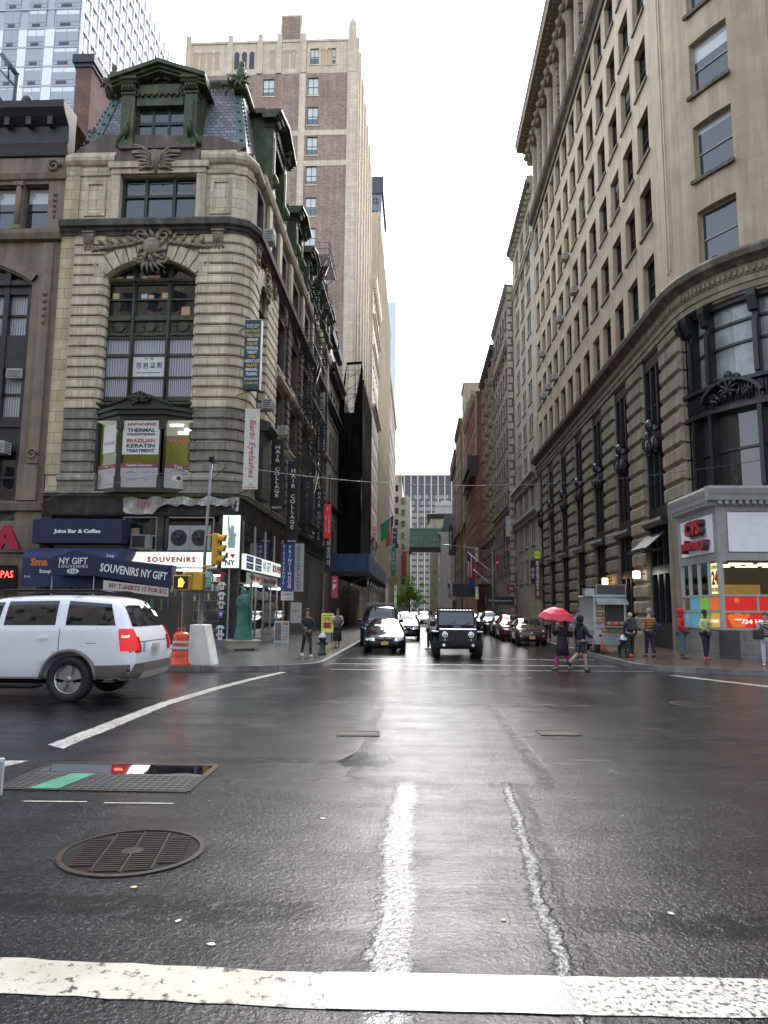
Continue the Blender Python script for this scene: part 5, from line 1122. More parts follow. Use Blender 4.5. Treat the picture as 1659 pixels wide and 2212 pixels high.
ub=[AU*.13,AU*.25,AU*.50,AU*.63,AU*.88,AU*1.0]
fbox(f,FC,0,AU*.045,-.6,.0,6.0,14.2,1)
fbox(f,FC,AU*.05,AU,-1.0,-.9,6.0,14.2)
for u in ub+[AU*.06]:
 fbox(f,FC,u-.11,u+.11,-.55,-.16,6.2,14.15);fbox(f,FC,u-.09,u+.09,-.12,-.04,10.9,13.0);fbox(f,FC,u-.08,u+.08,-.12,-.04,6.4,9.6)
 fprof(f,FC,u-.17,u+.17,[(-.12,13.3),(.02,13.35),(.18,13.9),(.18,14.15),(-.12,14.15)])
for z0_,z1_,d in((9.7,10.6,-.2),(10.6,10.75,.05),(9.55,9.7,.0),(6.0,6.3,-.2),(13.95,14.18,-.2)):fbox(f,FC,AU*.05,AU,-.9,d,z0_,z1_)
for z in(8.0,12.3,13.2):fbox(f,FC,AU*.05,AU,-.6,-.38,z-.05,z+.05)
for k in range(60):u=AU*(.06+.94*k/60);fbox(f,FC,u,u+.06,-.2,-.12,9.9,10.5)
uc=AU*.375;n=14
for i in range(n):
 a0,a1=math.pi*(.12+.76*i/n),math.pi*(.12+.76*(i+1)/n);v=[]
 for d in(-.2,.22):
  for a,rr in((a0,1.30),(a1,1.30),(a1,1.45),(a0,1.45)):v.append(FC.P(uc-math.cos(a)*rr,d,9.62+math.sin(a)*rr*.82))
 f.add(v,[(0,1,2,3),(4,5,6,7),(0,1,5,4),(2,3,7,6)])
f.ell(FC.P(uc,.08,10.9),(.17,.17,.2),8,6);f.ell(FC.P(uc,.0,10.35),(.25,.2,.28),8,6)
for k in range(7):leaf(f,FC,uc,10.3,.5,R(-30+40*k),.12,.1)
for s in(-1,1):scroll(f,FC,uc+s*.35,10.7,.18,s,1.3,.06,.2);scroll(f,FC,uc+s*.7,10.1,.2,s,1.4,.05,.1)
for k in range(6):leaf(f,FC,uc+(k-2.5)*.2,9.9,.5,R(150-24*k),.14,.05)
o_=obj('corner_bay',f,[IRONB,BEIGE2],RB,True)
for a,b in((AU*.06,ub[0]),(ub[0],ub[1]),(ub[1],ub[2]),(ub[2],ub[3]),(ub[3],ub[4]),(ub[4],ub[5])):
 for gg,z0_,z1_ in((g,10.7,14.0),(g2,6.3,9.6)):
  k=FC.seg(b-a)
  for i in range(k):p,q=a+(b-a)*i/k,a+(b-a)*(i+1)/k;gg.quad(FC.P(p,-.48,z0_),FC.P(q,-.48,z0_),FC.P(q,-.48,z1_),FC.P(p,-.48,z1_))
obj('upper_pane',g,surf('glass_over_drawn_shades',(.40,.44,.42),.2,var=.4,scale=1.1,coat=.6,streak=.2),o_,True,fix=False);obj('pane',g2,glassy('low_bay_glass',(.03,.03,.03),.04,wav=.05),o_,True,fix=False)
for i,(ci,ri)in enumerate(((8,2),(9,1),(11,2),(10,3),(11,3),(7,1),(6,3))):
 ri_=[2,1,1,1,2,3,2][i];ac_unit('boxy air conditioner in the beige block window, %s'%['ninth column third row up','tenth column second row up','twelfth column second row up','eleventh column second row up','twelfth column third row up','eighth column fourth row up','seventh column third row up'][i],FR,VY(cols[min(ci,len(cols)-1)]),rows[ri_]+.03,-.1,.75,.5,.5,'air conditioners on the beige block')
PH=thing('pharmacy_shop','grey framed corner pharmacy with blank white fascia and red window posters','shop',(14,29,0))
GREYF=surf('grey_metal_frame',(.34,.34,.33),.45,var=.15);PALEF=surf('pale_mullion',(.42,.42,.38),.4,var=.1);FASC=surf('fascia_white',(.85,.83,.86),.5,var=.08)
m=MB();X0,Y0=11.2,27.3
m.box(X0+.05,22,Y0+.05,31.3,3.45,5.55);m.box(X0-.0,22,Y0-.0,31.3,3.45,3.72);m.box(X0,22,Y0,31.3,5.3,5.5)
for x,y in((X0,Y0),):m.box(x-.02,x+.28,y-.02,y+.28,3.4,5.5)
m.box(X0-.02,X0+.2,31.0,31.32,3.4,5.5);m.box(X0+.28,X0+.36,Y0-.01,Y0+.04,3.72,5.3)
cor=[(0,5.48),(.08,5.5),(.10,5.62),(.28,5.70),(.30,5.86),(.34,5.95),(.38,6.12),(.35,6.22),(0,6.25)]
A_=Fac(X0,Y0,1,0);B_=Fac(X0,31.35,0,-1)
fprof(m,A_,-.38,11,cor);fprof(m,B_,0,4.05,cor)
for i in range(44):fbox(m,A_,.0+i*.25,.13+i*.25,.1,.26,5.55,5.68)
for i in range(16):fbox(m,B_,.05+i*.25,.18+i*.25,.1,.26,5.55,5.68)
obj('fascia_frame',m,GREYF,PH,True)
m=MB();m.box(X0+.4,22,Y0-.02,Y0+.05,3.78,5.26);m.box(X0-.02,X0+.05,Y0+.32,30.95,3.78,5.26);obj('fascia_panel',m,FASC,PH,True)
m=MB()
m.box(X0,X0+.16,Y0,Y0+.16,.88,3.44);
for x in(X0+2.62,X0+5.2,X0+8):m.box(x-.05,x+.05,Y0,Y0+.1,.92,3.44)
for x in(X0+1.35,X0+4.0,X0+6.6):m.box(x-.04,x+.04,Y0,Y0+.08,1.60,2.12)
for z0_,z1_ in((.88,.96),(1.52,1.60),(2.12,2.20)):m.box(X0+.16,22,Y0-.01,Y0+.1,z0_,z1_);m.box(X0-.01,X0+.1,Y0+.16,31.2,z0_,z1_)
for y in(28.35,29.35,30.3):m.box(X0,X0+.08,y-.04,y+.04,.96,3.44)
m.box(X0,X0+.1,31.1,31.2,.9,3.44);obj('mullion',m,PALEF,PH,True)
m=MB();m.box(X0+.02,22,Y0+.02,31.2,-.3,.87);obj('base_wall',m,surf('pale_grey_tile',(.24,.235,.22),.5,var=.2,block=(.5,.5),mortar=(.12,.12,.11),bump=.2,stain=(.08,.08,.07),stain_s=.6),PH,True)
m=MB();m.box(X0+.0,X0+.62,Y0-.015,Y0+.02,-.3,.87);m.box(X0-.015,X0+.02,Y0+.0,Y0+.3,-.3,.87);obj('corner_pier',m,surf('dark_grey_pier',(.07,.07,.075),.5,var=.2),PH,True)
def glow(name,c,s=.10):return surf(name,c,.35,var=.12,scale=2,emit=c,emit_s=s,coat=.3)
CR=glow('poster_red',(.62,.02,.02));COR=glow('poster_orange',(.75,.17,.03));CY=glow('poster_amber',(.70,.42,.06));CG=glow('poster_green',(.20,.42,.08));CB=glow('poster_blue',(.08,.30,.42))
def panel(x0,x1,z0_,z1_,mt,side=False,name='window_poster',lab='',dd=.03):
 g=MB()
 if side:g.box(X0+dd,X0+dd+.01,x0,x1,z0_,z1_)
 else:g.box(x0,x1,Y0+dd,Y0+dd+.01,z0_,z1_)
 return tag(obj(name,g,mt),lab,'poster')
panel(X0+.17,X0+1.30,1.61,2.11,CR,lab='red poster, upper row, first from the pharmacy corner on the avenue side');panel(X0+1.40,X0+2.56,1.61,2.11,CR,lab='red poster, upper row, second from the pharmacy corner');panel(X0+2.68,X0+3.95,1.61,2.11,CR,lab='red poster, upper row, third from the pharmacy corner at the frame edge')
panel(X0+.17,X0+2.56,.97,1.51,CR,lab='wide red poster reading 24 hours in the lower pharmacy window');panel(X0+2.68,X0+5.1,.97,1.51,CR,lab='wide red poster beyond the lower mullion at the frame edge')
for(a,b,c,nm)in((27.5,28.3,COR,'orange'),(28.4,28.85,CG,'green'),(28.87,29.3,CG,'second green'),(29.4,30.25,CB,'blue')):panel(a,b,1.61,2.11,c,True,lab='%s poster in the upper row on the pharmacy side window'%nm)
for(a,b,c,nm)in((27.5,28.3,CY,'amber'),(28.4,29.3,CG,'yellow-green'),(29.4,31.0,CB,'blue')):panel(a,b,.97,1.51,c,True,lab='%s poster in the lower row on the pharmacy side window'%nm)
for x,z,r,c in((X0+.62,1.22,.30,COR),(X0+.35,1.35,.12,COR),(X0+.6,1.98,.10,COR),(X0+.95,1.42,.09,COR),(X0+1.3,1.06,.06,COR)):
 g=MB();n=20;g.prism([(x+r*math.cos(6.283*i/n),max(.975,min(2.1,z+r*math.sin(6.283*i/n))))for i in range(n)],Y0+.024-r*.01,Y0+.029,ax='y');obj('poster_bubble',g,c,PH,True)
WEM=emis('text_white_lit',(.9,.9,.88),.14)
obj('window_lettering',letters('/24 HOURS',1.45,.17,WEM,bold=.03),None,PH,loc=(X0+1.45-14,Y0+.0-29,1.2));obj('window_lettering',letters('OPEN',.25,.06,WEM,bold=.02),None,PH,loc=(X0+.6-14,Y0-29,1.27))
obj('window_lettering',letters('24 HOURS',.7,.12,WEM,bold=.02),None,PH,loc=(X0-.0-14,27.95-29,1.2),rot=R(-90))
YEL=emis('poster_yellow_lit',(.95,.95,.45),.15)
def hours(px,py,rot,w_,lab):
 t=thing('window_poster',lab,'poster',(px,py,2.8),rot);g=MB();g.box(-w_/2,w_/2,0,.01,-.58,.58);obj('sheet',g,YEL,t)
 text(t,'OPEN',w_*.8,.13,(0,-.006,.42),plain('letter_brown',(.12,.06,.05),.5),bold=.01);text(t,'24',w_*.8,.52,(0,-.006,.02),TR,bold=.04);text(t,'HOURS',w_*.85,.16,(0,-.006,-.42),TR,bold=.02)
hours(X0+.035,27.78,R(-90),.72,'yellow open 24 hours sheet at the pharmacy corner');hours(X0+3.3,Y0+.05,0,.95,'yellow open 24 hours sheet at the right frame edge')
g=MB();g.quad((X0+.16,Y0+.06,2.2),(22,Y0+.06,2.2),(22,Y0+.06,3.45),(X0+.16,Y0+.06,3.45));g.quad((X0+.06,Y0+.16,2.2),(X0+.06,31.1,2.2),(X0+.06,31.1,3.45),(X0+.06,Y0+.16,3.45));obj('pane',g,CLEAR,PH,True,fix=False)
m=MB();m.quad((X0+.1,Y0+.4,3.43),(22,Y0+.4,3.43),(22,31.1,3.43),(X0+.1,31.1,3.43));m.quad((12.0,38.6,.9),(26,38.6,.9),(26,38.6,3.6),(12.0,38.6,3.6));m.quad((12.6,31.3,3.55),(26,31.3,3.55),(26,38.6,3.55),(12.6,38.6,3.55));m.box(X0+.1,X0+.12,29.0,31.1,2.2,3.4)
obj('interior',m,surf('pharmacy_dark',(.05,.045,.04),.7,var=.2,emit=(.3,.25,.12),emit_s=.03),PH,True)
m=MB();m.box(12.5,14.0,30.2,30.4,2.2,2.65);m.box(15.0,17.5,30.2,30.4,2.2,2.75);obj('interior_partition',m,surf('pharmacy_gold',(.35,.2,.06),.6,emit=(.5,.3,.08),emit_s=.08),PH,True)
WL=emis('lamp_warm',(1,.88,.45),.8)
for i in range(9):
 x=12.0+(i%3)*1.1;y=28.2+(i//3)*1.0;g=MB();g.box(x,x+.85,y,y+.14,3.37,3.41);tag(obj('ceiling_light',g,WL),'warm lit strip on the pharmacy ceiling','ceiling light','warm ceiling lights in the pharmacy')
t=thing('pharmacy_sign','red three-dimensional CVS pharmacy letters on the white side fascia','sign',(X0-.03,29.0,4.5),R(-90))
CVR=surf('sign_letter_red',(.42,.03,.04),.45,var=.1);CVD=plain('sign_letter_side',(.08,.04,.045),.5)
for tx,w_,h_,z in(('CVS',1.55,.62,.32),('pharmacy',2.3,.52,-.36)):
 obj('letter_body',letters(tx,w_,h_,CVD,bold=.055,depth=.22),None,t,loc=(0,-.03,z));obj('letter_face',letters(tx,w_,h_,CVR,bold=.05,depth=.03),None,t,loc=(0,-.25,z))
m=MB();m.box(-.8,.8,-.06,0,-.03,.03);obj('rail',m,GREYF,t)
# ================================================================ generic street buildings
def street_building(name,label,x,y0,y1,z1,side,mat,z0=5.5,pitch=3.7,ww=1.3,wh=2.1,up=2.4,style='sash',fm=None,gm=None,depth=22,trims=(),top=(.8,1.2),topm=None,group=None,mode='each',base=None,cap=100,dz=.25,dep=.22,pairs=False,cols_only=None,piers=0.0):
 t=thing(name,label,'building',(x,(y0+y1)/2,-.3),0,group)
 F=Fac(x,y0,0,1)if side=='L' else Fac(x,y1,0,-1);L=y1-y0;s=-1 if side=='L' else 1
 xo=x+s*depth;fm=fm or WFD;gm=gm or GL_SHADE;wins=[]
 n=max(1,int((L-.6)/up));off=(L-n*up)/2+up/2
 z=z0
 while z+wh+.6<z1:
  for i in range(n):
   u=off+i*up
   if pairs:wins+=[(u-ww*.53,z,ww),(u+ww*.53,z,ww)]
   else:wins.append((u,z,ww))
  z+=pitch
 w=MB();fwall(w,F,0,L,-.4,z1,[(u-q/2,u+q/2,zz_,zz_+wh)for u,zz_,q in wins],dep)
 w.quad((x,y0,-.4),(xo,y0,-.4),(xo,y0,z1),(x,y0,z1));w.quad((x,y1,-.4),(xo,y1,-.4),(xo,y1,z1),(x,y1,z1));w.quad((x,y0,z1),(xo,y0,z1),(xo,y1,z1),(x,y1,z1));w.quad((xo,y0,-.4),(xo,y1,-.4),(xo,y1,z1),(xo,y0,z1))
 obj('wall',w,mat,t,True)
 yu=lambda u:y0+u if side=='L' else y1-u
 wins.sort(key=lambda q:(yu(q[0])**2+q[1]**2))
 if mode=='each':
  for u,zz_,q in wins[:cap]:put_window(t,F,u,zz_,q,wh,style,fm,gm,dep,.12 if cap and L<40 else None,mat)
  rest=wins[cap:]
 else:rest=wins
 if rest:
  g=MB()
  for u,zz_,q in rest:
   fbox(g,F,u-q/2,u+q/2,-dep+.02,-dep+.06,zz_,zz_+wh,1);fbox(g,F,u-.03,u+.03,-dep+.06,-dep+.1,zz_,zz_+wh);fbox(g,F,u-q/2,u+q/2,-dep+.061,-dep+.11,zz_+wh/2-.04,zz_+wh/2+.04)
  o=obj('windows' if mode=='each' else 'windows',g,[fm,gm],t,True);o['kind']='stuff'
 m=MB();topm=topm or mat;h_,pr=top
 if h_:
  fprof(m,F,-.05,L+.05,[(0,z1-h_),(.1*pr,z1-h_),(.35*pr,z1-h_*.6),(.8*pr,z1-h_*.5),(pr,z1-h_*.25),(pr,z1+.1),(0,z1+.15)])
  for i in range(int(L/1.1)):fbox(m,F,.3+i*1.1,.62+i*1.1,.02,.7*pr,z1-h_*1.0,z1-h_*.52)
 for tz,th,tp in trims:fprof(m,F,-.02,L+.02,[(0,tz),(tp*.4,tz+.05),(tp*.5,tz+th*.5),(tp,tz+th*.7),(tp,tz+th),(0,tz+th+.05)])
 if piers:
  for i in range(n+1):u=min(max(off-up/2+i*up,.2),L-.2);fbox(m,F,u-.18,u+.18,0,piers,base or z0,z1-h_)
 if m.v:obj('cornice',m,topm,t,True)
 return t,F,L
BE2=surf('pale_beige_stone',(.50,.44,.33),.75,var=.15,scale=1,block=(1.2,.6),bvar=.08,mortar=(.2,.17,.13),msize=.008,bump=.2,stain=(.20,.17,.13),stain_s=.5,streak=.2)
GRYB=surf('grey_brown_stone',(.27,.225,.175),.75,var=.25,scale=1,block=(1.2,.6),bvar=.15,mortar=(.07,.06,.05),msize=.01,bump=.3,stain=(.09,.08,.06),stain_s=.6,streak=.3)
BRNB=surf('dark_brown_brick',(.18,.115,.085),.8,var=.3,scale=1,block=(.3,.1),bvar=.3,mortar=(.07,.06,.05),msize=.008,bump=.3,stain=(.08,.06,.05),stain_s=.6)
REDB=surf('red_brick',(.31,.12,.085),.8,var=.25,scale=1,block=(.3,.1),bvar=.2,mortar=(.16,.08,.06),msize=.008,bump=.3,streak=.25)
TANB=surf('tan_brick',(.42,.34,.235),.8,var=.15,scale=1,block=(.4,.13),bvar=.12,mortar=(.25,.2,.15),msize=.008,bump=.2,streak=.2)
DKST=surf('near_black_ornament',(.045,.04,.036),.7,var=.3,bump=.3)
R2B,F2,L2=street_building('office_building','tall pale beige block with paired windows, next behind the rounded-corner block',11.5,68.1,84,45,'R',BE2,4.4,3.62,1.15,2.3,4.1,pairs=True,cap=110,trims=((14.0,.95,.7),(10.5,.8,.5),(38.5,.6,.3)),top=(1.2,.6),piers=.0)
m=MB()
for i in range(22):c=F2.P(.4+i*.72,.5,44.6);m.ell(c,(.3,.3,.4),6,4)
obj('cornice_ornament',m,GRYB,R2B,True)
R3B,F3,L3=street_building('loft_building','grey stone and dark brick loft building with quoined edge and deep balcony bays',10.8,84.1,100.5,41.0,'R',GRYB,6,3.75,1.5,2.3,2.6,trims=((13.0,.8,.4),(33,.6,.3)),top=(1.0,.3))
m=MB()
for k in range(42):z=1+k*.95;m.box(10.78,11.4 if k%2 else 11.2,84.0,84.09,z,z+.7)
obj('quoins',m,BE2,R3B,True);m=MB();m.box(10.95,12.4,84.02,84.08,13,40.8);obj('brick_side',m,BRNB,R3B,True)
R4B,F4,L4=street_building('ornate_building','ornate brown building with swelling carved oriel columns and dark cornice',11.1,100.6,119.5,39.5,'R',GRYB,6,3.6,1.3,2.2,2.7,top=(1.4,.8),topm=DKST,trims=((11,.6,.6),))
for u in(2.5,8,13.5,18):
 m=MB()
 for k in range(10):m.lathe([(.25,0),(.55,.3),(.6,.9),(.5,1.0),(.5,2.5),(.62,2.7),(.3,3.2)],12,F4.P(u,.0,6.0+k*3.2))
 obj('oriel',m,surf('oriel_stone',(.22,.17,.12),.75,var=.35,bump=.4,bscale=8),R4B,True)
m=MB();m.box(8.6,10.6,101,118,5.0,5.8);obj('entrance_hood',m,GRYB,R4B,True)
R5B,F5,L5=street_building('brick_building','bright red brick building with white quoins and an overhanging black cornice',9.8,119.6,145,38.5,'R',REDB,6,3.4,1.2,2.0,2.3,top=(1.4,.7),topm=BE2,trims=((24,.5,.8),),depth=24)
m=MB();v=[(9.8,119.5),(12.6,119.5),(12.6,134),(9.8,134)];m.box(8.3,10.2,119.4,134,24.8,27.2);m.box(8.7,10.0,119.45,134,23.6,24.8);obj('black_cornice',m,DKST,R5B,True)
m=MB()
for k in range(34):z=27.3+k*.33*1.0;m.box(9.72,10.05 if k%2 else 9.95,119.4,119.55,z,z+.26)
obj('quoins',m,BE2,R5B,True)
for i,(y0_,y1_,z_,x_,mt,lab,tp)in enumerate(((145.2,166,44.5,10.8,BRNB,'dark brown narrow block just past the red brick building',(1.2,.5)),(166.2,176,55,11.0,TANB,'tan tower rising behind the red brick building',(.6,.3)),(176.2,199,49,10.6,GRYB,'grey-brown block with green roof trim on the right side',(1.5,.5)),(199.2,226,46,10.9,BRNB,'farthest dark block on the right with a heavy black cornice',(4.5,.8)))):
 street_building('street_building',lab,x_,y0_,y1_,z_,'R',mt,6,3.6,1.4,2.1,2.6,top=tp,topm=DKST if i==3 else mt,trims=((20,.5,.5),),cap=60,mode='each')
WST=surf('white_terracotta',(.86,.84,.78),.6,var=.08,streak=.15)
t,F,L=street_building('white_building','white stone corner building under a steep slate roof at the far end',7.3,226.5,262,25.5,'R',WST,5,3.4,1.4,2.3,3.0,top=(1.0,.8),cap=50)
m=MB();o=[(7.4,226.6),(20,226.6),(20,262),(7.4,262)];m.v+=[(x,y,25.6)for x,y in o]+[(x+1.4*(1 if x<10 else 0),y+(1.4 if y<230 else 0),31.5)for x,y in o]
for f in((0,1,5,4),(1,2,6,5),(2,3,7,6),(3,0,4,7),(4,5,6,7)):m.f.append(list(f));m.m.append(0);m.smooth.append(False)
obj('mansard_roof',m,surf('far_slate',(.13,.15,.19),.5,var=.2),t,True)
t=thing('corner_block','pale block with a heavy dark cornice and rooftop pavilion beside the glass tower','building',(8,275,0))
Fq=Fac(4.6,268,1,0);Fq2=Fac(4.6,285,0,-1)
m=MB();m.box(4.6,24,268,285,-.4,36);obj('wall',m,BE2,t,True);m=MB();fprof(m,Fq,-1.2,19,[(0,34.8),(.8,35),(1.3,36),(1.3,36.6),(0,36.8)]);fprof(m,Fq2,0,17,[(0,34.8),(.8,35),(1.3,36),(1.3,36.6),(0,36.8)]);obj('cornice',m,DKST,t,True)
m=MB();m.box(6.5,16,270,280,36,38.5);m.box(6.8,15,271,280,40.3,41.5)
for i in range(9):m.box(7.2+i*.9,7.5+i*.9,271,271.4,38.5,40.3)
m.box(9,12,272,276,41.5,42.3);obj('rooftop_pavilion',m,surf('pale_roofworks',(.45,.45,.43),.6),t,True)
for j in range(8):
 for i in range(3):put_window(t,Fq,2+i*3,6+j*3.6,1.1,2.1,'sash',WFD,GL_DARK,.05)
# ================================================================ left side, farther buildings
NB=thing('brownstone_building','brown stone building with black iron bays cut off by the left frame edge','building',(-20,31,-.2))
BRN=surf('brown_stone',(.27,.205,.15),.75,var=.15,scale=1.5,block=(1.3,1.0),bvar=.05,mortar=(.14,.1,.07),msize=.006,bump=.15,stain=(.18,.13,.1),stain_s=.5,streak=.3)
Fn=Fac(-27,31,1,0);V=lambda x:x+27
w=MB();fwall(w,Fn,0,10.25,-.3,16.4,[(1.5,V(-18.0),5.3,16.4)],.5);arch_face(w,Fn,0,10.25,V(-21.7),3.7,16.4,1.2,18.6,.5)
fwall(w,Fn,0,10.25,18.6,22.8,[(V(-18.75),V(-17.55),19.1,21.45),(V(-20.35),V(-19.15),19.1,21.45),(V(-22),V(-20.8),19.1,21.45)],.5);w.box(-27,-16.75,31.5,31.6,22.8,25.0);w.quad((-16.75,31,-.3),(-16.75,45,-.3),(-16.75,45,22.8),(-16.75,31,22.8));w.quad((-27,31.5,25),(-16.75,31.5,25),(-16.75,45,25),(-27,45,25))
obj('wall',w,BRN,NB,True)
m=MB();fbox(m,Fn,V(-17.55),V(-17.05),0,.12,7.9,18.4);fbox(m,Fn,V(-17.9),V(-17.0),0,.22,6.2,7.8);fprof(m,Fn,0,10.3,[(0,18.5),(.25,18.55),(.35,18.8),(.35,19.0),(0,19.1)]);fprof(m,Fn,0,10.3,[(0,21.6),(.12,21.65),(.2,21.9),(0,22.0)]);fprof(m,Fn,0,10.3,[(0,5.7),(.2,5.75),(.3,6.1),(0,6.2)])
for x in(-18.95,-20.55):m.tube([Fn.P(V(x),.05,19.3),Fn.P(V(x),.05,21.3)],.13,8);fbox(m,Fn,V(x)-.25,V(x)+.25,0,.22,19.1,19.3);fbox(m,Fn,V(x)-.22,V(x)+.22,0,.2,21.3,21.5)
for k in range(5):m.ell(Fn.P(V(-17.2),.06,20.9-k*.28),(.12-.015*k,.08,.12),8,5);m.ell(Fn.P(V(-17.28),.15,15.9-k*.34),(.13-.012*k,.08,.13),8,5)
scroll(m,Fn,V(-17.35),22.3,.33,1,1.5,.09,.12);scroll(m,Fn,V(-17.35),8.3,.28,1,1.5,.07,.15)
rr=(3.7**2+1.2**2)/2.4;
for i in range(16):
 a0,a1=-.62+1.24*i/16,-.62+1.24*(i+1)/16;v=[]
 for d in(0,.14):
  for a,q in((a0,rr+.1),(a1,rr+.1),(a1,rr+.5),(a0,rr+.5)):v.append(Fn.P(V(-21.7)+q*math.sin(a),d,17.6-rr+q*math.cos(a)))
 m.add(v,[(0,1,2,3),(4,5,6,7),(0,1,5,4),(2,3,7,6)])
obj('moulding',m,BRN,NB,True)
m=MB();fprof(m,Fn,0,10.3,[(-.5,22.8),(.1,22.85),(.2,23.3),(.1,23.5),(.15,24.3),(.5,24.6),(.75,24.9),(.8,25.2),(-.5,25.3)])
for x in(-20.0,-18.6):m.ell((x,30.4,25.3),(.28,.2,.3),10,6)
for i in range(9):fbox(m,Fn,1+i*1.05,1.25+i*1.05,.1,.5,24.2,24.6)
obj('roof_cornice',m,surf('black_cornice',(.035,.03,.035),.5,var=.3,bump=.2),NB,True)
for x in(-18.15,-19.75,-21.4):put_window(NB,Fn,V(x),19.1,1.2,2.35,'sash',WFD,GL_SKY,.45)
f=MB();fbox(f,Fn,1.5,V(-18.0),-.5,-.45,5.3,17.6)
for x in(-18.1,-19.25,-20.6,-22):fbox(f,Fn,V(x)-.12,V(x)+.12,-.45,-.12,5.3,17.3)
for z0_,z1_ in((5.3,6.2),(8.5,10.1),(9.6,9.9),(12.4,14.0),(16.0,16.7)):fbox(f,Fn,1.5,V(-18.0),-.45,-.16 if z1_-z0_>.5 else-.05,z0_,z1_)
for z in(7.3,11.2,15.0):fbox(f,Fn,1.5,V(-18.0),-.45,-.28,z-.05,z+.05)
f=obj('iron_bay',f,IRONB,NB,True)
for z0_,z1_,mt in((6.2,8.5,GL_DARK),(10.1,12.4,CURT),(14.0,16.0,CURT),(16.7,17.3,GL_DARK)):g=MB();g.quad(Fn.P(1.5,-.38,z0_),Fn.P(V(-18.05),-.38,z0_),Fn.P(V(-18.05),-.38,z1_),Fn.P(1.5,-.38,z1_));obj('pane',g,mt,f,True,fix=False)
ac_unit('white air conditioner high in the black iron bay at the left edge',Fn,V(-18.55),11.9,-.3,.75,.45,.3);ac_unit('large white air conditioner low in the black iron bay at the left edge',Fn,V(-19.0),8.3,-.1,1.1,.55,.6)
m=MB();m.box(-27,-16.9,31.05,31.4,-.25,5.6);obj('shop_storey',m,DARKST,NB,True)
t=thing('chimney','tall red brick chimney with black cap behind the green mansard','chimney',(-20.5,41,25));m=MB();m.box(-.95,.05,-1,2.5,0,10.0);obj('stack',m,BRICKR,t);m=MB();m.box(-1.05,.15,-1.1,2.6,10.0,10.25);m.box(-1.15,.25,-1.2,2.7,10.25,10.8);obj('cap',m,plain('cap_black',(.02,.018,.02),.5),t)
t=thing('chimney','lower grey brick chimney stepped beside the tall red one','chimney',(-20.0,40,25));m=MB();m.box(-.0,.75,-.8,.8,0,5.0);m.box(.2,1.0,-.9,-.5,0,2.6);obj('stack',m,surf('grey_brick',(.22,.19,.17),.8,var=.3,block=(.25,.09),mortar=(.1,.09,.08),bvar=.3,bump=.3),t);m=MB();m.box(-.05,.8,-.85,.85,5.0,5.15);obj('cap',m,plain('cap_black',(.02,.018,.02),.5),t)
GT=thing('glass_tower','pale blue-grey glass apartment tower at the top left','building',(-60,100,0))
GWH=surf('white_spandrel',(.80,.80,.85),.4,var=.06);GBL=surf('blue_grey_spandrel',(.44,.45,.50),.35,var=.1);GTG=glassy('tower_glass',(.30,.33,.34),.04,wav=.03,blind=.6,bcol=(.66,.71,.70));DVT=plain('tower_vent',(.05,.05,.08),.5)
Fg=Fac(-80,100,1,0);Fh=Fac(-53.5,100,0,1)
m=MB();m.box(-80,-53.55,100.05,137.3,20,128);obj('core',m,GBL,GT,True)
zs0=65.6;
mw=MB();ms=MB();mg2=MB();cols_=[(0.2,2.5,0),(3,5.2,0),(7.0,9.2,0),(10.6,12.7,0),(14.15,16.6,0),(18.05,20.9,0),(22.5,26.3,1)]
k=0
for j in range(-3,12):
 z=zs0+3.35*j
 fbox(ms,Fg,0,26.4,0,.14,z-.42,z-.12)
 for(a,b,c)in cols_:
  if z>66:
   o=MB();zt=z+2.9
   for q0,q1,z0_,z1_ in((a,b,z,z+.05),(a,b,zt-.05,zt),(a,a+.06,z+.05,zt-.05),(b-.06,b,z+.05,zt-.05),((a+b)/2-.04,(a+b)/2+.04,z+.05,zt-.05),(a+.06,b-.06,z+.75,z+.82)):fbox(o,Fg,q0,q1,.03,.10,z0_,z1_,0)
   fbox(o,Fg,a+.06,b-.06,.01,.05,z+.82,zt-.05,1);fbox(o,Fg,a+.06,b-.06,.01,.05,z+.05,z+.75,1);fbox(o,Fg,a+.3+(b-a)*.12,a+.3+(b-a)*.55,.05,.12,z+.02,z+.55,2)
   if k<70:obj('window',o,[GBL,GTG,DVT],GT,True);k+=1
   else:mw.join(o)
 if z<91:
  for(a,b)in((5.3,6.9),(12.75,14.1),(16.65,18.0),(20.95,22.45)):fbox(mg2,Fg,a,b,0,.10,z-.1,z+3.2)
 for i in range(3):fbox(ms,Fg,[0,9.2+.3,21.2][i],[.15,10.3,22.2][i],0,.06,z-.1,z+2.92)
o=obj('windows',mw,[GBL,GTG,DVT],GT,True)if mw.v else None
if o:o['kind']='stuff'
obj('spandrel',ms,GBL,GT,True);obj('white_panels',mg2,GWH,GT,True)
ms=MB();mw=MB()
for j in range(-3,16):
 z=zs0+3.35*j;fbox(ms,Fh,0,37,0,.35,z-.40,z-.10)
 for i in range(14):
  u=1.2+i*2.6;o=MB();fbox(o,Fh,u-.95,u+.75,.01,.05,z,z+2.85,1);fbox(o,Fh,u-.02,u+.04,.05,.13,z,z+2.85,0)
  if k<95 and 60<z<118 and 3<i:obj('window',o,[plain('dark_mullion',(.09,.07,.08),.5),GTG],GT,True);k+=1
  else:mw.join(o)
 for i in range(15):u=i*2.6;fbox(ms,Fh,u,u+.14,0,.4,z-.1,z+2.95);fbox(ms,Fh,u+1.95,u+2.4,0,.1,z-.1,z+2.95)
obj('side_grid',ms,GWH,GT,True);o=obj('windows',mw,[plain('dark_mullion',(.09,.07,.08),.5),GTG],GT,True);o['kind']='stuff'
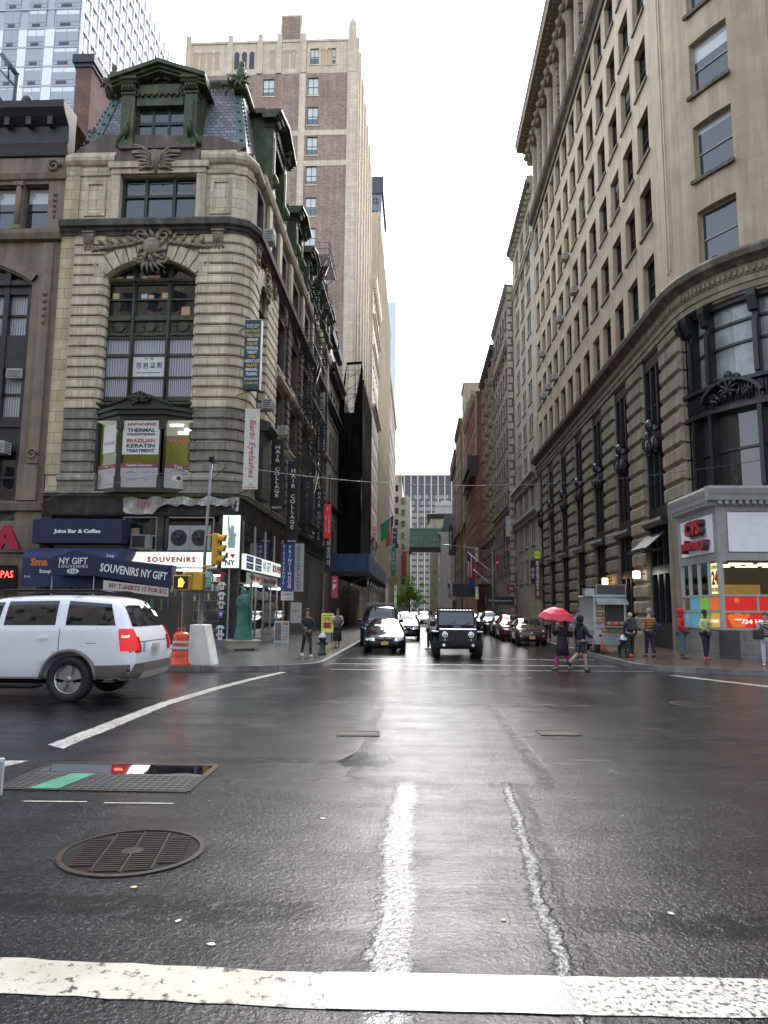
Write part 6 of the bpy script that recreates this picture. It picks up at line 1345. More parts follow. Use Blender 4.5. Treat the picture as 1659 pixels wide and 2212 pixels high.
t=thing('rooftop_gantry','dark steel roof structure cut by the left edge above the brown building','roof structure',(-20.5,32.5,25));m=MB();m.tube([(-.1,0,0),(.0,0,3.4)],.12,6);m.tube([(.0,0,3.4),(-.9,0,4.6)],.14,6);m.tube([(.0,0,2.7),(-.9,0,3.7)],.06,6);m.tube([(-.45,0,3.2),(-.5,0,4.0)],.05,6);obj('frame',m,plain('steel_dark',(.03,.05,.06),.5),t)
MX=surf('grey_stone_front',(.38,.34,.26),.7,var=.25,scale=1.5,block=(1.0,.5),bvar=.12,mortar=(.08,.07,.05),msize=.012,bump=.3,stain=(.12,.11,.09),stain_s=.5,streak=.35)
t,F,L=street_building('neighbour_building','narrow stone building with a small green mansard past the fire escapes',-7.9,60.9,69.8,23,'L',MX,6.8,3.9,1.5,2.6,2.2,'sash',WFD,GL_BLIND,12,trims=((10.3,.4,.3),(18.8,.6,.5)),top=(.9,.7),topm=DKST)
m=MB();v=[(-7.9,60.9,23.1),(-7.9,69.8,23.1),(-8.8,69.8,27.8),(-8.8,61.1,27.8),(-12,60.9,23.1),(-12,69.8,23.1),(-12,69.8,27.8),(-12,61.1,27.8)];m.add(v,[(0,1,2,3),(0,3,7,4),(3,2,6,7),(1,5,6,2)]);obj('mansard_roof',m,GREEN,t,True)
m=MB()
for y in(61.2,65.5,69.4):m.lathe([(.3,0),(.2,.5),(.3,.8),(.1,1.2),(.2,1.4),(.02,1.7)],8,(-8.3,y,27.8))
fprof(m,F,.2,3.8,[(-.2,25.6),(.3,25.8),(.4,26.3),(-.2,26.5)]);fprof(m,F,4.6,8.6,[(-.2,25.6),(.3,25.8),(.4,26.3),(-.2,26.5)]);obj('ridge_crest',m,DKGREEN,t,True)
t=thing('netted_scaffold','tall building wrapped in black scaffold netting','scaffold',(-7,76,-.3))
NET=surf('black_netting',(.022,.020,.017),.95,spec=.02,var=.35,scale=.8,bump=.5,bscale=6,streak=.5)
m=MB();x0,x1=-8.0,-5.6;ya,yb=70,85;n=26
def netsheet(m,p,q,z0_,z1_,n=24,amp=.06):
 P_,Q_=Vector(p),Vector(q);d=(Q_-P_).normalized();nn=Vector((d.y,-d.x));rows_=[z0_+(z1_-z0_)*i/9 for i in range(10)];o=len(m.v)
 for j,z in enumerate(rows_):
  for i in range(n+1):c=P_.lerp(Q_,i/n)+nn*(amp*math.sin(i*2.1+j*.4)+rnd.uniform(-.02,.02));m.v.append((c.x,c.y,z))
 for j in range(9):
  for i in range(n):a=o+j*(n+1)+i;m.f.append([a,a+1,a+n+2,a+n+1]);m.m.append(0);m.smooth.append(True)
netsheet(m,(x0,ya),(x1,ya),6.3,21.0);netsheet(m,(x1,ya),(x1,yb),6.3,24.6,40);m.quad((x0,ya+.1,6.3),(x0,yb,6.3),(x0,yb,24),(x0,ya+.1,24))
o=len(m.v);m.quad((x1-.9,ya+.1,21),(x1,ya+.1,21),(x1,ya+.1,25.5),(x1-.1,ya+.1,26.4));m.quad((x0,ya+.1,21),(x0+.55,ya+.1,21),(x0+.75,ya+.1,26.3),(x0+.35,ya+.1,23.5));m.quad((x0+.75,ya+.1,26.0),(x0+.75,ya+.1,26.3),(x1-.1,ya+.1,26.4),(x1-.1,ya+.1,26.1))
obj('netting',m,NET,t,True,fix=False)
m=MB()
for x in(x0+.15,x0+.8,x0+1.6,x1-.15):
 for y in(ya+.2,ya+1.4):m.tube([(x,y,6.2),(x,y,26.2)],.04,5)
for k in range(10):
 z=7+k*2.0;m.tube([(x0,ya+.2,z),(x1,ya+.2,z)],.035,5);m.tube([(x0,ya+1.4,z+.9),(x1,ya+1.4,z+.9)],.03,5)
for k in range(4):m.tube([(x0+.8,ya+.2,21+k*1.2),(x1-.15,ya+.2,22.2+k*1.1)],.03,5)
for k in range(7):m.tube([(x1,ya+2*k,24.6),(x1,ya+2*k,25.5)],.03,5)
obj('pipes',m,plain('scaffold_pipe',(.06,.055,.05),.5),t,True)
m=MB();m.box(-18,-8.05,70.1,84.9,-.4,24.5);obj('covered_wall',m,BRNB,t,True)
t=thing('sidewalk_shed','blue plywood sidewalk shed on steel legs','shed',(-6,80,-.3))
BLUE=surf('blue_plywood',(.028,.085,.20),.6,var=.2,block=(1.2,2.4),mortar=(.01,.03,.08),bvar=.1,streak=.3)
m=MB();m.box(-7.8,-4.35,64,64.06,4.75,6.35);m.box(-4.41,-4.35,64.06,100,4.75,6.35);obj('parapet',m,BLUE,t,True);m=MB();m.box(-7.8,-4.42,64.07,100,4.55,4.74)
for i in range(19):m.box(-7.8,-4.3,64.1+2*i,64.25+2*i,4.38,4.54)
obj('deck',m,plain('shed_deck',(.04,.035,.03),.7),t,True)
m=MB()
for i in range(19):
 y=64.2+2*i
 for x in(-4.5,-7.5):m.tube([(x,y,sz(y)),(x,y,4.4)],.045,6)
 if i%2==0:m.tube([(-4.5,y,2.8),(-4.5,y+1.9,4.3)],.03,5);m.tube([(-7.5,y,3.0),(-4.5,y,4.3)],.03,5)
 m.tube([(-4.5,y,1.2),(-4.5,y+2,1.2)],.025,5)
obj('steel_legs',m,surf('galvanised_pipe',(.16,.15,.14),.4,metal=.5,var=.2),t,True)
TW_=thing('brick_tower','tall brown brick and tan stone tower with an arcaded top','building',(-19,90,-.3))
TBR=surf('mauve_brown_brick',(.38,.27,.205),.8,var=.15,scale=.5,block=(.42,.14),bvar=.2,mortar=(.28,.20,.17),msize=.010,bump=.2,stain=(.22,.12,.10),stain_s=.5,streak=.2)
TST=surf('tan_limestone',(.66,.54,.40),.75,var=.10,scale=1,block=(.9,.45),bvar=.08,mortar=(.33,.27,.2),msize=.008,bump=.15,streak=.15)
Ft=Fac(-30.75,85,1,0);T=lambda x:x+30.75;LT=22.75
wz=[67.7,63.5,59.3,55.2,50.9,46.7,42.5,38.3,34.1,29.9,25.7]
w=MB();hl=[(T(-14.47),T(-13.05),z,z+2.55)for z in wz]+[(T(-24.0),T(-22.5),z,z+2.55)for z in wz]+[(T(-18.9+.0)-1.6,T(-18.9)-.1,67.7,70.2)]
fwall(w,Ft,0,LT,-.4,70.9,hl[:-1]+[(T(-20.4),T(-18.9),67.7,70.2)],.3);w.quad((-30.75,85,-.4),(-30.75,110,-.4),(-30.75,110,76),(-30.75,85,76));w.quad((-8,110,-.4),(-30.75,110,-.4),(-30.75,110,76),(-8,110,76));w.quad((-8,87.5,75),(-30.75,87.5,75),(-30.75,110,75),(-8,110,75))
obj('brick_wall',w,TBR,TW_,True)
w=MB();Fs2=Fac(-8,85,0,1);sl=[]
for k in range(17):
 for i in range(5):sl.append((2.3+i*4.6,3.4+i*4.6,7+k*4.1,9.4+k*4.1))
fwall(w,Fs2,0,25,-.4,76,sl,.35)
for z,h_ in((62.0,.85),(57.75,.0),):pass
arc_x=[-29.6,-28.7,-27.8,-26.9,-21.4,-20.5,-19.6,-18.7,-17.8,-16.9,-13.7+.9,-11.9]
holes=[(T(-14.25),T(-13.12),72.1,74.45),(T(-12.05)+.05,T(-10.9),72.1,74.45)]
fwall(w,Ft,0,LT,70.9,75.7,holes,.25)
for a,b in((-15.6,-14.75),(-9.3,-8.0),(-30.75,-30.0)):fbox(w,Ft,T(a),T(b),0,.10,-.4,75.6)
for z in(62.0,57.75,31.5):fbox(w,Ft,0,T(-9.31),0,.06,z,z+.75)
fbox(w,Ft,0,LT,-.2,.12,75.4,75.75)
for x in(-30.5,-24.9,-20.9-.0,-18.35,-15.1):fbox(w,Ft,T(x)-.35,T(x)+.35,.0,.22,70.9,76.6)
fbox(w,Ft,T(-18.3),T(-15.45),-.3,.0,75.75,79.5);fbox(w,Ft,T(-9.25),T(-8.15),-.9,.15,70.9,77.9)
w.add([Ft.P(T(-9.25),.15,77.9),Ft.P(T(-8.15),.15,77.9),Ft.P(T(-8.15),-.9,77.9),Ft.P(T(-9.25),-.9,77.9),Ft.P(T(-8.7),-.35,79.3)],[(0,1,4),(1,2,4),(2,3,4),(3,0,4)])
for i in range(6):fbox(w,Fs2,1.2+4.6*i,1.75+4.6*i,0,.35,6,74.8-i*.2);fbox(w,Fs2,.0+4.6*i,.25+4.6*i,0,.2,6,76.4)
obj('stone_face',w,TST,TW_,True)
m=MB();fbox(m,Ft,T(-18.05),T(-15.7),.0,.04,75.9,79.2);obj('brick_panel',m,TBR,TW_,True)
m=MB();m2=MB()
for i,x in enumerate((-29.5,-28.55,-27.6,-26.65,-24.0,-23.0,-22.0,-19.9+.6,-18.9+.6+.0,-17.4,-16.5,-12.5,-11.65)):
 dark=i in(4,5,6);n=8;pts=[(x-.33,71.7),(x+.33,71.7)]+[(x+.33*math.cos(math.pi*k/n),73.9+.33*math.sin(math.pi*k/n))for k in range(n+1)]
 (m2 if dark else m).prism(pts,84.985,85.01,ax='y')
 if not dark:
  for k in range(n):a0,a1=math.pi*k/n,math.pi*(k+1)/n;m.add([(x+.33*math.cos(a0),84.9,73.9+.33*math.sin(a0)),(x+.33*math.cos(a1),84.9,73.9+.33*math.sin(a1)),(x+.42*math.cos(a1),84.9,73.9+.42*math.sin(a1)),(x+.42*math.cos(a0),84.9,73.9+.42*math.sin(a0))],[(0,1,2,3)])
obj('blind_arches',m,surf('tan_arch_panel',(.50,.37,.25),.8,var=.1),TW_,True);obj('open_arches',m2,plain('arch_shadow',(.05,.04,.06),.6),TW_,True)
TFR=surf('tower_window_frame',(.05,.06,.07),.5)
TGL=glassy('tower_window_glass',(.10,.13,.14),.05,blind=1.1,bcol=(.55,.57,.52))
for h in hl[:-1]+[(T(-20.4),T(-18.9),67.7,70.2)]+holes:put_window(TW_,Ft,(h[0]+h[1])/2,h[2],h[1]-h[0],h[3]-h[2],'cross',TFR,TGL,.25,.08,TST)
for h in sl[:60]:put_window(TW_,Fs2,(h[0]+h[1])/2,h[2],1.1,2.4,'sash',TFR,GL_DARK,.3)
g=MB()
for h in sl[60:]:fbox(g,Fs2,h[0],h[1],-.33,-.3,h[2],h[3])
o=obj('windows',g,GL_DARK,TW_,True);o['kind']='stuff'
street_building('street_building','cream classical block with stepped corner bays just past the brick tower',-7.3,110.3,127,55,'L',TST,7,3.7,1.2,2.2,2.5,top=(2.0,.6),trims=((48,.6,.5),(43,.5,.4),(12,.6,.5),(33,.6,.7)),cap=70)
street_building('street_building','tall orange-tan block with vertical ribs beyond the cream one',-7.6,127.3,184,76,'L',surf('orange_tan_stone',(.56,.46,.32),.8,var=.12,streak=.15),8,3.9,1.2,2.2,2.9,top=(1.2,.3),trims=((30,.6,.3),),cap=70,piers=.3)
street_building('street_building','dark brown brick block with a pale band high on the left side',-7.9,186,252,66,'L',surf('mid_brown_brick',(.19,.12,.095),.8,var=.2,block=(.5,.2),bvar=.2,bump=.2),8,4.2,1.4,2.3,3.3,top=(1.5,.5),trims=((52,1.6,.3),),topm=BE2,cap=60)
t=thing('office_tower','slim dark glass tower with a black crown rising behind the tan tower','building',(-16,190,0));m=MB();m.box(-24,-9.9,180,200,0,112);obj('wall',m,surf('blue_grey_cladding',(.17,.18,.22),.5,var=.1),t,True);m=MB();m.box(-24.2,-9.4,179.6,200,112,117);obj('crown',m,plain('crown_black',(.05,.05,.06),.5),t,True);m=MB();m.box(-13.0,-12.7,179.5,180,40,110);obj('fin',m,GWH,t,True)
Fk=Fac(-24,180,1,0)
for j in range(16):
 for x in(1.6,4.2,6.8,9.2,12.4):put_window(t,Fk,x,55+j*3.6,1.7,2.0,'pair',WFR,GL_DARK,-.02)
t=thing('glass_skyscraper','faint pale blue glass skyscraper far down the street','building',(-17,330,0));m=MB();m.box(-30,-10.8,330,350,0,148);obj('wall',m,surf('pale_blue_glass',(.55,.62,.70),.25,var=.05,block=(3,3.6),mortar=(.4,.48,.55),bvar=.08),t,True)
t=thing('stepped_building','cream stepped block with small windows left of the far glass tower','building',(-6,255,0));m=MB();m.box(-16,-5.6,254,290,-.4,46);m.box(-15,-6.4,254.5,290,46,48.5);m.box(-5.59,-2.6,254.3,290,-.4,41);m.box(-16,-2.5,253.7,254,21.4,22.0)
m.lathe([(.5,0),(.5,2.2),(.7,2.3),(.3,3.2),(.05,4.5)],8,(-6.3,254.6,46));obj('wall',m,surf('cream_far_stone',(.64,.56,.42),.8,var=.12,block=(1.4,.7),bvar=.06,mortar=(.35,.3,.22),streak=.15),t,True)
Ff=Fac(-16,254,1,0)
for j in range(9):put_window(t,Ff,11.0,5.5+j*4.1,1.5,2.2,'sash',WFR,GL_DARK,-.35)
for j in range(6):put_window(t,Ff,8.4,22.5+j*4.1,1.4,2.2,'sash',WFR,GL_DARK,-.0)
ET=thing('slab_tower','huge dark slab tower with cream vertical fins closing the street','building',(4,400,0))
m=MB();m.box(-13,22,400.3,430,-1,76);obj('curtain_wall',m,surf('dark_blue_panel',(.05,.05,.066),.4,var=.1),ET,True)
CRF=surf('cream_fin',(.50,.45,.34),.6,var=.05);m=MB()
for i in range(10):x=-11.46+3.81*i;m.box(x-.32,x+.32,399.5,400.3,-1,75.8)
m.box(-13,22,399.4,400.3,75.5,76.6);obj('fin',m,CRF,ET,True)
pg=surf('far_window_pane',(.33,.31,.26),.3,var=.25,scale=.4);wl_=[]
Fz=Fac(-13,400.25,1,0)
for j in range(19):
 for i in range(9):
  for s in(-.75,.75):wl_.append((-11.46+3.81*(i+.5)+s*.95+13,62.5-j*3.4))
g0=MB();g0.box(-.55,.55,-.06,0,0,2.1);gm0=mesh_of(g0,pg,'window');gm1=mesh_of(g0,surf('far_window_dark',(.12,.12,.13),.3,var=.2),'window')
mm_=MB()
for i,(u,z)in enumerate(wl_):
 if i<100:obj('window',gm0 if rnd.random()<.7 else gm1,None,ET,loc=Vector((Fz.P(u,.0,z)))-root_off(ET))
 else:mm_.box(-13+u-.55,-13+u+.55,400.19,400.25,z,z+2.1)
o=obj('windows',mm_,pg,ET,True);o['kind']='stuff'
SB_=thing('skybridge','green copper skybridge with rows of windows spanning the street','bridge',(2.6,232,20))
CU=surf('green_copper',(.13,.66,.42),.6,var=.3,scale=.5,bump=.1,streak=.3);m=MB();m.box(-2.6,7.8,230,235,20.9,26.6);obj('body',m,CU,SB_,True)
m=MB();m.box(-2.7,7.9,229.6,235.4,26.6,27.1);obj('roof',m,surf('pale_copper_roof',(.35,.5,.45),.5,var=.1),SB_,True)
m=MB();m.box(-2.7,7.9,229.7,235.3,19.6,20.85);m.add([(-2.7,229.8,19.6),(-1.6,229.8,19.6),(-2.7,229.8,18.4),(-2.7,235,19.6),(-1.6,235,19.6),(-2.7,235,18.4),(7.9,229.8,19.6),(6.8,229.8,19.6),(7.9,229.8,18.4),(7.9,235,19.6),(6.8,235,19.6),(7.9,235,18.4)],[(0,1,2),(3,5,4),(0,3,4,1),(1,4,5,2),(6,8,7),(9,10,11),(6,7,10,9),(7,8,11,10)]);obj('girder',m,plain('girder_black',(.03,.03,.035),.5),SB_,True)
for k in range(8):
 x=-2.2+k*1.37
 m=MB();m.box(x-.32,x-.14,229.7,230.0,20.9,26.6);obj('rib',m,CU,SB_,True)
 if k<7:
  for z0_,h_ in((21.1,1.1),(22.6,1.8),(25.0,1.2)):g=MB();g.box(x+.05,x+.95,229.94,230.0,z0_,z0_+h_,1);g.box(x+.47,x+.53,229.92,229.939,z0_,z0_+h_);g.box(x+.05,x+.95,229.92,229.939,z0_+h_*.48,z0_+h_*.52+.02);obj('window',g,[CU,pg],SB_,True)
t=thing('street_tree','bright green leafy tree far down the middle of the street','tree',(-2.6,236,-.4));rt=random.Random(5)
m=MB();m.tube([(0,0,0),(.1,0,2),(0,.1,4),(.1,0,7)],[.22,.18,.13,.05],7)
for k in range(9):a=k*2.4;z=2.6+k*.45;m.tube([(0.05,0,z),(1.3*math.cos(a),1.3*math.sin(a),z+1.3),(2.5*math.cos(a),2.5*math.sin(a),z+2.2)],[.08,.05,.02],5)
obj('trunk',m,surf('bark',(.06,.045,.035),.8,var=.3),t)
m=MB();cl=[(rt.gauss(0,1.9),rt.gauss(0,1.7),6.4+rt.gauss(0,2.0),rt.uniform(.7,1.4))for _ in range(60)]
for cx,cy,cz,r in cl:
 cz=max(2.8,cz)
 for _ in range(110):
  v=Vector((rt.gauss(0,1),rt.gauss(0,1),rt.gauss(0,1))).normalized()*r*rt.random()**.4;c=Vector((cx,cy,cz))+v;a=Vector((rt.uniform(-1,1),rt.uniform(-1,1),rt.uniform(-1,1))).normalized()*rt.uniform(.13,.24);b=a.cross(Vector((rt.uniform(-1,1),rt.uniform(-1,1),rt.uniform(-1,1)))).normalized()*.16
  m.add([c-a-b*.3,c+b,c+a,c-b],[(0,1,2,3)])
obj('crown',m,surf('spring_leaves',(.36,.62,.09),.6,var=.35,scale=1.5),t,fix=False)
# ================================================================ vehicles
def paintm(name,c,metal=0.0,rough=.25):return surf(name,c,rough if sum(c)>.2 else .09,metal=metal,coat=.8 if sum(c)>.2 else 0,spec=.5 if sum(c)>.2 else .22,var=.06,scale=2)
TYRE=surf('tyre_rubber',(.016,.016,.017),.65,var=.2,bump=.3,bscale=60);ALLOY=surf('alloy',(.42,.42,.43),.3,metal=.8,var=.1);CHROME=surf('chrome',(.6,.6,.62),.12,metal=1,var=0)
BPL=surf('black_plastic_trim',(.010,.010,.011),.5,spec=.2,var=.15);CARGL=glassy('car_glass',(.010,.012,.014),.02,wav=.004);WSGL=glassy('windscreen_glass',(.045,.055,.055),.03,wav=.004)
LENS=surf('headlight_lens',(.5,.52,.55),.08,metal=.6,var=.1,coat=1);LIT=emis('headlight_lit',(1,.98,.92),2.2);ARCHM=plain('wheel_well',(.008,.008,.008),.8)
TAIL=surf('tail_lens',(.35,.01,.015),.15,var=.1,coat=1);TAILON=emis('tail_lit',(1,.02,.02),.10,(.45,.01,.015));AMB=plain('amber_lens',(.6,.22,.03),.2)
PLATEY=surf('plate_yellow',(.62,.48,.08),.5,var=.1);PLATEO=surf('plate_amber',(.55,.35,.08),.5,var=.1)
def wheel(par,x,y,r,w,spokes=5,rim=ALLOY,z0=0.0):
 t=MB();s=1 if x>0 else-1;t.lathe([(r*.62,-w/2),(r*.93,-w/2),(r,-w*.36),(r,w*.36),(r*.93,w/2),(r*.62,w/2),(r*.60,0)],28,ax='x');o=obj('wheel',t,TYRE,par,loc=(x,y,r+z0))
 m=MB();m.lathe([(r*.60,-w*.1),(r*.66,w*.38),(r*.63,w*.44),(r*.57,w*.36),(r*.55,w*.1)],24,ax='x',mi=0);m.lathe([(r*.56,w*.02),(r*.05,w*.02)],20,ax='x',mi=1);m.lathe([(r*.16,w*.05),(r*.15,w*.42),(r*.06,w*.45)],10,ax='x')
 for k in range(spokes):
  a=2*math.pi*k/spokes+.3;c,s_=math.cos(a),math.sin(a);p=Vector((0,-s_,c));v=[]
  for d,ww in((r*.12,r*.10),(r*.58,r*.13)):
   for q in(-1,1):
    for xx in(w*.2,w*.38):v.append((xx,c*d+p.y*ww*q,s_*d+p.z*ww*q))
  m.add(v,[(0,1,3,2),(4,6,7,5),(0,4,5,1),(2,3,7,6),(1,5,7,3),(0,2,6,4)])
 if s<0:m.v=[(-a,b,c)for a,b,c in m.v]
 obj('rim',m,[rim,ARCHM],o)
KIND={'suv':([(-2.40,.42,.72,.82,.70,.74,.60),(-2.33,.30,.90,1.0,.86,.88,.70),(-1.9,.28,1.02,1.10,.91,.91,.76),(-1.15,.28,1.10,1.17,.92,.92,.78),(-.92,.28,1.13,1.22,.92,.92,.76),(-.38,.28,1.18,1.70,.92,.92,.68),(-.12,.28,1.19,1.77,.92,.92,.68),(1.0,.28,1.21,1.80,.92,.92,.68),(1.85,.30,1.22,1.77,.92,.92,.67),(2.05,.32,1.21,1.70,.91,.91,.67),(2.24,.36,1.18,1.30,.90,.89,.74),(2.36,.45,.98,1.08,.87,.87,.74),(2.40,.5,.80,.86,.80,.82,.70)],.385,-1.50,1.27,.80),'sedan':([(-2.42,.30,.48,.55,.62,.66,.55),(-2.34,.18,.60,.66,.82,.84,.62),(-2.0,.16,.72,.78,.90,.90,.68),(-1.2,.16,.84,.90,.92,.91,.72),(-.95,.16,.88,.96,.92,.91,.70),(-.25,.16,.93,1.36,.92,.91,.58),(.1,.16,.94,1.43,.92,.91,.58),(.9,.16,.95,1.42,.92,.91,.57),(1.35,.16,.96,1.28,.92,.90,.56),(1.8,.18,.97,1.04,.91,.89,.66),(2.3,.24,.92,.98,.86,.84,.66),(2.40,.34,.7,.76,.76,.76,.6)],.33,-1.52,1.38,.80),'cross':([(-2.20,.34,.60,.68,.64,.68,.56),(-2.12,.22,.76,.84,.84,.86,.64),(-1.8,.20,.90,.96,.90,.90,.70),(-1.1,.20,1.00,1.06,.92,.91,.72),(-.85,.20,1.03,1.12,.92,.91,.70),(-.25,.20,1.06,1.52,.92,.91,.62),(.05,.20,1.07,1.60,.92,.91,.62),(1.1,.20,1.09,1.62,.92,.91,.61),(1.75,.22,1.10,1.54,.91,.90,.60),(2.1,.26,1.08,1.18,.88,.88,.66),(2.2,.4,.8,.9,.82,.82,.66)],.35,-1.38,1.32,.80),'mini':([(-1.74,.34,.58,.66,.58,.64,.52),(-1.68,.20,.72,.80,.74,.78,.60),(-1.45,.18,.84,.92,.80,.81,.64),(-.95,.18,.90,.99,.81,.81,.66),(-.78,.18,.93,1.04,.81,.81,.62),(-.25,.18,.96,1.38,.81,.80,.54),(.1,.18,.97,1.46,.81,.80,.54),(.9,.18,.98,1.43,.81,.80,.52),(1.4,.2,.99,1.24,.80,.78,.50),(1.65,.25,.92,1.0,.76,.74,.5),(1.74,.35,.7,.78,.7,.7,.5)],.30,-1.14,1.14,.68),'van':([(-2.45,.40,.72,.82,.74,.80,.66),(-2.38,.28,.95,1.02,.92,.94,.76),(-2.1,.26,1.06,1.14,.98,.98,.80),(-1.65,.26,1.14,1.22,.99,.99,.80),(-1.5,.26,1.16,1.28,.99,.99,.80),(-.95,.26,1.2,1.90,.99,.99,.78),(-.7,.26,1.2,2.0,.99,.99,.78),(1.5,.26,1.2,2.03,.99,.99,.78),(2.3,.28,1.2,1.98,.99,.99,.78),(2.45,.4,1.1,1.8,.95,.95,.76)],.37,-1.75,1.45,.86)}
PROTO={}
def car_shell(kind):
 if kind in PROTO:return PROTO[kind]
 st,wr,fy,ry,wx=KIND[kind];m=MB();rings=[]
 for(y,zl,zb,zt,wl,wb,wt)in st:
  zm=(zl+zb)/2;h=[(0,zl),(wl*.82,zl),(wl*.985,zl+.07),(max(wl,wb)*1.012,zm),(wb,zb-.03),(wb*.985,zb+.01),(wt+(wb-wt)*.10,zt-(zt-zb)*.14),(wt*.86,zt-.01),(0,zt+.02)]
  rings.append([(x,y,z)for x,z in h]+[(-x,y,z)for x,z in h[1:-1]][::-1])
 n=len(rings[0]);m.v=[p for r in rings for p in r]
 for i in range(len(rings)-1):
  for j in range(n):a=i*n+j;b=i*n+(j+1)%n;m.f.append([a,b,b+n,a+n]);m.m.append(1 if j in(1,2,n-2,n-3)and j else 0);m.smooth.append(True)
 m.f+=[list(range(n))[::-1],[(len(rings)-1)*n+j for j in range(n)]];m.m+=[0,0];m.smooth+=[True,True]
 cut=MB()
 for y in(fy,ry):
  for s in(-1,1):cut.lathe([(wr*1.19,wx-.16 if s>0 else-wx-.6),(wr*1.19,wx+.6 if s>0 else-wx+.16)],28,(0,y,wr*1.02),ax='x')
 cme=mesh_of(cut,ARCHM,'cut');co=bpy.data.objects.new('cut',cme);COL.objects.link(co)
 base=mesh_of(m,[BPL,BPL,ARCHM],'shell')
 me=evaluated(base,None,[('SUBSURF',dict(levels=2,render_levels=2))])
 me2=evaluated(me,None,[('BOOLEAN',dict(object=co,operation='DIFFERENCE',solver='EXACT',material_mode='TRANSFER'))])
 bpy.data.objects.remove(co)
 bm=bmesh.new();bm.from_mesh(me);bv=BVHTree.FromBMesh(bm);bm.free()
 for p in me2.polygons:p.use_smooth=True
 PROTO[kind]=(me2,bv);return PROTO[kind]
def patch(mb,bv,q,view,n=5,off=.006,mi=0,sides=(1,)):
 """lay a panel on the body: q = 4 corners (a,z); view 'side' (a=y), 'front'/'rear' (a=x)"""
 for s in sides:
  o=len(mb.v);ok=True;pts=[]
  for j in range(n+1):
   for i in range(n+1):
    u,v=i/n,j/n;a=(q[0][0]*(1-u)+q[1][0]*u)*(1-v)+(q[3][0]*(1-u)+q[2][0]*u)*v;z=(q[0][1]*(1-u)+q[1][1]*u)*(1-v)+(q[3][1]*(1-u)+q[2][1]*u)*v
    if view=='side':org,d=Vector((3*s,a,z)),Vector((-s,0,0))
    elif view=='front':org,d=Vector((a*s,-6,z)),Vector((0,1,0))
    else:org,d=Vector((a*s,6,z)),Vector((0,-1,0))
    h=bv.ray_cast(org,d)
    if h[0]is None:pts.append(None)
    else:pts.append(h[0]+h[1].normalized()*off*(1 if h[1].dot(d)<0 else-1))
  for j in range(n):
   for i in range(n):
    k=[j*(n+1)+i,j*(n+1)+i+1,(j+1)*(n+1)+i+1,(j+1)*(n+1)+i]
    if all(pts[t]is not None for t in k):
     oo=len(mb.v);mb.v+=[tuple(pts[t])for t in k];mb.f.append([oo,oo+1,oo+2,oo+3]);mb.m.append(mi);mb.smooth.append(True)
GLS={'suv':([[(-.70,1.24),(-.02,1.27),(-.02,1.66),(-.28,1.64)],[(.08,1.27),(.98,1.28),(.94,1.69),(.06,1.67)],[(1.16,1.28),(2.02,1.28),(1.86,1.64),(1.12,1.69)]],[(-.74,1.20),(.74,1.20),(.60,1.68),(-.60,1.68)],[(-.72,1.26),(.72,1.26),(.60,1.68),(-.60,1.68)]),'sedan':([[(-.60,1.0),(.12,1.01),(.12,1.34),(-.12,1.32)],[(.20,1.01),(.98,1.02),(.85,1.33),(.18,1.34)],[(1.04,1.02),(1.45,1.03),(1.2,1.22),(.95,1.32)]],[(-.72,.95),(.72,.95),(.55,1.35),(-.55,1.35)],[(-.66,1.04),(.66,1.04),(.5,1.3),(-.5,1.3)]),'cross':([[(-.55,1.13),(.16,1.14),(.16,1.5),(-.08,1.48)],[(.24,1.14),(1.02,1.15),(.98,1.51),(.22,1.5)],[(1.1,1.15),(1.75,1.18),(1.55,1.46),(1.06,1.5)]],[(-.72,1.10),(.72,1.10),(.56,1.5),(-.56,1.5)],[(-.68,1.16),(.68,1.16),(.54,1.48),(-.54,1.48)]),'mini':([[(-.48,1.02),(.5,1.03),(.5,1.34),(-.1,1.34)],[(.6,1.03),(1.25,1.05),(1.05,1.28),(.6,1.34)]],[(-.62,1.02),(.62,1.02),(.49,1.37),(-.49,1.37)],[(-.5,1.06),(.5,1.06),(.42,1.3),(-.42,1.3)]),'van':([[(-1.3,1.28),(-.6,1.29),(-.6,1.78),(-.88,1.76)],[(-.45,1.29),(.7,1.29),(.7,1.8),(-.45,1.8)],[(.85,1.29),(2.1,1.29),(2.05,1.78),(.85,1.8)]],[(-.80,1.26),(.80,1.26),(.70,1.84),(-.70,1.84)],[(-.7,1.3),(.7,1.3),(.6,1.7),(-.6,1.7)])}
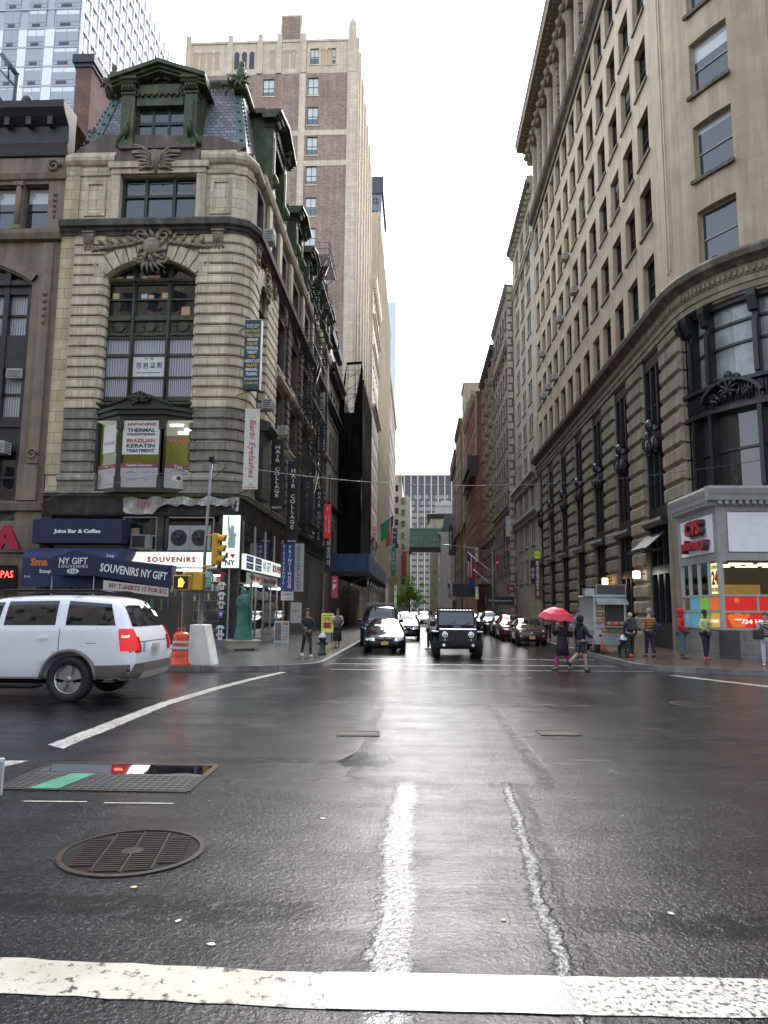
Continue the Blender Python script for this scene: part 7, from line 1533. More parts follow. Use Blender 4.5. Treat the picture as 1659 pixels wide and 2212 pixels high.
def make_car(name,label,kind,col,loc,rot=0,lit=False,group=None,low=None,detail=True,cat='car',rimm=ALLOY,plate=PLATEY,screen=CARGL):
 t=thing(name,label,cat,loc,rot,group);me,bv=car_shell(kind);st,wr,fy,ry,wx=KIND[kind]
 body=me.copy();body.materials.clear()
 for m_ in(col,low or col,ARCHM,ARCHM):body.materials.append(m_)
 obj('body',body,None,t);S,FW,RW=GLS[kind]
 for s,nm in((1,'side_window'),(-1,'side_window')):
  for q in S:g=MB();patch(g,bv,q,'side',6,.006,0,(s,));obj(nm,g,CARGL,t)
 g=MB();patch(g,bv,FW,'front',8);obj('windscreen',g,screen,t);g=MB();patch(g,bv,RW,'rear',8);obj('rear_window',g,CARGL,t)
 for y in(fy,ry):
  for s in(-1,1):wheel(t,s*wx,y,wr,.23,5 if kind!='sedan' else 7,rimm)
 zb=st[2][2];fr=st[1][0]
 if detail:
  for s in(-1,1):
   g=MB();g.ell((s*(st[4][5]+.12),st[4][0]+.28,st[4][2]+.08),(.12,.07,.085),8,6);g.box(min(s*st[4][5]*.9,s*(st[4][5]+.1)),max(s*st[4][5]*.9,s*(st[4][5]+.1)),st[4][0]+.25,st[4][0]+.31,st[4][2]+.0,st[4][2]+.04);obj('mirror',g,col if kind in('suv','sedan')else BPL,t)
  k={'suv':.78,'sedan':.56,'cross':.70,'mini':.70,'van':.84}[kind];w_=st[1][5]
  for s in(-1,1):
   g=MB()
   if kind=='mini':
    for zz,rr in((k,.10),(k-.2,.055)):g.lathe([(rr,-.03),(rr*.95,-.06),(rr*.5,-.075)],14,(s*.60,st[1][0]+(.05 if rr>.08 else .0),zz),ax='y')
   else:patch(g,bv,[(w_*.50,k-.06),(w_*.95,k-.03),(w_*.97,k+.08),(w_*.52,k+.05)],'front',4,.012,0,(s,))
   hl=obj('headlight',g,LENS,t)
   if lit or kind=='sedan':
    for dx in(.57,.78):g=MB();g.lathe([(.055,-.01),(.05,-.03)],12,(s*w_*dx,st[1][0]-.02+(.05 if dx>.6 else .0),k),ax='y');obj('lamp',g,LIT if lit else LENS,hl)
  g=MB()
  if kind=='sedan':
   for s in(-1,1):patch(g,bv,[(.03,k-.08),(.34,k-.07),(.33,k+.05),(.05,k+.06)],'front',4,.02,0,(s,))
   obj('grille',g,BPL,t);g=MB()
   for s in(-1,1):
    pts=[(s*.03,k-.08),(s*.34,k-.07),(s*.33,k+.05),(s*.05,k+.06)];pts.append(pts[0]);g.tube([(x,fr-.075,z)for x,z in pts],.011,6)
    for i in range(5):g.tube([(s*(.08+i*.05),fr-.07,k-.07),(s*(.08+i*.05),fr-.07,k+.05)],.006,4)
   obj('grille_trim',g,CHROME,t)
  elif kind=='mini':patch(g,bv,[(-.45,.36),(.45,.36),(.42,.48),(-.42,.48)],'front',5,.01);obj('grille',g,BPL,t);g=MB();g.tube([(-.28,fr-.055,.62),(.28,fr-.055,.62)],.012,6);g.ell((0,fr-.03,.66),(.05,.02,.05));obj('badge_bar',g,CHROME,t)
  else:patch(g,bv,[(-w_*.44,k-.1),(w_*.44,k-.1),(w_*.42,k+.08),(-w_*.42,k+.08)],'front',5,.01);obj('grille',g,BPL,t);g=MB();patch(g,bv,[(-w_*.44,k-.02),(w_*.44,k-.02),(w_*.44,k+.02),(-w_*.44,k+.02)],'front',5,.025);obj('grille_trim',g,CHROME,t)
  g=MB();z_=st[1][1];patch(g,bv,[(-w_*.7,z_+.06),(w_*.7,z_+.06),(w_*.66,z_+.18),(-w_*.66,z_+.18)],'front',6,.01);obj('lower_intake',g,BPL,t)
  g=MB();zq=.42 if kind in('sedan','mini')else .52;g.box(-.155,.155,fr-.09,fr-.07,zq-.08,zq+.08);obj('licence_plate',g,plate,t)
  for s in(-1,1):g=MB();w2=st[-3][5];zt_=st[-3][2]-.25;patch(g,bv,[(w2*.72,zt_-.1),(w2*1.0,zt_-.1),(w2*.98,zt_+.16),(w2*.74,zt_+.16)],'rear',4,.01,0,(s,));obj('tail_light',g,TAIL,t)
  for s in(-1,1):
   g=MB()
   for y_ in S[0][1][0]-.02,:g.box(s*.925-.012,s*.925+.012,y_-.012+.04,y_+.04,.45,st[4][2]+.02)
   for q in S[:2]:yy=q[1][0]-.18;g.cbox((s*(st[5][5]+.025),yy,st[5][2]-.12),(.03,.17,.035))
   obj('door_trim',g,col if kind!='suv' else col,t)
 return t,bv
WHITE=paintm('white_car_paint',(.84,.86,.90));TANL=surf('tan_cladding',(.16,.14,.115),.4,var=.1,coat=.3)
t,bv=make_car('parked_car','white sport utility vehicle with tan lower body crossing at the left, brake light lit','suv',WHITE,(-7.12,12.93,gz(12.9)+.0),R(-90),low=TANL,cat='sport utility vehicle')
t.name='sport_utility_vehicle'
g=MB()
for s in(-1,1):g.tube([(s*.60,-.3,1.80),(s*.62,-.1,1.86),(s*.62,1.6,1.87),(s*.60,1.85,1.82)],.025,8)
for y in(.1,1.2):g.box(-.62,.62,y-.03,y+.03,1.84,1.87)
obj('roof_rack',g,BPL,t)
g=MB();
for y in(-1.50,1.27):
 for s in(-1,1):g.tube([(s*.925,y+.47*math.cos(math.pi*k/14),.385+.47*math.sin(math.pi*k/14))for k in range(15)],.035,6)
obj('arch_flare',g,TANL,t)
g=MB();patch(g,bv,[(.74,.86),(.90,.86),(.88,1.22),(.75,1.22)],'rear',5,.02,0,(1,-1));patch(g,bv,[(2.14,.86),(2.33,.86),(2.24,1.22),(2.08,1.22)],'side',5,.012,0,(1,-1));obj('tail_light',g,TAILON,t)
g=MB();patch(g,bv,[(2.15,1.08),(2.27,1.08),(2.27,1.12),(2.15,1.12)],'side',3,.02,0,(1,));obj('brake_lamp',g,emis('brake_glow',(1,.2,.15),.7),t)
g=MB();patch(g,bv,[(-.86,.44),(.86,.44),(.86,.66),(-.86,.66)],'rear',8,.07);patch(g,bv,[(1.72,.40),(2.38,.44),(2.38,.64),(1.72,.62)],'side',5,.03,0,(1,-1));obj('rear_bumper',g,TANL,t)
g=MB()
for yy in(-.80,.03,1.08):patch(g,bv,[(yy-.006,.40),(yy+.006,.40),(yy+.006,1.22),(yy-.006,1.22)],'side',8,.004,0,(1,-1))
patch(g,bv,[(-.8,.40),(.85,.40),(.85,.41),(-.8,.41)],'side',8,.004,0,(1,-1));patch(g,bv,[(1.55,.98),(1.72,.98),(1.72,.99),(1.55,.99)],'side',2,.004,0,(1,));patch(g,bv,[(-.78,1.0),(.78,1.0),(.78,1.012),(-.78,1.012)],'rear',8,.004);patch(g,bv,[(-.78,1.0),(-.77,1.0),(-.72,1.7),(-.73,1.7)],'rear',8,.004);obj('panel_gap',g,plain('gap_dark',(.03,.03,.035),.6),t)
g=MB();patch(g,bv,[(-2.3,.30),(2.1,.30),(2.1,.40),(-2.3,.38)],'side',12,.008,0,(1,));obj('lower_trim',g,BPL,t)
g=MB();g.box(-.16,.16,2.405,2.42,.80,.96);pl=obj('licence_plate',g,surf('plate_white',(.55,.55,.55),.5,var=.2),t);g=MB();g.box(.03,.1,2.421,2.425,.84,.9);obj('plate_mark',g,AMB,t)
g=MB();g.tube([(.93,-.75,.30),(.99,-.6,.27),(.99,.7,.27),(.93,.85,.30)],.035,8);obj('running_board',g,BPL,t)
g=MB();g.tube([(.0,2.20,1.30),(.45,2.26,1.26)],.012,5);g.box(.2,.28,2.33,2.345,1.05,1.08);obj('rear_wiper',g,BPL,t)
g=MB()
for zz in(.98,.93,.88,.83):g.box(.44,.56,2.392,2.398,zz,zz+.03)
obj('bumper_sticker',g,surf('faded_print',(.3,.35,.5),.6),t)
BLK=paintm('black_car_paint',(.012,.013,.016));BLU_=paintm('dark_blue_paint',(.012,.018,.035));BRW=paintm('brown_car_paint',(.095,.055,.045),.3);REDP=paintm('dark_red_paint',(.16,.018,.018));SIL=paintm('silver_paint',(.38,.40,.42),.5);GRP=paintm('grey_paint',(.06,.065,.07),.4);YLW=paintm('taxi_yellow',(.60,.33,.02))
t,_=make_car('sedan_car','black sedan with lit headlights and twin chrome grille at the left of the street','sedan',BLK,(-1.48,33.4,gz(33)),R(2),lit=True)
t,_=make_car('work_van','dark van with a loaded roof rack right behind the black sedan','van',BLU_,(-1.95,39.2,gz(39)),0,cat='van')
g=MB()
for y in(-.8,.3,1.4):g.box(-.75,.75,y-.03,y+.03,2.12,2.16);g.box(-.74,-.70,y-.02,y+.02,2.0,2.12);g.box(.70,.74,y-.02,y+.02,2.0,2.12)
for x in(-.55,-.3):g.tube([(x,-1.1,2.2),(x,1.9,2.2)],.03,6)
for k in range(9):g.box(-.55,-.3,-1.0+k*.33,-.96+k*.33,2.19,2.22)
obj('roof_rack',g,surf('rack_metal',(.2,.2,.19),.4,metal=.5),t)
for(nm,lab,kd,cl,x,y,l)in(('sedan_car','black car with an amber front glow just right of the dark van','cross',BLK,-.75,46.0,True),('sedan_car','dark car second in the line behind the van','sedan',GRP,-.9,54.5,False),('sedan_car','silver car farther along the left queue','cross',SIL,-1.3,64,False),('hatchback_car','dark hatchback at the back of the left queue','cross',BLK,-1.4,74,False),('taxi_cab','yellow taxi cab far down the street','sedan',YLW,-.6,100,True),('estate_car','silver estate car driving ahead behind the black off-roader','cross',SIL,.75,82,False)):
 make_car(nm,lab,kd,cl,(x,y,gz(y)),0,lit=l,detail=y<90)
for i,(lab,kd,cl,x,y)in enumerate((('small brown round-eyed car parked first at the right kerb','mini',BRW,6.1,40.6),('dark red crossover parked second at the right kerb','cross',REDP,6.05,47.0),('dark small car parked third at the right kerb','mini',GRP,6.1,52.6),('tall dark blue crossover parked fourth at the right kerb','suv',BLU_,6.05,58.6),('grey sedan parked fifth at the right kerb','cross',GRP,6.05,65),('silver car parked sixth at the right kerb','sedan',SIL,6.05,71.5),('black car parked seventh at the right kerb','cross',BLK,6.05,78),('pale car parked eighth at the right kerb','sedan',SIL,6.05,85))):
 make_car('parked_car',lab,kd,cl,(x,y,gz(y)),R(-1),group='cars parked along the right kerb',plate=PLATEO)
JK=thing('off_road_car','black boxy off-road car with seven-slot grille and round headlights','off-road car',(1.55,29.8,gz(28)),0)
g=MB();g.box(-.74,.74,-1.75,2.0,.55,1.12);g.prism([(-1.72,1.12),(-.55,1.17),(-.55,.9),(-1.72,.9)],-.70,.70,ax='x');g.box(-.80,.80,-.5,2.05,.55,1.18);g.prism([(-.5,1.18),(-.28,1.84),(2.0,1.84),(2.05,1.18)],-.76,.76,ax='x')
obj('body',bevel(g,BLK,.035,2),None,JK)
g=MB();g.prism([(-.74,.62),(.74,.62),(.72,1.10),(-.72,1.10)],-1.80,-1.74,ax='y');obj('grille_panel',bevel(g,BLK,.02),None,JK)
for i in range(7):g=MB();x=(i-3)*.105;g.box(x-.03,x+.03,-1.815,-1.79,.68,1.02);obj('grille_slot',bevel(g,plain('slot_black',(.004,.004,.004),.6),.01),None,JK)
for s in(-1,1):
 g=MB();g.lathe([(.12,0),(.12,-.05),(.10,-.07)],20,(s*.50,-1.80,.90),ax='y');h=obj('headlight',g,CHROME,JK);g=MB();g.lathe([(.098,-.06),(.07,-.085),(.02,-.09)],20,(s*.50,-1.80,.90),ax='y');obj('lens',g,LENS,h)
 g=MB();g.lathe([(.045,0),(.04,-.03)],12,(s*.50,-1.81,.70),ax='y');obj('indicator',g,AMB,JK)
 g=MB();g.prism([(-1.85,.98),(-1.78,1.03),(-.85,1.03),(-.6,.7),(-.72,.62),(-.92,.95),(-1.82,.93)],min(s*.72,s*.98),max(s*.72,s*.98),ax='x');g.prism([(.75,.62),(.95,.98),(1.85,.98),(2.0,.62),(1.88,.62),(1.78,.90),(1.02,.90),(.87,.62)],min(s*.78,s*.97),max(s*.78,s*.97),ax='x');obj('fender',bevel(g,BLK,.02),None,JK)
 for y in(-1.30,1.38):wheel(JK,s*.80,y,.42,.27,5,BPL)
 g=MB();g.box(min(s*.82,s*1.05),max(s*.82,s*1.05),-.52,-.42,1.18,1.40);obj('mirror',bevel(g,BPL,.03),None,JK)
 g=MB();g.lathe([(.06,0),(.055,-.05)],14,(s*.55,-2.08,.52),ax='y');obj('fog_light',g,LENS,JK)
 g=MB();g.add([(s*.765,-.30,1.24),(s*.765,.55,1.24),(s*.765,.55,1.74),(s*.765,-.20,1.74)],[(0,1,2,3)]);g.add([(s*.765,.65,1.24),(s*.765,1.85,1.24),(s*.765,1.85,1.74),(s*.765,.65,1.74)],[(0,1,2,3)]);obj('side_window',g,CARGL,JK)
g=MB();g.add([(-.70,-.507,1.23),(.70,-.507,1.23),(.67,-.325,1.74),(-.67,-.325,1.74)],[(0,1,2,3)]);obj('windscreen',g,WSGL,JK)
g=MB();g.box(-.93,.93,-2.08,-1.86,.42,.64);g.box(-.3,.3,-2.12,-2.08,.46,.60);obj('bumper',bevel(g,BPL,.03),None,JK)
g=MB();g.box(-.72,.72,-1.7,1.9,.35,.55);g.tube([(-.7,-1.3,.42),(.7,-1.3,.42)],.06,8);obj('chassis',g,ARCHM,JK)
g=MB();
for y in(0,.9,1.7):g.box(-.74,.74,y-.02,y+.02,1.88,1.91)
for x in(-.70,.70):g.box(x-.02,x+.02,-.25,1.95,1.86,1.89)
for k in range(11):g.box(-.66+k*.13,-.63+k*.13,-.24,-.2,1.845,1.88)
obj('roof_rack',g,BPL,JK)
for s in(-.35,.25):g=MB();g.tube([(s,-.56,1.22),(s+.35,-.50,1.36)],.008,4);obj('wiper',g,BPL,JK)
g=MB();g.prism([(-1.2,1.16),(-.75,1.18),(-.75,1.21),(-1.15,1.20)],-.16,.16,ax='x');g.tube([(-.62,-.9,1.12),(-.62,-.9,1.2)],.02,6);obj('hood_scoop',g,GRP,JK)
# ================================================================ people
SKN=[surf('skin_light',(.50,.30,.22),.5,var=.08),surf('skin_tan',(.33,.18,.11),.5,var=.08),surf('skin_dark',(.075,.04,.028),.5,var=.08)]
def skin(pts,edges,rad,mat,name='body',sub=1):
 me=bpy.data.meshes.new(name);me.from_pydata(pts,edges,[]);o=bpy.data.objects.new('tmp',me);COL.objects.link(o)
 md=o.modifiers.new('s','SKIN');md.use_smooth_shade=True
 for i,sv in enumerate(me.skin_vertices[0].data):r=rad[i];sv.radius=(r,r)if not isinstance(r,tuple)else r;sv.use_root=(i==0)
 m2=o.modifiers.new('b','SUBSURF');m2.levels=sub;m2.render_levels=sub
 dg=bpy.context.evaluated_depsgraph_get();dg.update();r=bpy.data.meshes.new_from_object(o.evaluated_get(dg));bpy.data.objects.remove(o)
 r.materials.clear();r.materials.append(mat);return r
def cloth(c,name=None):return surf('cloth_%02x%02x%02x'%tuple(int(min(1,v)*255)for v in c)+(name or ''),c,.8,var=.22,scale=9,bump=.5,bscale=14)
SHOE=surf('shoe_dark',(.02,.02,.022),.5)
def person(label,loc,rot,h=1.72,tone=0,top=(.02,.02,.03),legs=(.02,.02,.03),leg_to=0,sleeves=1.0,shoes=SHOE,hair=(.03,.02,.015),hair_len=0.0,lp=((0,0),(0,0)),arms=None,coat=None,bulk=1.0,hood=None,head_turn=0,name='person',headless=False):
 t=thing(name,label,'person',loc,rot);k=h/1.75;sk=SKN[tone]
 def leg(s,fwd,bend):
  f,b=R(fwd),R(fwd-bend);hip=Vector((s*.085,0,.93));kn=hip+Vector((s*.01,-.43*math.sin(f),-.43*math.cos(f)));an=kn+Vector((0,-.42*math.sin(b),-.42*math.cos(b)));return hip,kn,an,b
 L=[leg(-1,*lp[0]),leg(1,*lp[1])];low=min(l[2].z for l in L);dz=.075-low
 up=lambda v:(Vector(v)+Vector((0,0,dz)))*k
 A=arms or(((-.245,.02,1.15),(-.25,-.06,.90)),((.245,.02,1.15),(.25,-.06,.90)))
 P=[(0,0,.95),(0,.01,1.12),(0,.0,1.32),(0,.01,1.45),(0,-.005,1.53),(0,-.015,1.60),(0,-.012,1.68),(0,0,1.725)];E=[(i,i+1)for i in range(7)];Rd=[(.135,.10),(.12,.085),(.15,.095),(.055,.055),(.05,.052),(.068,.085),(.076,.09),(.05,.06)]
 for l in L:n=len(P);P+=[l[0],l[1],l[2],l[2]+Vector((0,-.12,-.045))];E+=[(0,n),(n,n+1),(n+1,n+2),(n+2,n+3)];Rd+=[.085,.055,.038,.03]
 for s,(el,wr)in zip((-1,1),A):
  n=len(P);el,wr=Vector(el),Vector(wr);d=(wr-el).normalized();pm=wr+d*.05;P+=[(s*.17,.01,1.40),el,wr,pm];E+=[(2,n),(n,n+1),(n+1,n+2),(n+2,n+3)];Rd+=[.052,.040,.026,(.035,.018)]
  sd=Vector((0,1,0))if abs(d.y)<.8 else Vector((0,0,1));cur=Vector((-s*.3,0,0))
  for q in range(4):
   m=len(P);ba=pm+sd*(q-1.5)*.019+d*.03;ln=(.032,.038,.036,.028)[q];P+=[ba,ba+d*ln+cur*.03,ba+d*ln*1.7+cur*.10];E+=[(n+3,m),(m,m+1),(m+1,m+2)];Rd+=[.009,.0085,.007]
  m=len(P);P+=[pm-sd*.035,pm-sd*.05+d*.035+cur*.05];E+=[(n+3,m),(m,m+1)];Rd+=[.011,.008]
 obj('body',skin([tuple(up(p))for p in P],E,[tuple(a*k for a in r)if isinstance(r,tuple)else r*k for r in Rd],sk),None,t)
 if True:
  P=[(0,0,.93),(0,.01,1.10),(0,0,1.30),(0,.01,1.43)];E=[(0,1),(1,2),(2,3)];Rd=[(.15*bulk,.118*bulk),(.14*bulk,.11*bulk),(.168*bulk,.12*bulk),(.085,.08)]
  for s,(el,wr)in zip((-1,1),A):
   n=len(P);el,wr=Vector(el),Vector(wr);P+=[(s*.175,.01,1.39),el];E+=[(2,n),(n,n+1)];Rd+=[.068*bulk,.056*bulk]
   if sleeves>=1:P.append(wr);E.append((n+1,n+2));Rd.append(.042*bulk)
   elif sleeves<.5:P[n+1]=Vector((s*.175,.01,1.39)).lerp(el,.65)
  obj('top',skin([tuple(up(p))for p in P],E,[tuple(a*k for a in r)if isinstance(r,tuple)else r*k for r in Rd],cloth(top)if isinstance(top,tuple)else top,'top'),None,t)
 P=[(0,.005,.96)];E=[];Rd=[(.145*bulk,.115)]
 for l in L:
  n=len(P);an=l[2];kn=l[1]
  if leg_to==0:P+=[l[0]+Vector((0,0,-.04)),kn,kn.lerp(an,.5),kn.lerp(an,.93)];E+=[(0,n),(n,n+1),(n+1,n+2),(n+2,n+3)];Rd+=[.10*bulk,.072*bulk,.062*bulk,.055*bulk]
  elif leg_to==1:P+=[l[0]+Vector((0,0,-.04)),l[0].lerp(kn,.9)];E+=[(0,n),(n,n+1)];Rd+=[.11*bulk,.095*bulk]
  else:P+=[l[0]+Vector((0,0,-.04)),kn,kn.lerp(an,.45)];E+=[(0,n),(n,n+1),(n+1,n+2)];Rd+=[.10,.07,.055]
 obj('trousers' if leg_to!=1 else 'shorts',skin([tuple(up(p))for p in P],E,[tuple(a*k for a in r)if isinstance(r,tuple)else r*k for r in Rd],cloth(legs),'trousers'),None,t)
 for s,l in zip((-1,1),L):
  g=MB();c=up(l[2]+Vector((0,-.055,-.035)));a=l[3]*.0
  g.ell((0,0,0),(.050*k,.135*k,.045*k),10,6);tl=max(-.9,min(.9,-l[3]if l[3]<0 else-l[3]*.5));M=Matrix.Translation(c)@Matrix.Rotation(tl*.8,4,'X');g.v=[tuple(M@Vector(p))for p in g.v];obj('shoe',g,shoes,t)
 hc=up((0,0,1.665));g=MB();hm=cloth(hair if not hood else hood,'h')
 if hood:g.ell(hc+Vector((0,.03,-.005)),(.115*k,.125*k,.14*k),12,8);g.tube([hc+Vector((0,.05,-.1)),hc+Vector((0,.04,-.2))],[.1*k,.13*k],10)
 else:
  g.ell(hc+Vector((0,.022,.028)),(.088*k,.102*k,.10*k),12,8)
  if hair_len:g.tube([hc+Vector((0,.055,.02)),hc+Vector((0,.075,-.1)),hc+Vector((0,.07,-.1-hair_len))],[.085*k,.08*k,.05*k],8)
 obj('hood' if hood else 'hair',g,hm,t)
 f=MB();y=hc.y-.088*k
 f.ell((0,y-.012,hc.z-.025*k),(.012,.016,.02),6,4);f.ell((0,y+.002,hc.z-.07*k),(.024,.008,.007),8,4,1)
 for s in(-1,1):f.ell((s*.030,y+.004,hc.z+.0),(.012,.007,.006),8,4,2);f.ell((s*.078*k,hc.y,hc.z-.02),(.01,.018,.028),6,4);f.box(s*.030-.016,s*.030+.016,y-.003,y+.006,hc.z+.016,hc.z+.021,2)
 obj('face',f,[sk,plain('lip',(.25,.08,.07),.5),plain('eye_dark',(.02,.015,.012),.3)],t)
 if coat:
  z0,z1,r0,r1,cc=coat;g=MB();n=16
  g.lathe([(r0*k,(z0+dz)*k),((r0*.55+r1*.45)*k,((z0+z1)/2+dz)*k),(r1*k,(z1+dz)*k)],n);g.v=[(x,y*.78,z)for x,y,z in g.v];obj('skirt',g,cloth(cc),t)
 return t,up
def gp(x,y):return(x,y,sz(y)+.0)
def rp_(x,y):return(x,y,gz(y)+.005)
stripe=lambda nm,a,b,sc:(lambda m:m)(MATS.get(nm)or _stripe(nm,a,b,sc))
def _stripe(nm,a,b,sc):
 m,n,l=new_mat(nm);out=n.new('ShaderNodeOutputMaterial');p=n.new('ShaderNodeBsdfPrincipled');l.new(p.outputs[0],out.inputs[0]);tc=n.new('ShaderNodeTexCoord');w=n.new('ShaderNodeTexWave');w.bands_direction='Z';w.inputs['Scale'].default_value=sc;l.new(tc.outputs['Object'],w.inputs[0])
 r=n.new('ShaderNodeValToRGB');r.color_ramp.interpolation='CONSTANT';l.new(w.outputs['Fac'],r.inputs[0]);r.color_ramp.elements[0].color=rgba(a);r.color_ramp.elements[1].color=rgba(b);r.color_ramp.elements[1].position=.5;l.new(r.outputs[0],p.inputs['Base Color']);p.inputs['Roughness'].default_value=.8;MATS[nm]=m;return m
def bag(loc,r,col,label,rot=0,strap=None):
 t=thing('bag',label,'bag',loc,rot);g=MB();g.box(-r*.55,r*.55,-r*.22,r*.22,-r,0);obj('pouch',bevel(g,cloth(col),r*.16,2),None,t);g=MB();g.tube(strap or[(-r*.4,0,-.02),(-r*.2,0,r*.7),(r*.2,0,r*.7),(r*.4,0,-.02)],.012,5);obj('strap',g,cloth(col),t);return t
def closed_umbrella(p,q,col,label):
 t=thing('umbrella',label,'umbrella',p);q=Vector(q)-Vector(p);g=MB();g.tube([q*.0,q*.15,q*.55,q*.9],[.012,.045,.035,.008],8);obj('canopy',g,cloth(col),t);g=MB();g.tube([q*-.18,q*1.03],.006,6);g.ell(q*-.2,(.02,.02,.03),6,4);obj('shaft',g,cloth((.5,.02,.15)),t)
WSH=surf('shoe_white',(.55,.55,.55),.5);ORS=surf('shoe_orange',(.7,.13,.05),.5)
person('woman in black jogging clothes and white trainers walking along the left pavement',gp(-3.9,25.6),R(30),1.68,1,lp=((-14,12),(12,4)),arms=(((-.27,.0,1.17),(-.2,-.2,1.10)),((.27,-.02,1.16),(.33,-.1,.95))),shoes=WSH,hair=(.05,.025,.015),hair_len=.08)
closed_umbrella((-4.1,25.35,1.08),(-3.78,25.3,.28),(.07,.07,.08),'folded umbrella with a pink handle held by the woman in black')
person('woman in a grey vest, white T-shirt and dark skirt on the left pavement',gp(-3.55,32.2),R(15),1.68,1,top=(.55,.55,.55),legs=(.02,.02,.025),leg_to=2,sleeves=.3,lp=((8,2),(-6,8)),arms=(((-.27,-.02,1.17),(-.22,-.2,1.02)),((.27,-.02,1.17),(.16,-.24,1.06))),hair=(.015,.012,.01),coat=(.30,.95,.20,.15,(.02,.02,.024)),shoes=surf('sandal',(.25,.13,.08),.5))
o=SC.objects[-1]
g=MB();g.lathe([(.20,.98),(.195,1.2),(.20,1.36),(.12,1.44)],14);g.v=[(x,y*.72+.03,z*.96)for x,y,z in g.v];tag(obj('vest',g,cloth((.16,.14,.12)),None,loc=gp(-3.55,32.2),rot=R(15)),'open grey-brown vest worn by the woman in the wrap skirt','clothing')
bag((-4.0,32.0,.95),.27,(.42,.05,.04),'red handbag hanging from the arm of the woman in the vest',R(20))
person('man in a white shirt standing against the side of the black off-road car',rp_(.56,33.6),R(-70),1.78,1,top=(.5,.5,.48),lp=((4,4),(-3,3)))
person('distant person in black crossing between the two lines of cars',rp_(-.42,72),R(10),1.75,1,lp=((10,5),(-12,10)),arms=(((-.27,0,1.16),(-.3,-.1,.95)),((.30,-.05,1.2),(.35,-.2,1.3))))
person('woman in a dark coat and magenta leggings under the red umbrella',rp_(4.42,22.5),R(-62),1.64,1,top=(.02,.022,.04),legs=(.42,.03,.18),lp=((16,4),(-12,14)),arms=(((-.24,-.10,1.15),(-.12,-.28,1.30)),((.25,-.08,1.17),(.14,-.26,1.36))),hair=(.015,.012,.012),hair_len=.25,coat=(.52,1.2,.25,.17,(.018,.02,.035)))
t=thing('umbrella','open red umbrella over the woman in magenta leggings','umbrella',(4.22,22.5,1.0),0);g=MB();prof=[]
m=MB();n=8;rings=[(0,.66),(.2,.62),(.4,.50),(.56,.33)]
for r,z in rings:
 for j in range(n*3):a=2*math.pi*j/(n*3);sc_=1-.07*abs(math.sin(a*n/2))*(r/.56);m.v.append((r*sc_*math.cos(a),r*sc_*math.sin(a),z+.03*abs(math.sin(a*n/2))*(r/.56)))
for i in range(3):
 for j in range(n*3):a=i*n*3+j;b=i*n*3+(j+1)%(n*3);m.f.append([a,b,b+n*3,a+n*3]);m.m.append(0);m.smooth.append(False)
RU=surf('umbrella_red',(.62,.02,.05),.5,var=.1);obj('canopy',m,RU,t,rot=(R(10),R(4),0));m=MB();m.tube([(0,0,.0),(0,-.05,.70)],.008,6)
for j in range(8):a=math.pi*j/4;m.tube([(.0,-.03,.36),(.28*math.cos(a),.28*math.sin(a),.54)],.004,4)
obj('shaft',m,CHROME,t)
bag((4.62,22.3,.95),.2,(.02,.02,.025),'small black bag slung across the dark coat',R(-60),[(-.1,0,0),(-.3,.1,.45)])
person('person in a black hooded jacket and shorts stepping off beside the red umbrella',rp_(4.92,22.15),R(118),1.66,0,top=(.018,.02,.035),legs=(.05,.055,.065),leg_to=1,lp=((6,0),(-16,42)),arms=(((-.27,-.06,1.14),(-.24,-.26,1.08)),((.27,0,1.16),(.27,-.16,.98))),hood=(.012,.012,.016),bulk=1.12)
person('blonde woman walking away with a patterned dark backpack and orange trainers',gp(7.95,27.6),R(185),1.62,0,top=(.02,.02,.035),lp=((8,2),(-8,12)),hair=(.55,.45,.28),shoes=ORS,bulk=1.05)
t=thing('backpack','patterned dark backpack worn by the blonde woman','backpack',(7.95,27.42,1.05),0);g=MB();g.box(-.17,.17,-.09,.07,-.20,.24);m_,n_,l_=new_mat('floral_print');o_=n_.new('ShaderNodeOutputMaterial');b_=n_.new('ShaderNodeBsdfPrincipled');v_=n_.new('ShaderNodeTexVoronoi');v_.inputs['Scale'].default_value=26;r_2=n_.new('ShaderNodeValToRGB');l_.new(v_.outputs['Distance'],r_2.inputs[0]);r_2.color_ramp.elements[0].color=(.4,.36,.28,1);r_2.color_ramp.elements[1].color=(.02,.02,.03,1);r_2.color_ramp.elements[1].position=.3;tc_=n_.new('ShaderNodeTexCoord');l_.new(tc_.outputs['Object'],v_.inputs[0]);l_.new(r_2.outputs[0],b_.inputs['Base Color']);l_.new(b_.outputs[0],o_.inputs[0]);obj('sack',bevel(g,m_,.04,2),None,t)
person('grey-haired man in an orange and black striped shirt walking away',gp(8.75,27.9),R(190),1.80,0,top=stripe('orange_black_stripe',(.02,.015,.015),(.60,.27,.06),3.2),legs=(.02,.03,.07),sleeves=.4,lp=((-4,6),(8,2)),hair=(.32,.31,.30),bulk=1.15)
bag((9.03,27.75,1.08),.3,(.02,.025,.05),'navy shoulder bag with a green strap carried by the man in stripes',0)
person('man in a bright red hoodie and blue jeans standing by the pharmacy',gp(9.7,27.2),R(62),1.80,2,top=(.55,.015,.02),legs=(.08,.14,.20),hood=(.55,.015,.02),lp=((4,4),(-4,2)),arms=(((-.26,.02,1.15),(-.2,-.14,.98)),((.26,.02,1.15),(.2,-.14,.98))),bulk=1.15,shoes=plain('shoe_mix',(.12,.04,.05),.5))
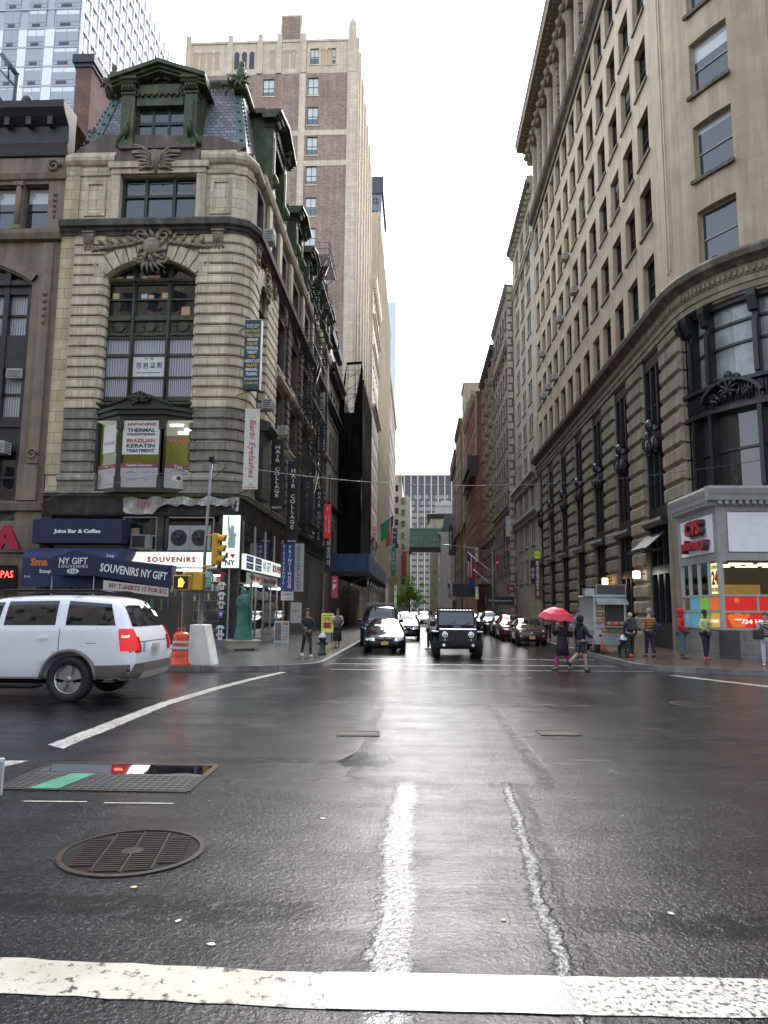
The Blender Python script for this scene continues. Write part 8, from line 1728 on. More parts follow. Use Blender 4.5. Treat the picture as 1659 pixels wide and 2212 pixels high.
t_,up_=person('young man in a pale yellow printed T-shirt by the pharmacy window',gp(10.42,26.85),R(30),1.76,2,top=(.62,.66,.28),legs=(.02,.022,.04),sleeves=1.0,lp=((3,0),(-3,4)),arms=(((-.26,.02,1.17),(-.16,-.1,1.04)),((.26,.02,1.17),(.18,.1,1.04))),hair=(.012,.01,.01),shoes=plain('shoe_red',(.45,.06,.08),.5),bulk=1.12)
for z,w_,c in((1.30,.20,(.62,.06,.12)),(1.23,.17,(.62,.12,.1)),(1.16,.20,(.10,.5,.12)),(1.10,.22,(.1,.5,.15))):g=MB();g.box(-w_/2,w_/2,-.150,-.142,z-.025,z+.02);obj('shirt_print',g,cloth(c),t_)
person('woman in white jeans and striped top at right',gp(11.15,23.85),R(-28),1.68,0,top=stripe('navy_white_stripe',(.02,.02,.035),(.5,.5,.5),5.5),legs=(.55,.55,.6),lp=((5,2),(-5,6)),arms=(((-.25,-.05,1.16),(-.10,-.22,1.33)),((.25,-.05,1.16),(.05,-.24,1.30))),hair=(.09,.045,.025),hair_len=.2,shoes=WSH)
g=MB();g.lathe([(.19,.95),(.19,1.15),(.195,1.34),(.1,1.43)],14);g.v=[(x,y*.7+.05,z*.96)for x,y,z in g.v];tag(obj('cardigan',g,cloth((.018,.018,.022)),None,loc=gp(11.15,23.85),rot=R(-28)),'open black cardigan over the striped top at the right edge','clothing')
bag((10.85,23.7,1.0),.30,(.06,.035,.03),'large brown shoulder bag carried by the woman in white jeans',R(-20))
person('person in a beige coat half hidden behind the red umbrella',gp(7.3,41),R(180),1.72,0,top=(.20,.17,.12),hair=(.04,.03,.02));person('person in a striped top standing behind the umbrella pair',gp(7.4,34),R(20),1.70,0,top=stripe('black_white_stripe',(.02,.02,.03),(.5,.5,.5),7),hair=(.05,.03,.02));person('person with a yellow patterned top behind the hooded walker',gp(7.9,33.2),R(-10),1.68,1,top=(.45,.42,.12),hair=(.03,.02,.02))
person('passer-by just past the left frame edge holding a phone into view',(-1.62,1.5,0),R(180),1.7,1,top=(.25,.03,.04),arms=(((-.30,-.06,1.13),(-.46,-.26,1.17)),((.25,0,1.16),(.26,-.05,.93))))
t=thing('phone','white phone held by a hand at the left frame edge','phone',(-1.06,1.80,1.16),R(20));g=MB();g.box(-.034,.034,-.005,.005,-.03,.06);obj('casing',bevel(g,WSH,.004),None,t);g=MB();g.box(-.03,.03,-.007,-.005,-.02,.05);obj('screen',g,plain('phone_screen',(.3,.32,.35),.1),t)
# ================================================================ signs and street furniture
def brd(name,label,x0,x1,y,z0,z1,col,lines,th=.12,cat='sign',emit=0,rot=0,edge=None,arms=True,group=None):
 """board facing the avenue; lines = (text, x, z, w, h, colour[, stack]) in fractions of the board"""
 w,h=x1-x0,z1-z0;t=thing(name,label,cat,((x0+x1)/2,y,z0),rot,group);m=surf('board_%s'%'_'.join('%02d'%int(c*99)for c in col)+('e' if emit else ''),col,.5,var=.08,emit=col if emit else None,emit_s=emit)
 g=MB();g.box(-w/2,w/2,0,th,0,h);obj('board',g,m,t)
 if edge:g=MB();g.box(w/2,w/2+.03,-.01,th,0,h);g.box(-w/2-.02,w/2,-.01,th,h,h+.03);obj('edge',g,edge,t)
 if arms:g=MB();g.tube([(-w/2-.3 if x0<0 else w/2+.5,th/2,h*.85),(w/2 if x0<0 else-w/2,th/2,h*1.02)],.02,5);g.tube([(-w/2-.3 if x0<0 else w/2+.5,th/2,-.25),(0,th/2,0)],.02,5);obj('bracket',g,BPL,t)
 for ln in lines:
  tx,fx,fz,fw,fh,c=ln[:6];st=len(ln)>6 and ln[6]=='v';me=letters(tx,w*fw if fw else None,h*fh if fh else None,plain('ink_%s'%'_'.join('%02d'%int(v*99)for v in c),c,.5),bold=.02,stack=st)
  if len(ln)>6 and ln[6]=='r':
   me=letters(tx,h*fh,w*fw,plain('ink_%s'%'_'.join('%02d'%int(v*99)for v in c),c,.5),bold=.0,shear=.25)
   for v in me.vertices:x,y_,z=v.co;v.co=(z,y_,-x)
  obj('lettering',me,None,t,loc=(fx*w-w/2,-.008,fz*h))
 return t
Wt,Ye,Rd_,Bk=(.72,.72,.70),(.62,.40,.06),(.45,.03,.06),(.02,.02,.02)
ls=[('Quality Care',.5,.925,.8,.03,Wt)]
for i,(s_,c)in enumerate((('NEW VITALITY',Ye),('STRESS GONE',Ye),('·MASSAGE',Wt),('·KID-FIT',Ye),('·PHYSICAL',Wt),('THERAPY',Wt),('·YOGA',Ye),('·WEIGHT LOSS',Wt),('·PILATES',Ye),('·PERSONAL',Wt),('TRAINING',Wt))):ls.append((s_,.5,.84-i*.062,min(.9,.085*len(s_)),.045,c))
ls+=[('316 5th AVE. 6TH FL',.5,.15,.85,.028,Wt),('212-684-1472',.5,.09,.85,.038,Ye),('PHYSICAL THERAPY',.5,.895,.7,.015,Wt)]
brd('hanging_sign','dark teal vertical sign listing massage, yoga and pilates on the corner',-7.62,-6.90,29.9,10.95,14.1,(.012,.045,.055),ls,.3,edge=plain('pale_edge',(.5,.52,.5),.5))
brd('hanging_sign','white vertical banner reading Barbi Eyelashes in red script',-7.62,-6.97,30.5,6.65,10.25,(.60,.57,.52),[('Barbi Eyelashes',.5,.50,.55,.72,Rd_,'r'),('2 FL',.55,.06,.3,.02,Rd_),('212-594-3404',.5,.025,.8,.014,Rd_)],.04)
brd('hanging_sign','black vertical Hair Collage salon banner nearest the corner',-7.66,-6.98,36.5,6.5,10.3,(.012,.012,.014),[('HAIR COLLAGE',.5,.55,.42,.72,Wt,'v'),('SALON',.5,.05,.7,.03,Wt)],.05)
brd('hanging_sign','black vertical Hair Collage salon banner, second from the corner',-7.57,-6.9,40.8,5.1,10.0,(.012,.012,.014),[('HAIR COLLAGE',.5,.55,.42,.72,Wt,'v'),('SALON',.5,.05,.7,.025,Wt)],.05)
brd('hanging_sign','dull black vertical Hair Collage banner behind the fire escape',-7.45,-6.75,45.4,6.2,9.9,(.01,.01,.011),[('HAIR COLLAGE',.5,.5,.4,.85,(.12,.12,.12),'v')],.05)
brd('hanging_sign','black vertical Hair Collage banner farthest down the block',-7.34,-6.75,50.5,5.7,10.0,(.012,.012,.014),[('HAIR COLLAGE',.5,.55,.42,.8,Wt,'v')],.05)
brd('hanging_sign','dark vertical sign in Korean with the words Eden Travel',-7.5,-6.7,51.4,12.9,17.55,(.015,.015,.018),[('에덴여행사',.55,.72,.5,.5,(.6,.58,.45),'v'),('EDEN TRAVEL',.25,.22,.16,.4,(.5,.5,.4),'v'),('947-2848',.75,.22,.14,.4,(.5,.5,.4),'v')],.1)
brd('hanging_sign','red vertical church sign with a white cross',-7.33,-6.78,55.4,6.9,9.6,(.40,.02,.03),[('†',.5,.86,.4,.14,Wt),('정원교회',.72,.42,.25,.55,Wt,'v'),('기도원',.28,.42,.18,.5,Wt,'v')],.1,emit=.1)
brd('hanging_sign','blue vertical sign reading Printing and Digital Photo',-7.65,-6.95,39.85,2.5,5.1,(.02,.05,.20),[('PRINTING인쇄',.72,.5,.3,.92,Wt,'v'),('DIGITALPHOTO',.25,.55,.18,.85,Wt,'v')],.3,arms=False)
brd('hanging_sign','pale grey vertical sign reading Cellular Phone',-6.94,-6.45,40.2,2.45,5.15,(.42,.42,.42),[('CELLULAR PHONE',.5,.5,.42,.92,(.02,.04,.14),'v')],.3,arms=False)
brd('hanging_sign','black vertical sign with white Korean letters by the blue shed',-7.25,-6.6,55.5,4.3,7.4,(.012,.012,.014),[('헤어코리아',.5,.55,.5,.8,Wt,'v')],.1)
brd('hanging_sign','small white clinic sign with a smile mark below the phone sign',-7.6,-6.9,39.9,1.95,2.45,(.6,.62,.6),[('▬ ▬',.65,.65,.4,.10,(.1,.1,.3)),('‿',.25,.65,.3,.2,(.4,.05,.2)),('▬ ▬ ▬',.5,.2,.7,.06,(.2,.2,.25))],.04,arms=False)
brd('notice_board','white notice poster on the wall behind the sandwich board',-7.5,-6.85,42.5,.65,1.85,(.42,.41,.40),[('● ● ●',.45,.6,.6,.07,(.1,.1,.12))],.04,arms=False)
brd('pavement_sign','yellow sign reading Japanese thermal straightening on the pavement',-5.05,-4.42,38,sz(38)+.45,sz(38)+1.45,(.62,.62,.12),[('JAPANESE',.5,.88,.8,.09,Bk),('THERMAL',.5,.75,.8,.09,Bk),('STRAIGHTENING',.5,.64,.85,.06,Bk),('BRAZILIAN',.5,.48,.8,.09,Bk),('KERATIN',.5,.35,.8,.09,Bk),('TREATMENT',.5,.24,.8,.06,Bk)],.06,arms=False,emit=.05)
g=MB();g.box(-5.0,-4.94,38.0,38.06,sz(38),sz(38)+.45);g.box(-4.53,-4.47,38.0,38.06,sz(38),sz(38)+.45);obj('support',g,BPL,SC.objects['pavement_sign'],True)
t=brd('parking_sign','red no-parking sign on a thin post by the left kerb',-4.62,-4.28,38.6,2.1,3.25,(.42,.03,.05),[('P',.5,.5,.5,.25,Wt),('NO',.5,.78,.5,.1,Wt)],.02,arms=False,rot=R(6));g=MB();g.tube([(-.02,.05,sz(38)-2.1),(-.02,.05,1.1)],.03,6);obj('post',g,BPL,t)
t=thing('sandwich_board','white A-frame menu board with a photo panel on the left pavement','sandwich board',gp(-6.75,35.9),R(8))
for s in(-1,1):M=Matrix.Rotation(R(10)*s,4,'X');g=MB();g.box(-.36,.36,-.01,.01,0,1.08);g.v=[tuple(Matrix.Translation((0,-.2*-s,0))@M@Vector(p))for p in g.v];obj('panel',g,surf('board_white',(.5,.5,.48),.5,var=.1),t)
for x0,x1,z0_,z1_,c in((-.32,-.02,.12,.98,(.18,.14,.16)),(.04,.32,.85,1.0,(.55,.2,.06))):g=MB();g.box(x0,x1,-.225,-.215,z0_,z1_);g.v=[(x,y+z*.176,z)for x,y,z in g.v];obj('menu_print',g,plain('menu_%d'%(c[0]*100),c,.5,var=.4),t)
for i in range(9):g=MB();z=.15+i*.075;g.box(.05,.31,-.225+z*.176,-.216+z*.176,z,z+.02);obj('menu_line',g,TB,t)
for a in(('hanging_sign','white vertical Korean sign with a red foot, left side beyond the shed',-7.2,-6.6,112.5,11,14.2,(.55,.5,.48),[('▬▬▬▬',.5,.55,.3,.7,Rd_,'v')]),('hanging_sign','pale blue vertical sign under the red-footed Korean sign',-7.2,-6.7,113,8.5,10.9,(.2,.4,.55),[('▬▬',.5,.5,.3,.6,Wt,'v')]),('hanging_sign','dark blue hanging board with gold lettering on the left side',-6.2,-4.8,165.7,16.4,19.9,(.02,.03,.09),[('▬ ▬ ▬',.5,.7,.8,.12,Ye),('▬ ▬',.5,.4,.6,.12,Ye)]),('hanging_sign','green and orange vertical board on the left side',-6.0,-5.0,163,8.8,15.4,(.03,.20,.12),[('DONG',.5,.5,.5,.6,Wt,'v')]),('hanging_sign','plain white vertical board on the left side, far down',-5.5,-4.9,193,18.7,23.6,(.6,.6,.62),[]),('hanging_banner','tall plain red banner far down the left side',-5.5,-4.0,252,12.5,21.0,(.50,.02,.03),[]),('hanging_sign','small ochre board above the pavement, far left side',-6,-4.7,171,7.0,9.0,(.40,.30,.10),[('C',.5,.5,.3,.5,Bk)]),('hanging_sign','pale lit vertical sign low on the left side',-5.6,-5.0,172,1.5,6.8,(.5,.6,.4),[('▬▬▬',.5,.5,.3,.8,Bk,'v')]),('hanging_sign','dark purple vertical sign with gold letters reading Yellowstone',9.98,10.4,83.5,6.2,10.6,(.03,.02,.06),[('YELLOWSTONE',.5,.5,.6,.95,Ye,'v')]),('hanging_sign','pink-edged pale vertical sign above the Yellowstone sign',9.9,10.4,80.6,9.6,11.9,(.45,.42,.44),[('■',.5,.2,.6,.2,Ye)]),('hanging_sign','pale vertical Stanford Hotel sign',7.4,8.3,163,7.1,13.4,(.50,.49,.44),[('STANFORD',.5,.55,.55,.85,Bk,'v'),('HOTEL',.6,.05,.9,.07,Bk)]),('hanging_sign','black vertical sign reading Radisson in white script',7.3,8.3,168.6,13.8,20.9,(.012,.012,.014),[('Radisson',.5,.5,.5,.6,Wt,'r')]),('hanging_sign','black vertical sign with two Korean letters on the right side',10.6,11.0,68.0,4.0,6.1,(.012,.012,.014),[('아랑',.5,.45,.7,.5,Wt,'v')]),('hanging_sign','maroon vertical Korean tofu restaurant sign with a green top',10.8,11.3,66.9,2.5,6.2,(.16,.02,.04),[('북창동순두부',.5,.5,.6,.9,Wt,'v')]),('hanging_sign','small bright green and red square on top of the maroon sign',10.8,11.3,66.9,6.22,6.9,(.30,.5,.05),[('BCD',.5,.5,.8,.3,Rd_)]),('hanging_sign','plain red vertical board on the right side',9.8,10.2,90.8,6.3,8.4,(.38,.02,.03),[('▬',.5,.5,.6,.1,Wt)]),('hanging_sign','maroon square sign with white Korean script',9.7,10.5,78.6,3.35,4.15,(.16,.015,.03),[('큰집',.5,.5,.5,.4,Wt)]),('hanging_sign','white vertical board halfway down the right side',9.5,10,119,9.2,11.6,(.5,.5,.5),[('▬▬',.5,.5,.3,.6,Bk,'v')]),('hanging_sign','pale green lit vertical sign low on the right side',8.8,9.2,110,3.0,4.9,(.5,.62,.45),[('▬▬▬',.5,.5,.3,.8,Bk,'v')]),('awning','black restaurant awning with white lettering on the right side',7.6,10.6,79.9,2.0,2.9,(.015,.015,.017),[('큰집  Kunjip Korean Restaurant',.5,.5,.85,.25,Wt)]),('awning','dark hotel marquee reaching over the right pavement',5.6,9.0,114.5,3.4,5.4,(.02,.022,.02),[])):
 brd(*a,th=2.5 if a[0]=='awning' else .15,arms=a[0]!='awning',emit=.06 if 'lit' in a[1]or 'green and red' in a[1]else 0,cat='awning' if a[0]=='awning' else 'sign')
def flag(x,y,z,s,cols,label,L=2.2,drop=2.6,w=.8):
 t=thing('flag',label,'flag',(x,y,z));g=MB();g.tube([(0,0,0),(s*L,-.3,L*.8)],.03,6);obj('pole',g,CHROME,t);n=len(cols);rr=random.Random(int(y*7+z));g=MB();N=8
 for j in range(N+1):
  for i in range(5):u=i/4;a=L-w+w*u;g.v.append((s*(a+.25*w*(j/N)*(.5-u)),-.3*a/L+.12*math.sin(i*2+j),a*.8-drop*(j/N)*(.9+.1*u)))
 for j in range(N):
  for i in range(4):k=j*5+i;g.f.append([k,k+1,k+6,k+5]);g.m.append((j*n//N)if n<6 else(i%2 if not(j<3 and i>1)else 2));g.smooth.append(True)
 obj('cloth',g,[cloth(c)for c in(cols if n<6 else cols[:3])],t,fix=False)
US=[(.45,.03,.05),(.55,.55,.55),(.03,.04,.16),0,0,0]
flag(-7.3,116,14.0,1,[(.03,.28,.12)],'green flag on a pole above the left pavement',2.6,3.2,1.4);flag(-7.3,119,14.4,1,US,'stars and stripes on the left side behind the green flag',3.2,5.2)
flag(-7.3,121,12.5,1,[(.5,.14,.03)],'orange flag low behind the green flag',2.6,2.6);flag(9.4,70,3.3,-1,US,'stars and stripes on a slanting pole on the right side',4.6,2.2,.6);flag(9.4,72,2.3,-1,[(.5,.03,.04),(.04,.10,.35)],'red and blue flag below the stars and stripes on the right',4.3,2.0,.6)
flag(8.3,124,3.5,-1,US,'stars and stripes low beside the hotel marquee',3.2,2.6);flag(8.0,122,3.3,-1,[(.55,.55,.5)],'white flag beside the hotel marquee',2.4,2.0)
NAVY=surf('navy_canvas',(.016,.020,.062),.7,var=.2,bump=.2,bscale=8);NAVY2=surf('blue_canvas',(.018,.04,.13),.65,var=.25,streak=.3)
t=thing('awning','square navy awning reading Juice Bar and Coffee','awning',(-14.6,30,4.22));g=MB();g.box(-1.98,1.95,0,.98,0,1.05);obj('canopy',bevel(g,NAVY,.03),None,t);text(t,'Juice Bar & Coffee',2.05,.22,(.0,-.012,.5),TW,bold=.045)
t=thing('awning','blue curved awning reading Soup with an orange word','awning',(-14.35,29,2.33));g=MB();g.prism([(0,0),(0,1.2),(.12,1.45),(.5,1.62),(2.0,1.75),(2.0,1.6),(.1,0)],-2.0,2.0,ax='x');obj('canopy',g,NAVY2,t);text(t,'Sma',.72,.34,(-1.28,-.012,1.02),surf('letter_orange',(.62,.16,.03),.5),bold=.05);text(t,'Soup',.5,.2,(-1.0,-.012,.62),TW,bold=.02);text(t,'316',.25,.1,(-1.75,-.012,.42),TW);text(t,'Soup',.32,.2,(1.7,-.01,1.28),TW)
t=thing('awning','navy gabled entrance awning reading NY Gift Souvenirs 316','awning',(-13.7,28.0,2.76));g=MB();g.prism([(-.88,0),(.88,0),(.88,.73),(0,1.0),(-.88,.73)],0,3.0,ax='y');g.box(.885,3.3,2.0,2.6,-.3,.55);g.add([(.885,.0,.0),(.885,0,.72),(3.3,2.0,.42),(3.3,2.0,-.45)],[(0,1,2,3)]);g.add([(.885,0.001,.72),(3.3,2.0,.42),(3.3,2.6,.55),(.885,3.0,.73)],[(0,1,2,3)]);obj('canopy',g,NAVY,t)
text(t,'NY GIFT',1.15,.26,(0,-.012,.58),TW,bold=.01);text(t,'SOUVENIRS',1.2,.12,(0,-.012,.36),TW,bold=0,spacing=1.3);g=MB();n=20;g.prism([(.24*math.cos(6.283*i/n),.17+.11*math.sin(6.283*i/n))for i in range(n)],-.012,0,ax='y');ob=obj('number_badge',g,plain('badge_white',(.62,.66,.68),.5),t);text(ob,'316',.28,.13,(0,-.018,.17),TB,bold=.02)
an=math.atan2(2.0,2.415);me=letters('SOUVENIRS NY GIFT',2.75,.34,TW,bold=.02);obj('lettering',me,None,t,loc=(2.1,.99,.20),rot=(0,R(6),an))
g=MB();
for x,y in((-.85,.05),(.85,.05)):g.tube([(x,y,sz(28)-2.76),(x,y,0)],.025,6)
obj('post',g,MULL,t)
t=thing('shop_banner','white banner under the awning reading NY T-shirts 12 for $12','banner',(-11.35,28.75,2.22),an);g=MB();g.add([(-1.35,0,-.02),(1.3,0,-.25),(1.3,0,.1),(-1.35,0,.36)],[(0,1,2,3)]);obj('cloth',g,surf('banner_white',(.55,.52,.47),.6,var=.1),t,fix=False);obj('lettering',letters('NY T-SHIRTS 12 FOR $12',2.35,.22,plain('letter_maroon',(.30,.03,.03),.5),bold=.02),None,t,loc=(.05,-.012,.05),rot=(0,R(5),0))
tt=thing('air_conditioner','dark window unit beside the pedestrian signal','air conditioner',(-9.75,30.6,2.2));g=MB();g.box(-.5,.5,0,.4,0,.62);obj('casing',bevel(g,plain('dark_casing',(.06,.06,.06),.5),.015),None,tt)
t=thing('neon_sign','red and yellow neon sign at the left frame edge','sign',(-18.3,30.6,2.9));NR=emis('neon_red',(1,.08,.05),1.0);text(t,'PAS',.55,.3,(.4,0,.0),NR);text(t,'L L',.6,.45,(-.3,0,-.05),emis('neon_yellow',(.8,.8,.1),.6))
g=MB();g.box(-.8,.8,.05,.1,-.8,.4);obj('backing',g,BPL,t)
t=thing('shop_sign','part of a big red letter sign at the left frame edge','sign',(-17.9,30.5,4.5));text(t,'A',1.3,1.05,(0,-.05,.0),surf('letter_crimson',(.38,.012,.05),.4),bold=.12,depth=.15);g=MB();g.box(-1.5,.9,.1,.2,-.7,-.64);obj('rail',g,BPL,t)
t=thing('torn_banner','torn crumpled white banner drooping along the dark frieze','banner',(-10.9,30.75,6.2));g=MB();nx=30
def bz(x):return-.62+.18*math.sin(x*5)+(.35 if x>-.7 else 0)-(.32 if abs(x-2.9)<.2 else 0)-(.25*math.exp(-(x+1.1)**2*8))
for j in range(4):
 for i in range(nx+1):x=-2.1+5.1*i/nx;top_=.15*math.sin(i*.9)*.4+(.12 if i>6 else .1);bot=max(bz(x),-.62)if x>2.4 or x<-.5 else-.22+.05*math.sin(i*1.7);g.v.append((x,(.25 if x>2.2 else 0)*(x-2.2)*1.2+.12*math.sin(i*1.3+j*.8),top_+(bot-top_)*j/3))
for j in range(3):
 for i in range(nx):k=j*(nx+1)+i;g.f.append([k,k+1,k+nx+2,k+nx+1]);g.m.append(0);g.smooth.append(False)
obj('cloth',g,surf('crumpled_vinyl',(.52,.50,.46),.5,var=.25,bump=.4,bscale=5),t,fix=False);obj('faded_letters',letters('DIS',.55,.22,TR),None,t,loc=(-1.1,-.14,-.2),rot=(0,R(5),0))
VG=surf('statue_green',(.045,.19,.145),.6,var=.3,scale=5,bump=.4,bscale=12);t=thing('statue','green replica statue holding a torch aloft in front of the shop','statue',gp(-7.15,29.5),R(25))
g=MB();g.box(-.62,.62,-.42,.42,.06,.38);g.box(-.66,.66,-.46,.46,.32,.40);
for s in(-1,1):g.box(s*.5-.1,s*.5+.1,-.4,.4,0,.06)
obj('pedestal',bevel(g,surf('pale_crate',(.34,.31,.24),.7,var=.25),.015),None,t)
g=MB();N=20
for j,(r,z,o)in enumerate(((.40,.40,0),(.36,.6,.0),(.30,1.0,.02),(.27,1.4,.03),(.24,1.7,.03),(.25,1.95,.02),(.21,2.15,.0),(.09,2.25,0))):
 for i in range(N):a=6.283*i/N;q=r*(1+.09*math.sin(a*7+z*3)*(1 if z<2 else .3));g.v.append((q*math.cos(a)+o+(.0 if z>1 else .06*(1-z)),q*.8*math.sin(a),z))
for j in range(7):
 for i in range(N):a=j*N+i;b=j*N+(i+1)%N;g.f.append([a,b,b+N,a+N]);g.m.append(0);g.smooth.append(True)
for k in range(5):g.tube([(-.2,-.15,2.05-.1*k),(.1,-.26,1.8-.15*k),(.28,-.1,1.5-.2*k)],.035,6)
obj('robe',g,VG,t,fix=False)
me=skin([(0,0,2.1),(0,0,2.26),(0,-.02,2.38),(0,0,2.46),(.2,0,2.12),(.28,.02,2.5),(.30,0,2.82),(-.22,0,2.1),(-.30,-.08,1.85),(-.16,-.25,1.82)],[(0,1),(1,2),(2,3),(0,4),(4,5),(5,6),(0,7),(7,8),(8,9)],[.15,.06,.1,.08,.09,.065,.045,.09,.07,.05],VG,'figure');obj('figure',me,None,t)
g=MB();
for k in range(7):a=R(-75+25*k);g.tube([(.1*math.sin(a),0,2.48+.05*math.cos(a)),(.26*math.sin(a),0,2.52+.16*math.cos(a))],[.015,.004],5)
g.ell((0,.06,2.38),(.12,.10,.12),8,6);obj('crown',g,VG,t);g=MB();g.lathe([(.02,0),(.04,.12),(.09,.2),(.09,.24)],10,(.30,0,2.78));g.ell((.30,0,3.08),(.06,.06,.1),8,6);obj('torch',g,VG,t);g=MB();g.cbox((-.2,-.28,1.9),(.22,.06,.3));obj('tablet',g,VG,t)
YP=surf('signal_yellow',(.62,.33,.02),.45,var=.12)
t=thing('concrete_barrier','tapered white concrete block carrying the signal pole','barrier',gp(-6.15,20.65),R(-4));g=MB();g.prism([(-.36,0),(.40,0),(.13,1.14),(-.30,1.14)],-.30,.30,ax='y');o_=bevel(g,surf('chipped_concrete',(.80,.78,.72),.7,var=.2,scale=3,bump=.5,stain=(.25,.22,.17),stain_s=.7),.03);obj('block',o_,None,t)
t=thing('signal_pole','thin grey signal pole rising from the white concrete block','pole',(-6.2,20.65,1.0));g=MB();g.tube([(-.02,0,0),(0,0,2.4),(.08,0,4.95)],[.05,.045,.04],10);obj('mast',g,surf('galvanised',(.22,.22,.23),.4,metal=.5,var=.2),t);g=MB();g.tube([(.08,0,4.8),(.4,-.1,4.85),(.6,-.1,4.7),(.1,0,4.3)],.012,5);g.box(.02,.16,-.05,.05,4.85,4.98);obj('wire_clamp',g,BPL,t)
t=thing('traffic_light','yellow three-lamp traffic light seen from the side','traffic light',(-5.82,20.6,2.78));g=MB();g.box(-.14,.02,-.15,.15,0,.92);obj('housing',bevel(g,YP,.03),None,t)
for k,c in enumerate(((.02,.12,.05),(.25,.15,.02),(.2,.015,.01))):
 g=MB();z=.16+k*.30;N=12
 for j,L_ in enumerate((0,.24)):
  for i in range(N+1):a=math.pi*(-.15+1.3*i/N);g.v.append((.02+L_*(1-.25*(1-math.sin(max(0,min(math.pi,a))))),.13*math.cos(a),z+.13*math.sin(a)))
 for i in range(N):g.f.append([i,i+1,N+2+i,N+1+i]);g.m.append(0);g.smooth.append(True)
 obj('visor',g,YP,t,fix=False);g=MB();g.lathe([(.11,.0),(.10,.03),(.03,.05)],14,(.01,0,z),ax='x');obj('lens',g,surf('lens_%d'%k,c,.2),t)
g=MB();g.tube([(-.35,0,.86),(-.05,0,.88)],.025,6);g.tube([(-.4,0,-.04),(-.05,0,-.02)],.03,6);obj('bracket',g,YP,t)
t=thing('pedestrian_signal','yellow pedestrian signal box showing a lit orange hand','pedestrian signal',(-6.82,20.5,2.04));g=MB();g.box(-.25,.25,0,.25,0,.45);obj('housing',bevel(g,YP,.03),None,t);g=MB();g.box(-.21,.21,-.012,0,.04,.41);obj('screen',g,plain('screen_black',(.01,.01,.01),.4),t)
HE=emis('hand_orange',(1,.30,.02),1.3);g=MB();g.prism([(-.07,.10),(.05,.10),(.08,.2),(.07,.25),(-.07,.25)],-.02,-.014,ax='y')
for x,h_ in((-.055,.33),(-.02,.36),(.015,.35),(.05,.32)):g.box(x-.013,x+.013,-.02,-.014,.25,h_)
g.prism([(.06,.15),(.11,.24),(.09,.25),(.05,.19)],-.0199,-.0141,ax='y');obj('hand_symbol',g,HE,t);g=MB();g.box(.35,.62,-.05,.3,.02,.46);g.tube([(0,.1,.5),(.7,.1,.5)],.025,6);g.tube([(.2,.2,.1),(.7,.15,.1)],.02,6);obj('side_housing',bevel(g,YP,.02),None,t)
t=thing('traffic_drum','orange plastic traffic drum with a white band on the left pavement','traffic drum',gp(-6.72,20.45));OR=surf('drum_orange',(.72,.07,.015),.4,var=.15,bump=.15,bscale=8);g=MB();prof=[(.34,0),(.34,.05),(.29,.06)]
for k in range(5):z=.08+k*.16;prof+=[(.27-.012*k,z),(.27-.012*k,z+.12),(.255-.012*k,z+.14)]
prof+=[(.17,.90),(.10,.93)];g.lathe(prof,24);obj('body',g,OR,t)
for z,r in((.42,.248),(.58,.236)):g=MB();g.lathe([(r+.006,z),(r+.004,z+.09)],24);obj('white_band',g,surf('reflective_white',(.5,.5,.5),.4,var=.3,scale=8),t)
g=MB();g.tube([(-.1,0,.92),(-.1,0,1.02),(.1,0,1.02),(.1,0,.92)],.02,6);obj('handle',g,OR,t)
t=thing('rubbish_bags','white rubbish bags slumped behind the traffic drum','rubbish bag',gp(-7.15,20.9));t.name='rubbish_bag';g=MB();g.ell((0,0,.2),(.28,.22,.22),9,6);g.ell((.1,.1,.42),(.2,.18,.16),8,6);g.v=[(x+rnd.uniform(-.02,.02),y,z+rnd.uniform(-.02,.02))for x,y,z in g.v];obj('sack',g,surf('white_plastic',(.5,.5,.52),.35,var=.2),t)
def hydrant(x,y,label):
 t=thing('fire_hydrant',label,'fire hydrant',gp(x,y),0,'fire hydrants');HB=surf('hydrant_black',(.018,.018,.02),.4,var=.2);g=MB();g.lathe([(.17,0),(.17,.06),(.12,.08),(.115,.55),(.15,.57),(.15,.62)],16);g.lathe([(.06,.11),(.06,.19)],10,(0,0,.42),ax='x');g.lathe([(.075,.11),(.075,.2)],10,(0,0,.38),ax='y');g.v=[(a,-b if False else b,c)for a,b,c in g.v];obj('barrel',g,HB,t)
 g=MB();g.lathe([(.165,.62),(.165,.66),(.13,.73),(.07,.79),(.035,.81),(.035,.85)],16);obj('bonnet',g,surf('hydrant_silver',(.5,.5,.52),.35,metal=.6,var=.2),t);g=MB();g.lathe([(.05,-.19),(.05,-.10)],8,(0,0,.42),ax='x');g.lathe([(.06,-.2),(.06,-.1)],10,(0,0,.40),ax='y');obj('outlet',g,HB,t)
hydrant(-3.52,26.9,'black fire hydrant with a silver top on the left pavement');hydrant(7.68,27.6,'black fire hydrant with a silver top beside the food cart')
STL=surf('dented_steel',(.48,.49,.50),.28,metal=.5,var=.2,bump=.35,bscale=4);t=thing('food_cart','stainless steel halal food cart with menu photos','food cart',gp(7.78,29.6),0)
g=MB();g.box(-.68,.62,-.02,2.6,.36,1.0);g.box(-.68,-.60,-.02,2.6,1.0,2.25);g.box(.54,.62,0,.1,1.0,2.25);g.box(-.60,-.25,-.015,.1,1.0,2.25);g.box(-.25,.54,0,.06,1.0,1.10);g.box(-.7,.64,-.06,2.62,2.25,2.33);obj('body',bevel(g,STL,.012,1),None,t)
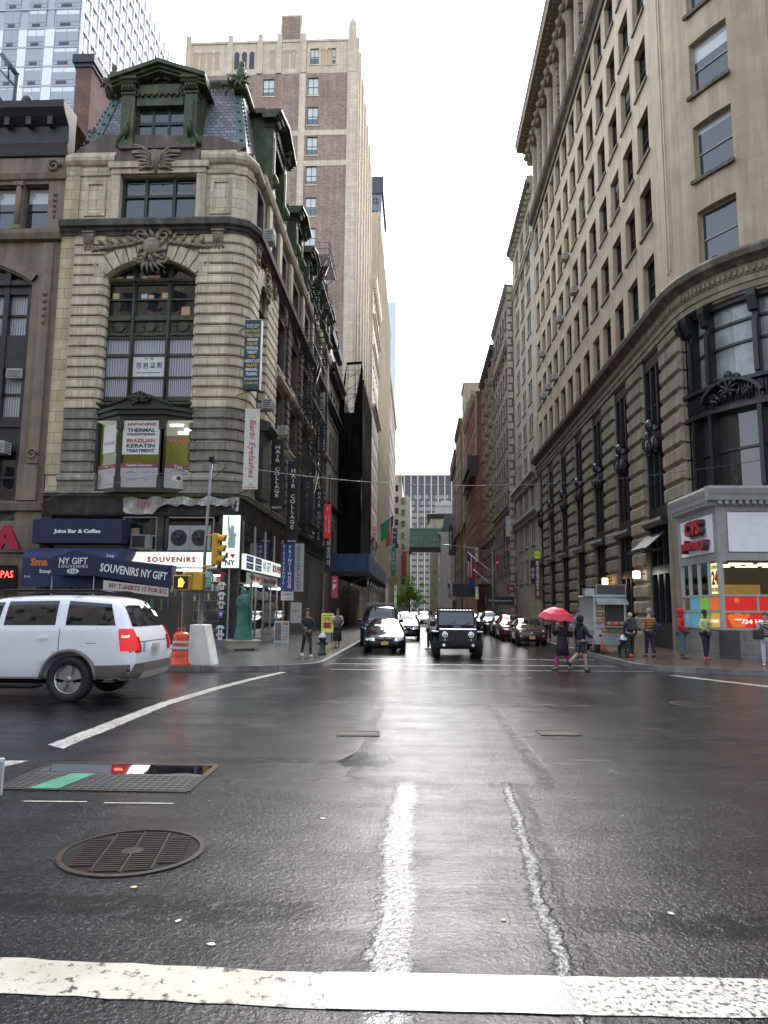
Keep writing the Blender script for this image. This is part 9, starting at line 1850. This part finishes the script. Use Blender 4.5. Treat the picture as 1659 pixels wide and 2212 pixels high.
g=MB();g.add([(-.6,-.01,2.24),(.62,-.01,2.24),(.62,-.38,1.98),(-.6,-.38,1.98),(-.6,-.01,2.21),(.62,-.01,2.21),(.62,-.38,1.95),(-.6,-.38,1.95)],[(0,1,2,3),(7,6,5,4),(0,4,5,1),(1,5,6,2),(2,6,7,3),(3,7,4,0)]);g.box(-.25,.56,-.28,0,1.06,1.10);obj('flap',g,STL,t);g=MB();g.box(-.55,.6,-.02,.08,2.34,2.75);obj('roof_box',g,surf('dark_panel',(.06,.06,.065),.5),t);g=MB()
for q in((-.57,.62,2.33,2.36),(-.57,.62,2.73,2.76),(-.57,-.54,2.36,2.73),(.59,.62,2.36,2.73)):g.box(q[0],q[1],-.03,.09,q[2],q[3])
g.box(-1.0,-.62,.0,.5,2.3,2.6);obj('roof_frame',g,STL,t)
for i,(x0,x1,z0_,z1_,c)in enumerate([(-.58,-.28,1.98-.27*k,2.2-.27*k,c)for k,c in enumerate(((.5,.3,.06),(.3,.22,.12),(.35,.12,.06),(.4,.25,.1)))]+[(-.22,.05,1.12,1.3,(.3,.16,.1)),(.06,.30,1.12,1.3,(.6,.10,.02)),(.31,.55,1.12,1.3,(.3,.2,.1)),(-.4,-.1,.82,1.02,(.4,.22,.08)),(-.08,.2,.82,1.02,(.35,.3,.15)),(.22,.5,.82,1.02,(.4,.28,.12))]):
 g=MB();yy=-.035 if z0_>.9 else-.04;g.box(x0,x1,yy,yy+.012,z0_-.0,z1_-.0);g.ell(((x0+x1)/2,yy,(z0_+z1_)/2),(.09,.008,.055),8,4,1);pp=obj('menu_photo',g,[plain('photo_%d'%i,c,.4,var=.4),surf('food_pale',(.5,.42,.25),.5,var=.5,scale=30)],t)
 if i==5:text(pp,'HALAL',.2,.05,((x0+x1)/2,yy-.012,z0_+.1),plain('letter_amber',(.7,.5,.1),.5))
g=MB();g.box(-.25,.54,.1,.2,1.1,2.0);obj('dark_interior',g,plain('cart_inside',(.03,.032,.03),.5),t)
for x,y in((-.5,.35),(.45,.35),(-.5,2.1)):g=MB();g.lathe([(.22,-.07),(.24,0),(.22,.07)],16,(x,y,.24),ax='x');obj('wheel',g,TYRE,t)
for x in(-.45,.5):g=MB();g.lathe([(.06,-.03),(.06,-.05)],12,(x,0,.72),ax='y');obj('lamp',g,plain('lamp_dark',(.06,.01,.01),.3),t)
g=MB();g.prism([(-.46,.2),(-.34,.24),(-.40,.55)],-.06,-.05,ax='y');obj('orange_flag',g,OR,t)
t=thing('street_lamp','tall thin street lamp with its arm reaching over the right roadway','street lamp',gp(7.2,69.6));g=MB();g.tube([(0,0,0),(0,0,7.3)],[.09,.05],8);g.tube([(0,0,7.1),(-1.6,0,7.6),(-4.2,0,7.9)],.035,6);g.lathe([(.16,0),(.14,.4)],10);obj('mast',g,surf('lamp_grey',(.28,.28,.28),.4,metal=.4),t);g=MB();g.ell((-4.4,0,7.86),(.45,.14,.09),10,6);obj('head',g,surf('lamp_head',(.5,.5,.5),.4),t)
t=thing('string_lights','sagging cable of small bulbs slung across the avenue corner','cable',(0,0,0));pts=[];P0,P1=Vector((-6.1,20.65,5.83)),Vector((16,29,8.0))
for i in range(61):u=i/60;p=P0.lerp(P1,u);p.z-=1.5*4*u*(1-u)*(1.15-u*.5)*.72;pts.append(p)
g=MB();g.tube(pts,.009,4);obj('wire',g,plain('wire_dark',(.06,.06,.09),.5),t);g=MB()
for p in pts[1:-1]:g.ell((p.x,p.y,p.z-.03),(.014,.014,.024),5,3)
obj('bulb',g,plain('bulb_grey',(.12,.12,.15),.3),t)
t=thing('cable','thin slack wire running down to the left from the signal pole','cable',(0,0,0));g=MB();g.tube([(-6.1,20.65,5.8),(-12,23,5.2),(-19,27,3.4)],.008,4);obj('wire',g,plain('wire_pale',(.2,.19,.16),.5),t)
FE=plain('fire_escape_black',(.012,.012,.013),.5);t=thing('fire_escape','black iron fire escape zigzagging down the side-street front','fire escape',(-7.4,47,6));lv=[6.9,10.9,14.9,18.5,22.7,26.2];bars=0
for i,z in enumerate(lv):
 y0_,y1_=(44.2,50.6)if z<25 else(47.5,51.5);x0,x1=-7.85,-6.75
 if z>20:x0,x1=-7.3,-6.3
 g=MB();n=24
 for k in range(n):y=y0_+(y1_-y0_)*k/n;g.box(x0,x1,y,y+.05,z,z+.03)
 for x in(x0,x1):g.box(x,x+.05,y0_,y1_,z-.06,z)
 for zz_ in(.5,.95):g.tube([(x0,y0_,z+zz_),(x1,y0_,z+zz_),(x1,y1_,z+zz_),(x0,y1_,z+zz_)],.02,4)
 for k in range(17):y=y0_+(y1_-y0_)*k/16;g.box(x1-.01,x1+.01,y-.01,y+.01,z,z+.95)
 for x in(x0+.35,x0+.7,x1):g.box(x-.01,x+.01,y0_-.01,y0_+.01,z,z+.95)
 for y in(y0_+.3,y1_-.3):g.tube([(x1,y,z),(x0,y,z-.9)],.025,4)
 obj('platform',g,FE,t,True)
 if i:
  zb_=lv[i-1];g=MB();a,b=(45.0,49.2)if i%2 else(49.2,45.0)
  for x in(x1-.75,x1-.2):g.tube([(x,a,zb_),(x,b,z)],.03,4)
  for k in range(14):u=(k+.5)/14;y=a+(b-a)*u;g.box(x1-.75,x1-.2,y-.08,y+.08,zb_+(z-zb_)*u,zb_+(z-zb_)*u+.025)
  g.tube([(x1-.2,a,zb_+.85),(x1-.2,b,z+.85)],.02,4);obj('stair',g,FE,t,True)
for lab,x0,x1,h_ in(('tall block on the near side of the avenue, north of the side street',13,55,46),('tall block on the near side of the avenue, south of the side street',-60,-12,40)):
 t=thing('street_building',lab,'building',((x0+x1)/2,-16,0));Fq=Fac(x1,-9,-1,0);g=MB();hs_=[(1.5+2.8*i,3.0+2.8*i,6+3.8*j,8.2+3.8*j)for i in range(int((x1-x0-2)/2.8))for j in range(int((h_-8)/3.8))];fwall(g,Fq,0,x1-x0,-.2,h_,hs_,.3);g.box(x0,x1,-30,-9.3,-.2,h_-.3,1);obj('wall',g,[GRYB,GL_DARK],t,True)
t=thing('street_building','block closing the avenue view far to the left','building',(-40,40,0));g=MB();g.box(-70,-27.1,31,60,-.2,26);obj('wall',g,GRYB,t,True);t=thing('street_building','block continuing the avenue front to the right','building',(60,40,0));g=MB();g.box(40.1,80,26,60,-.2,46);obj('wall',g,BE2,t,True)
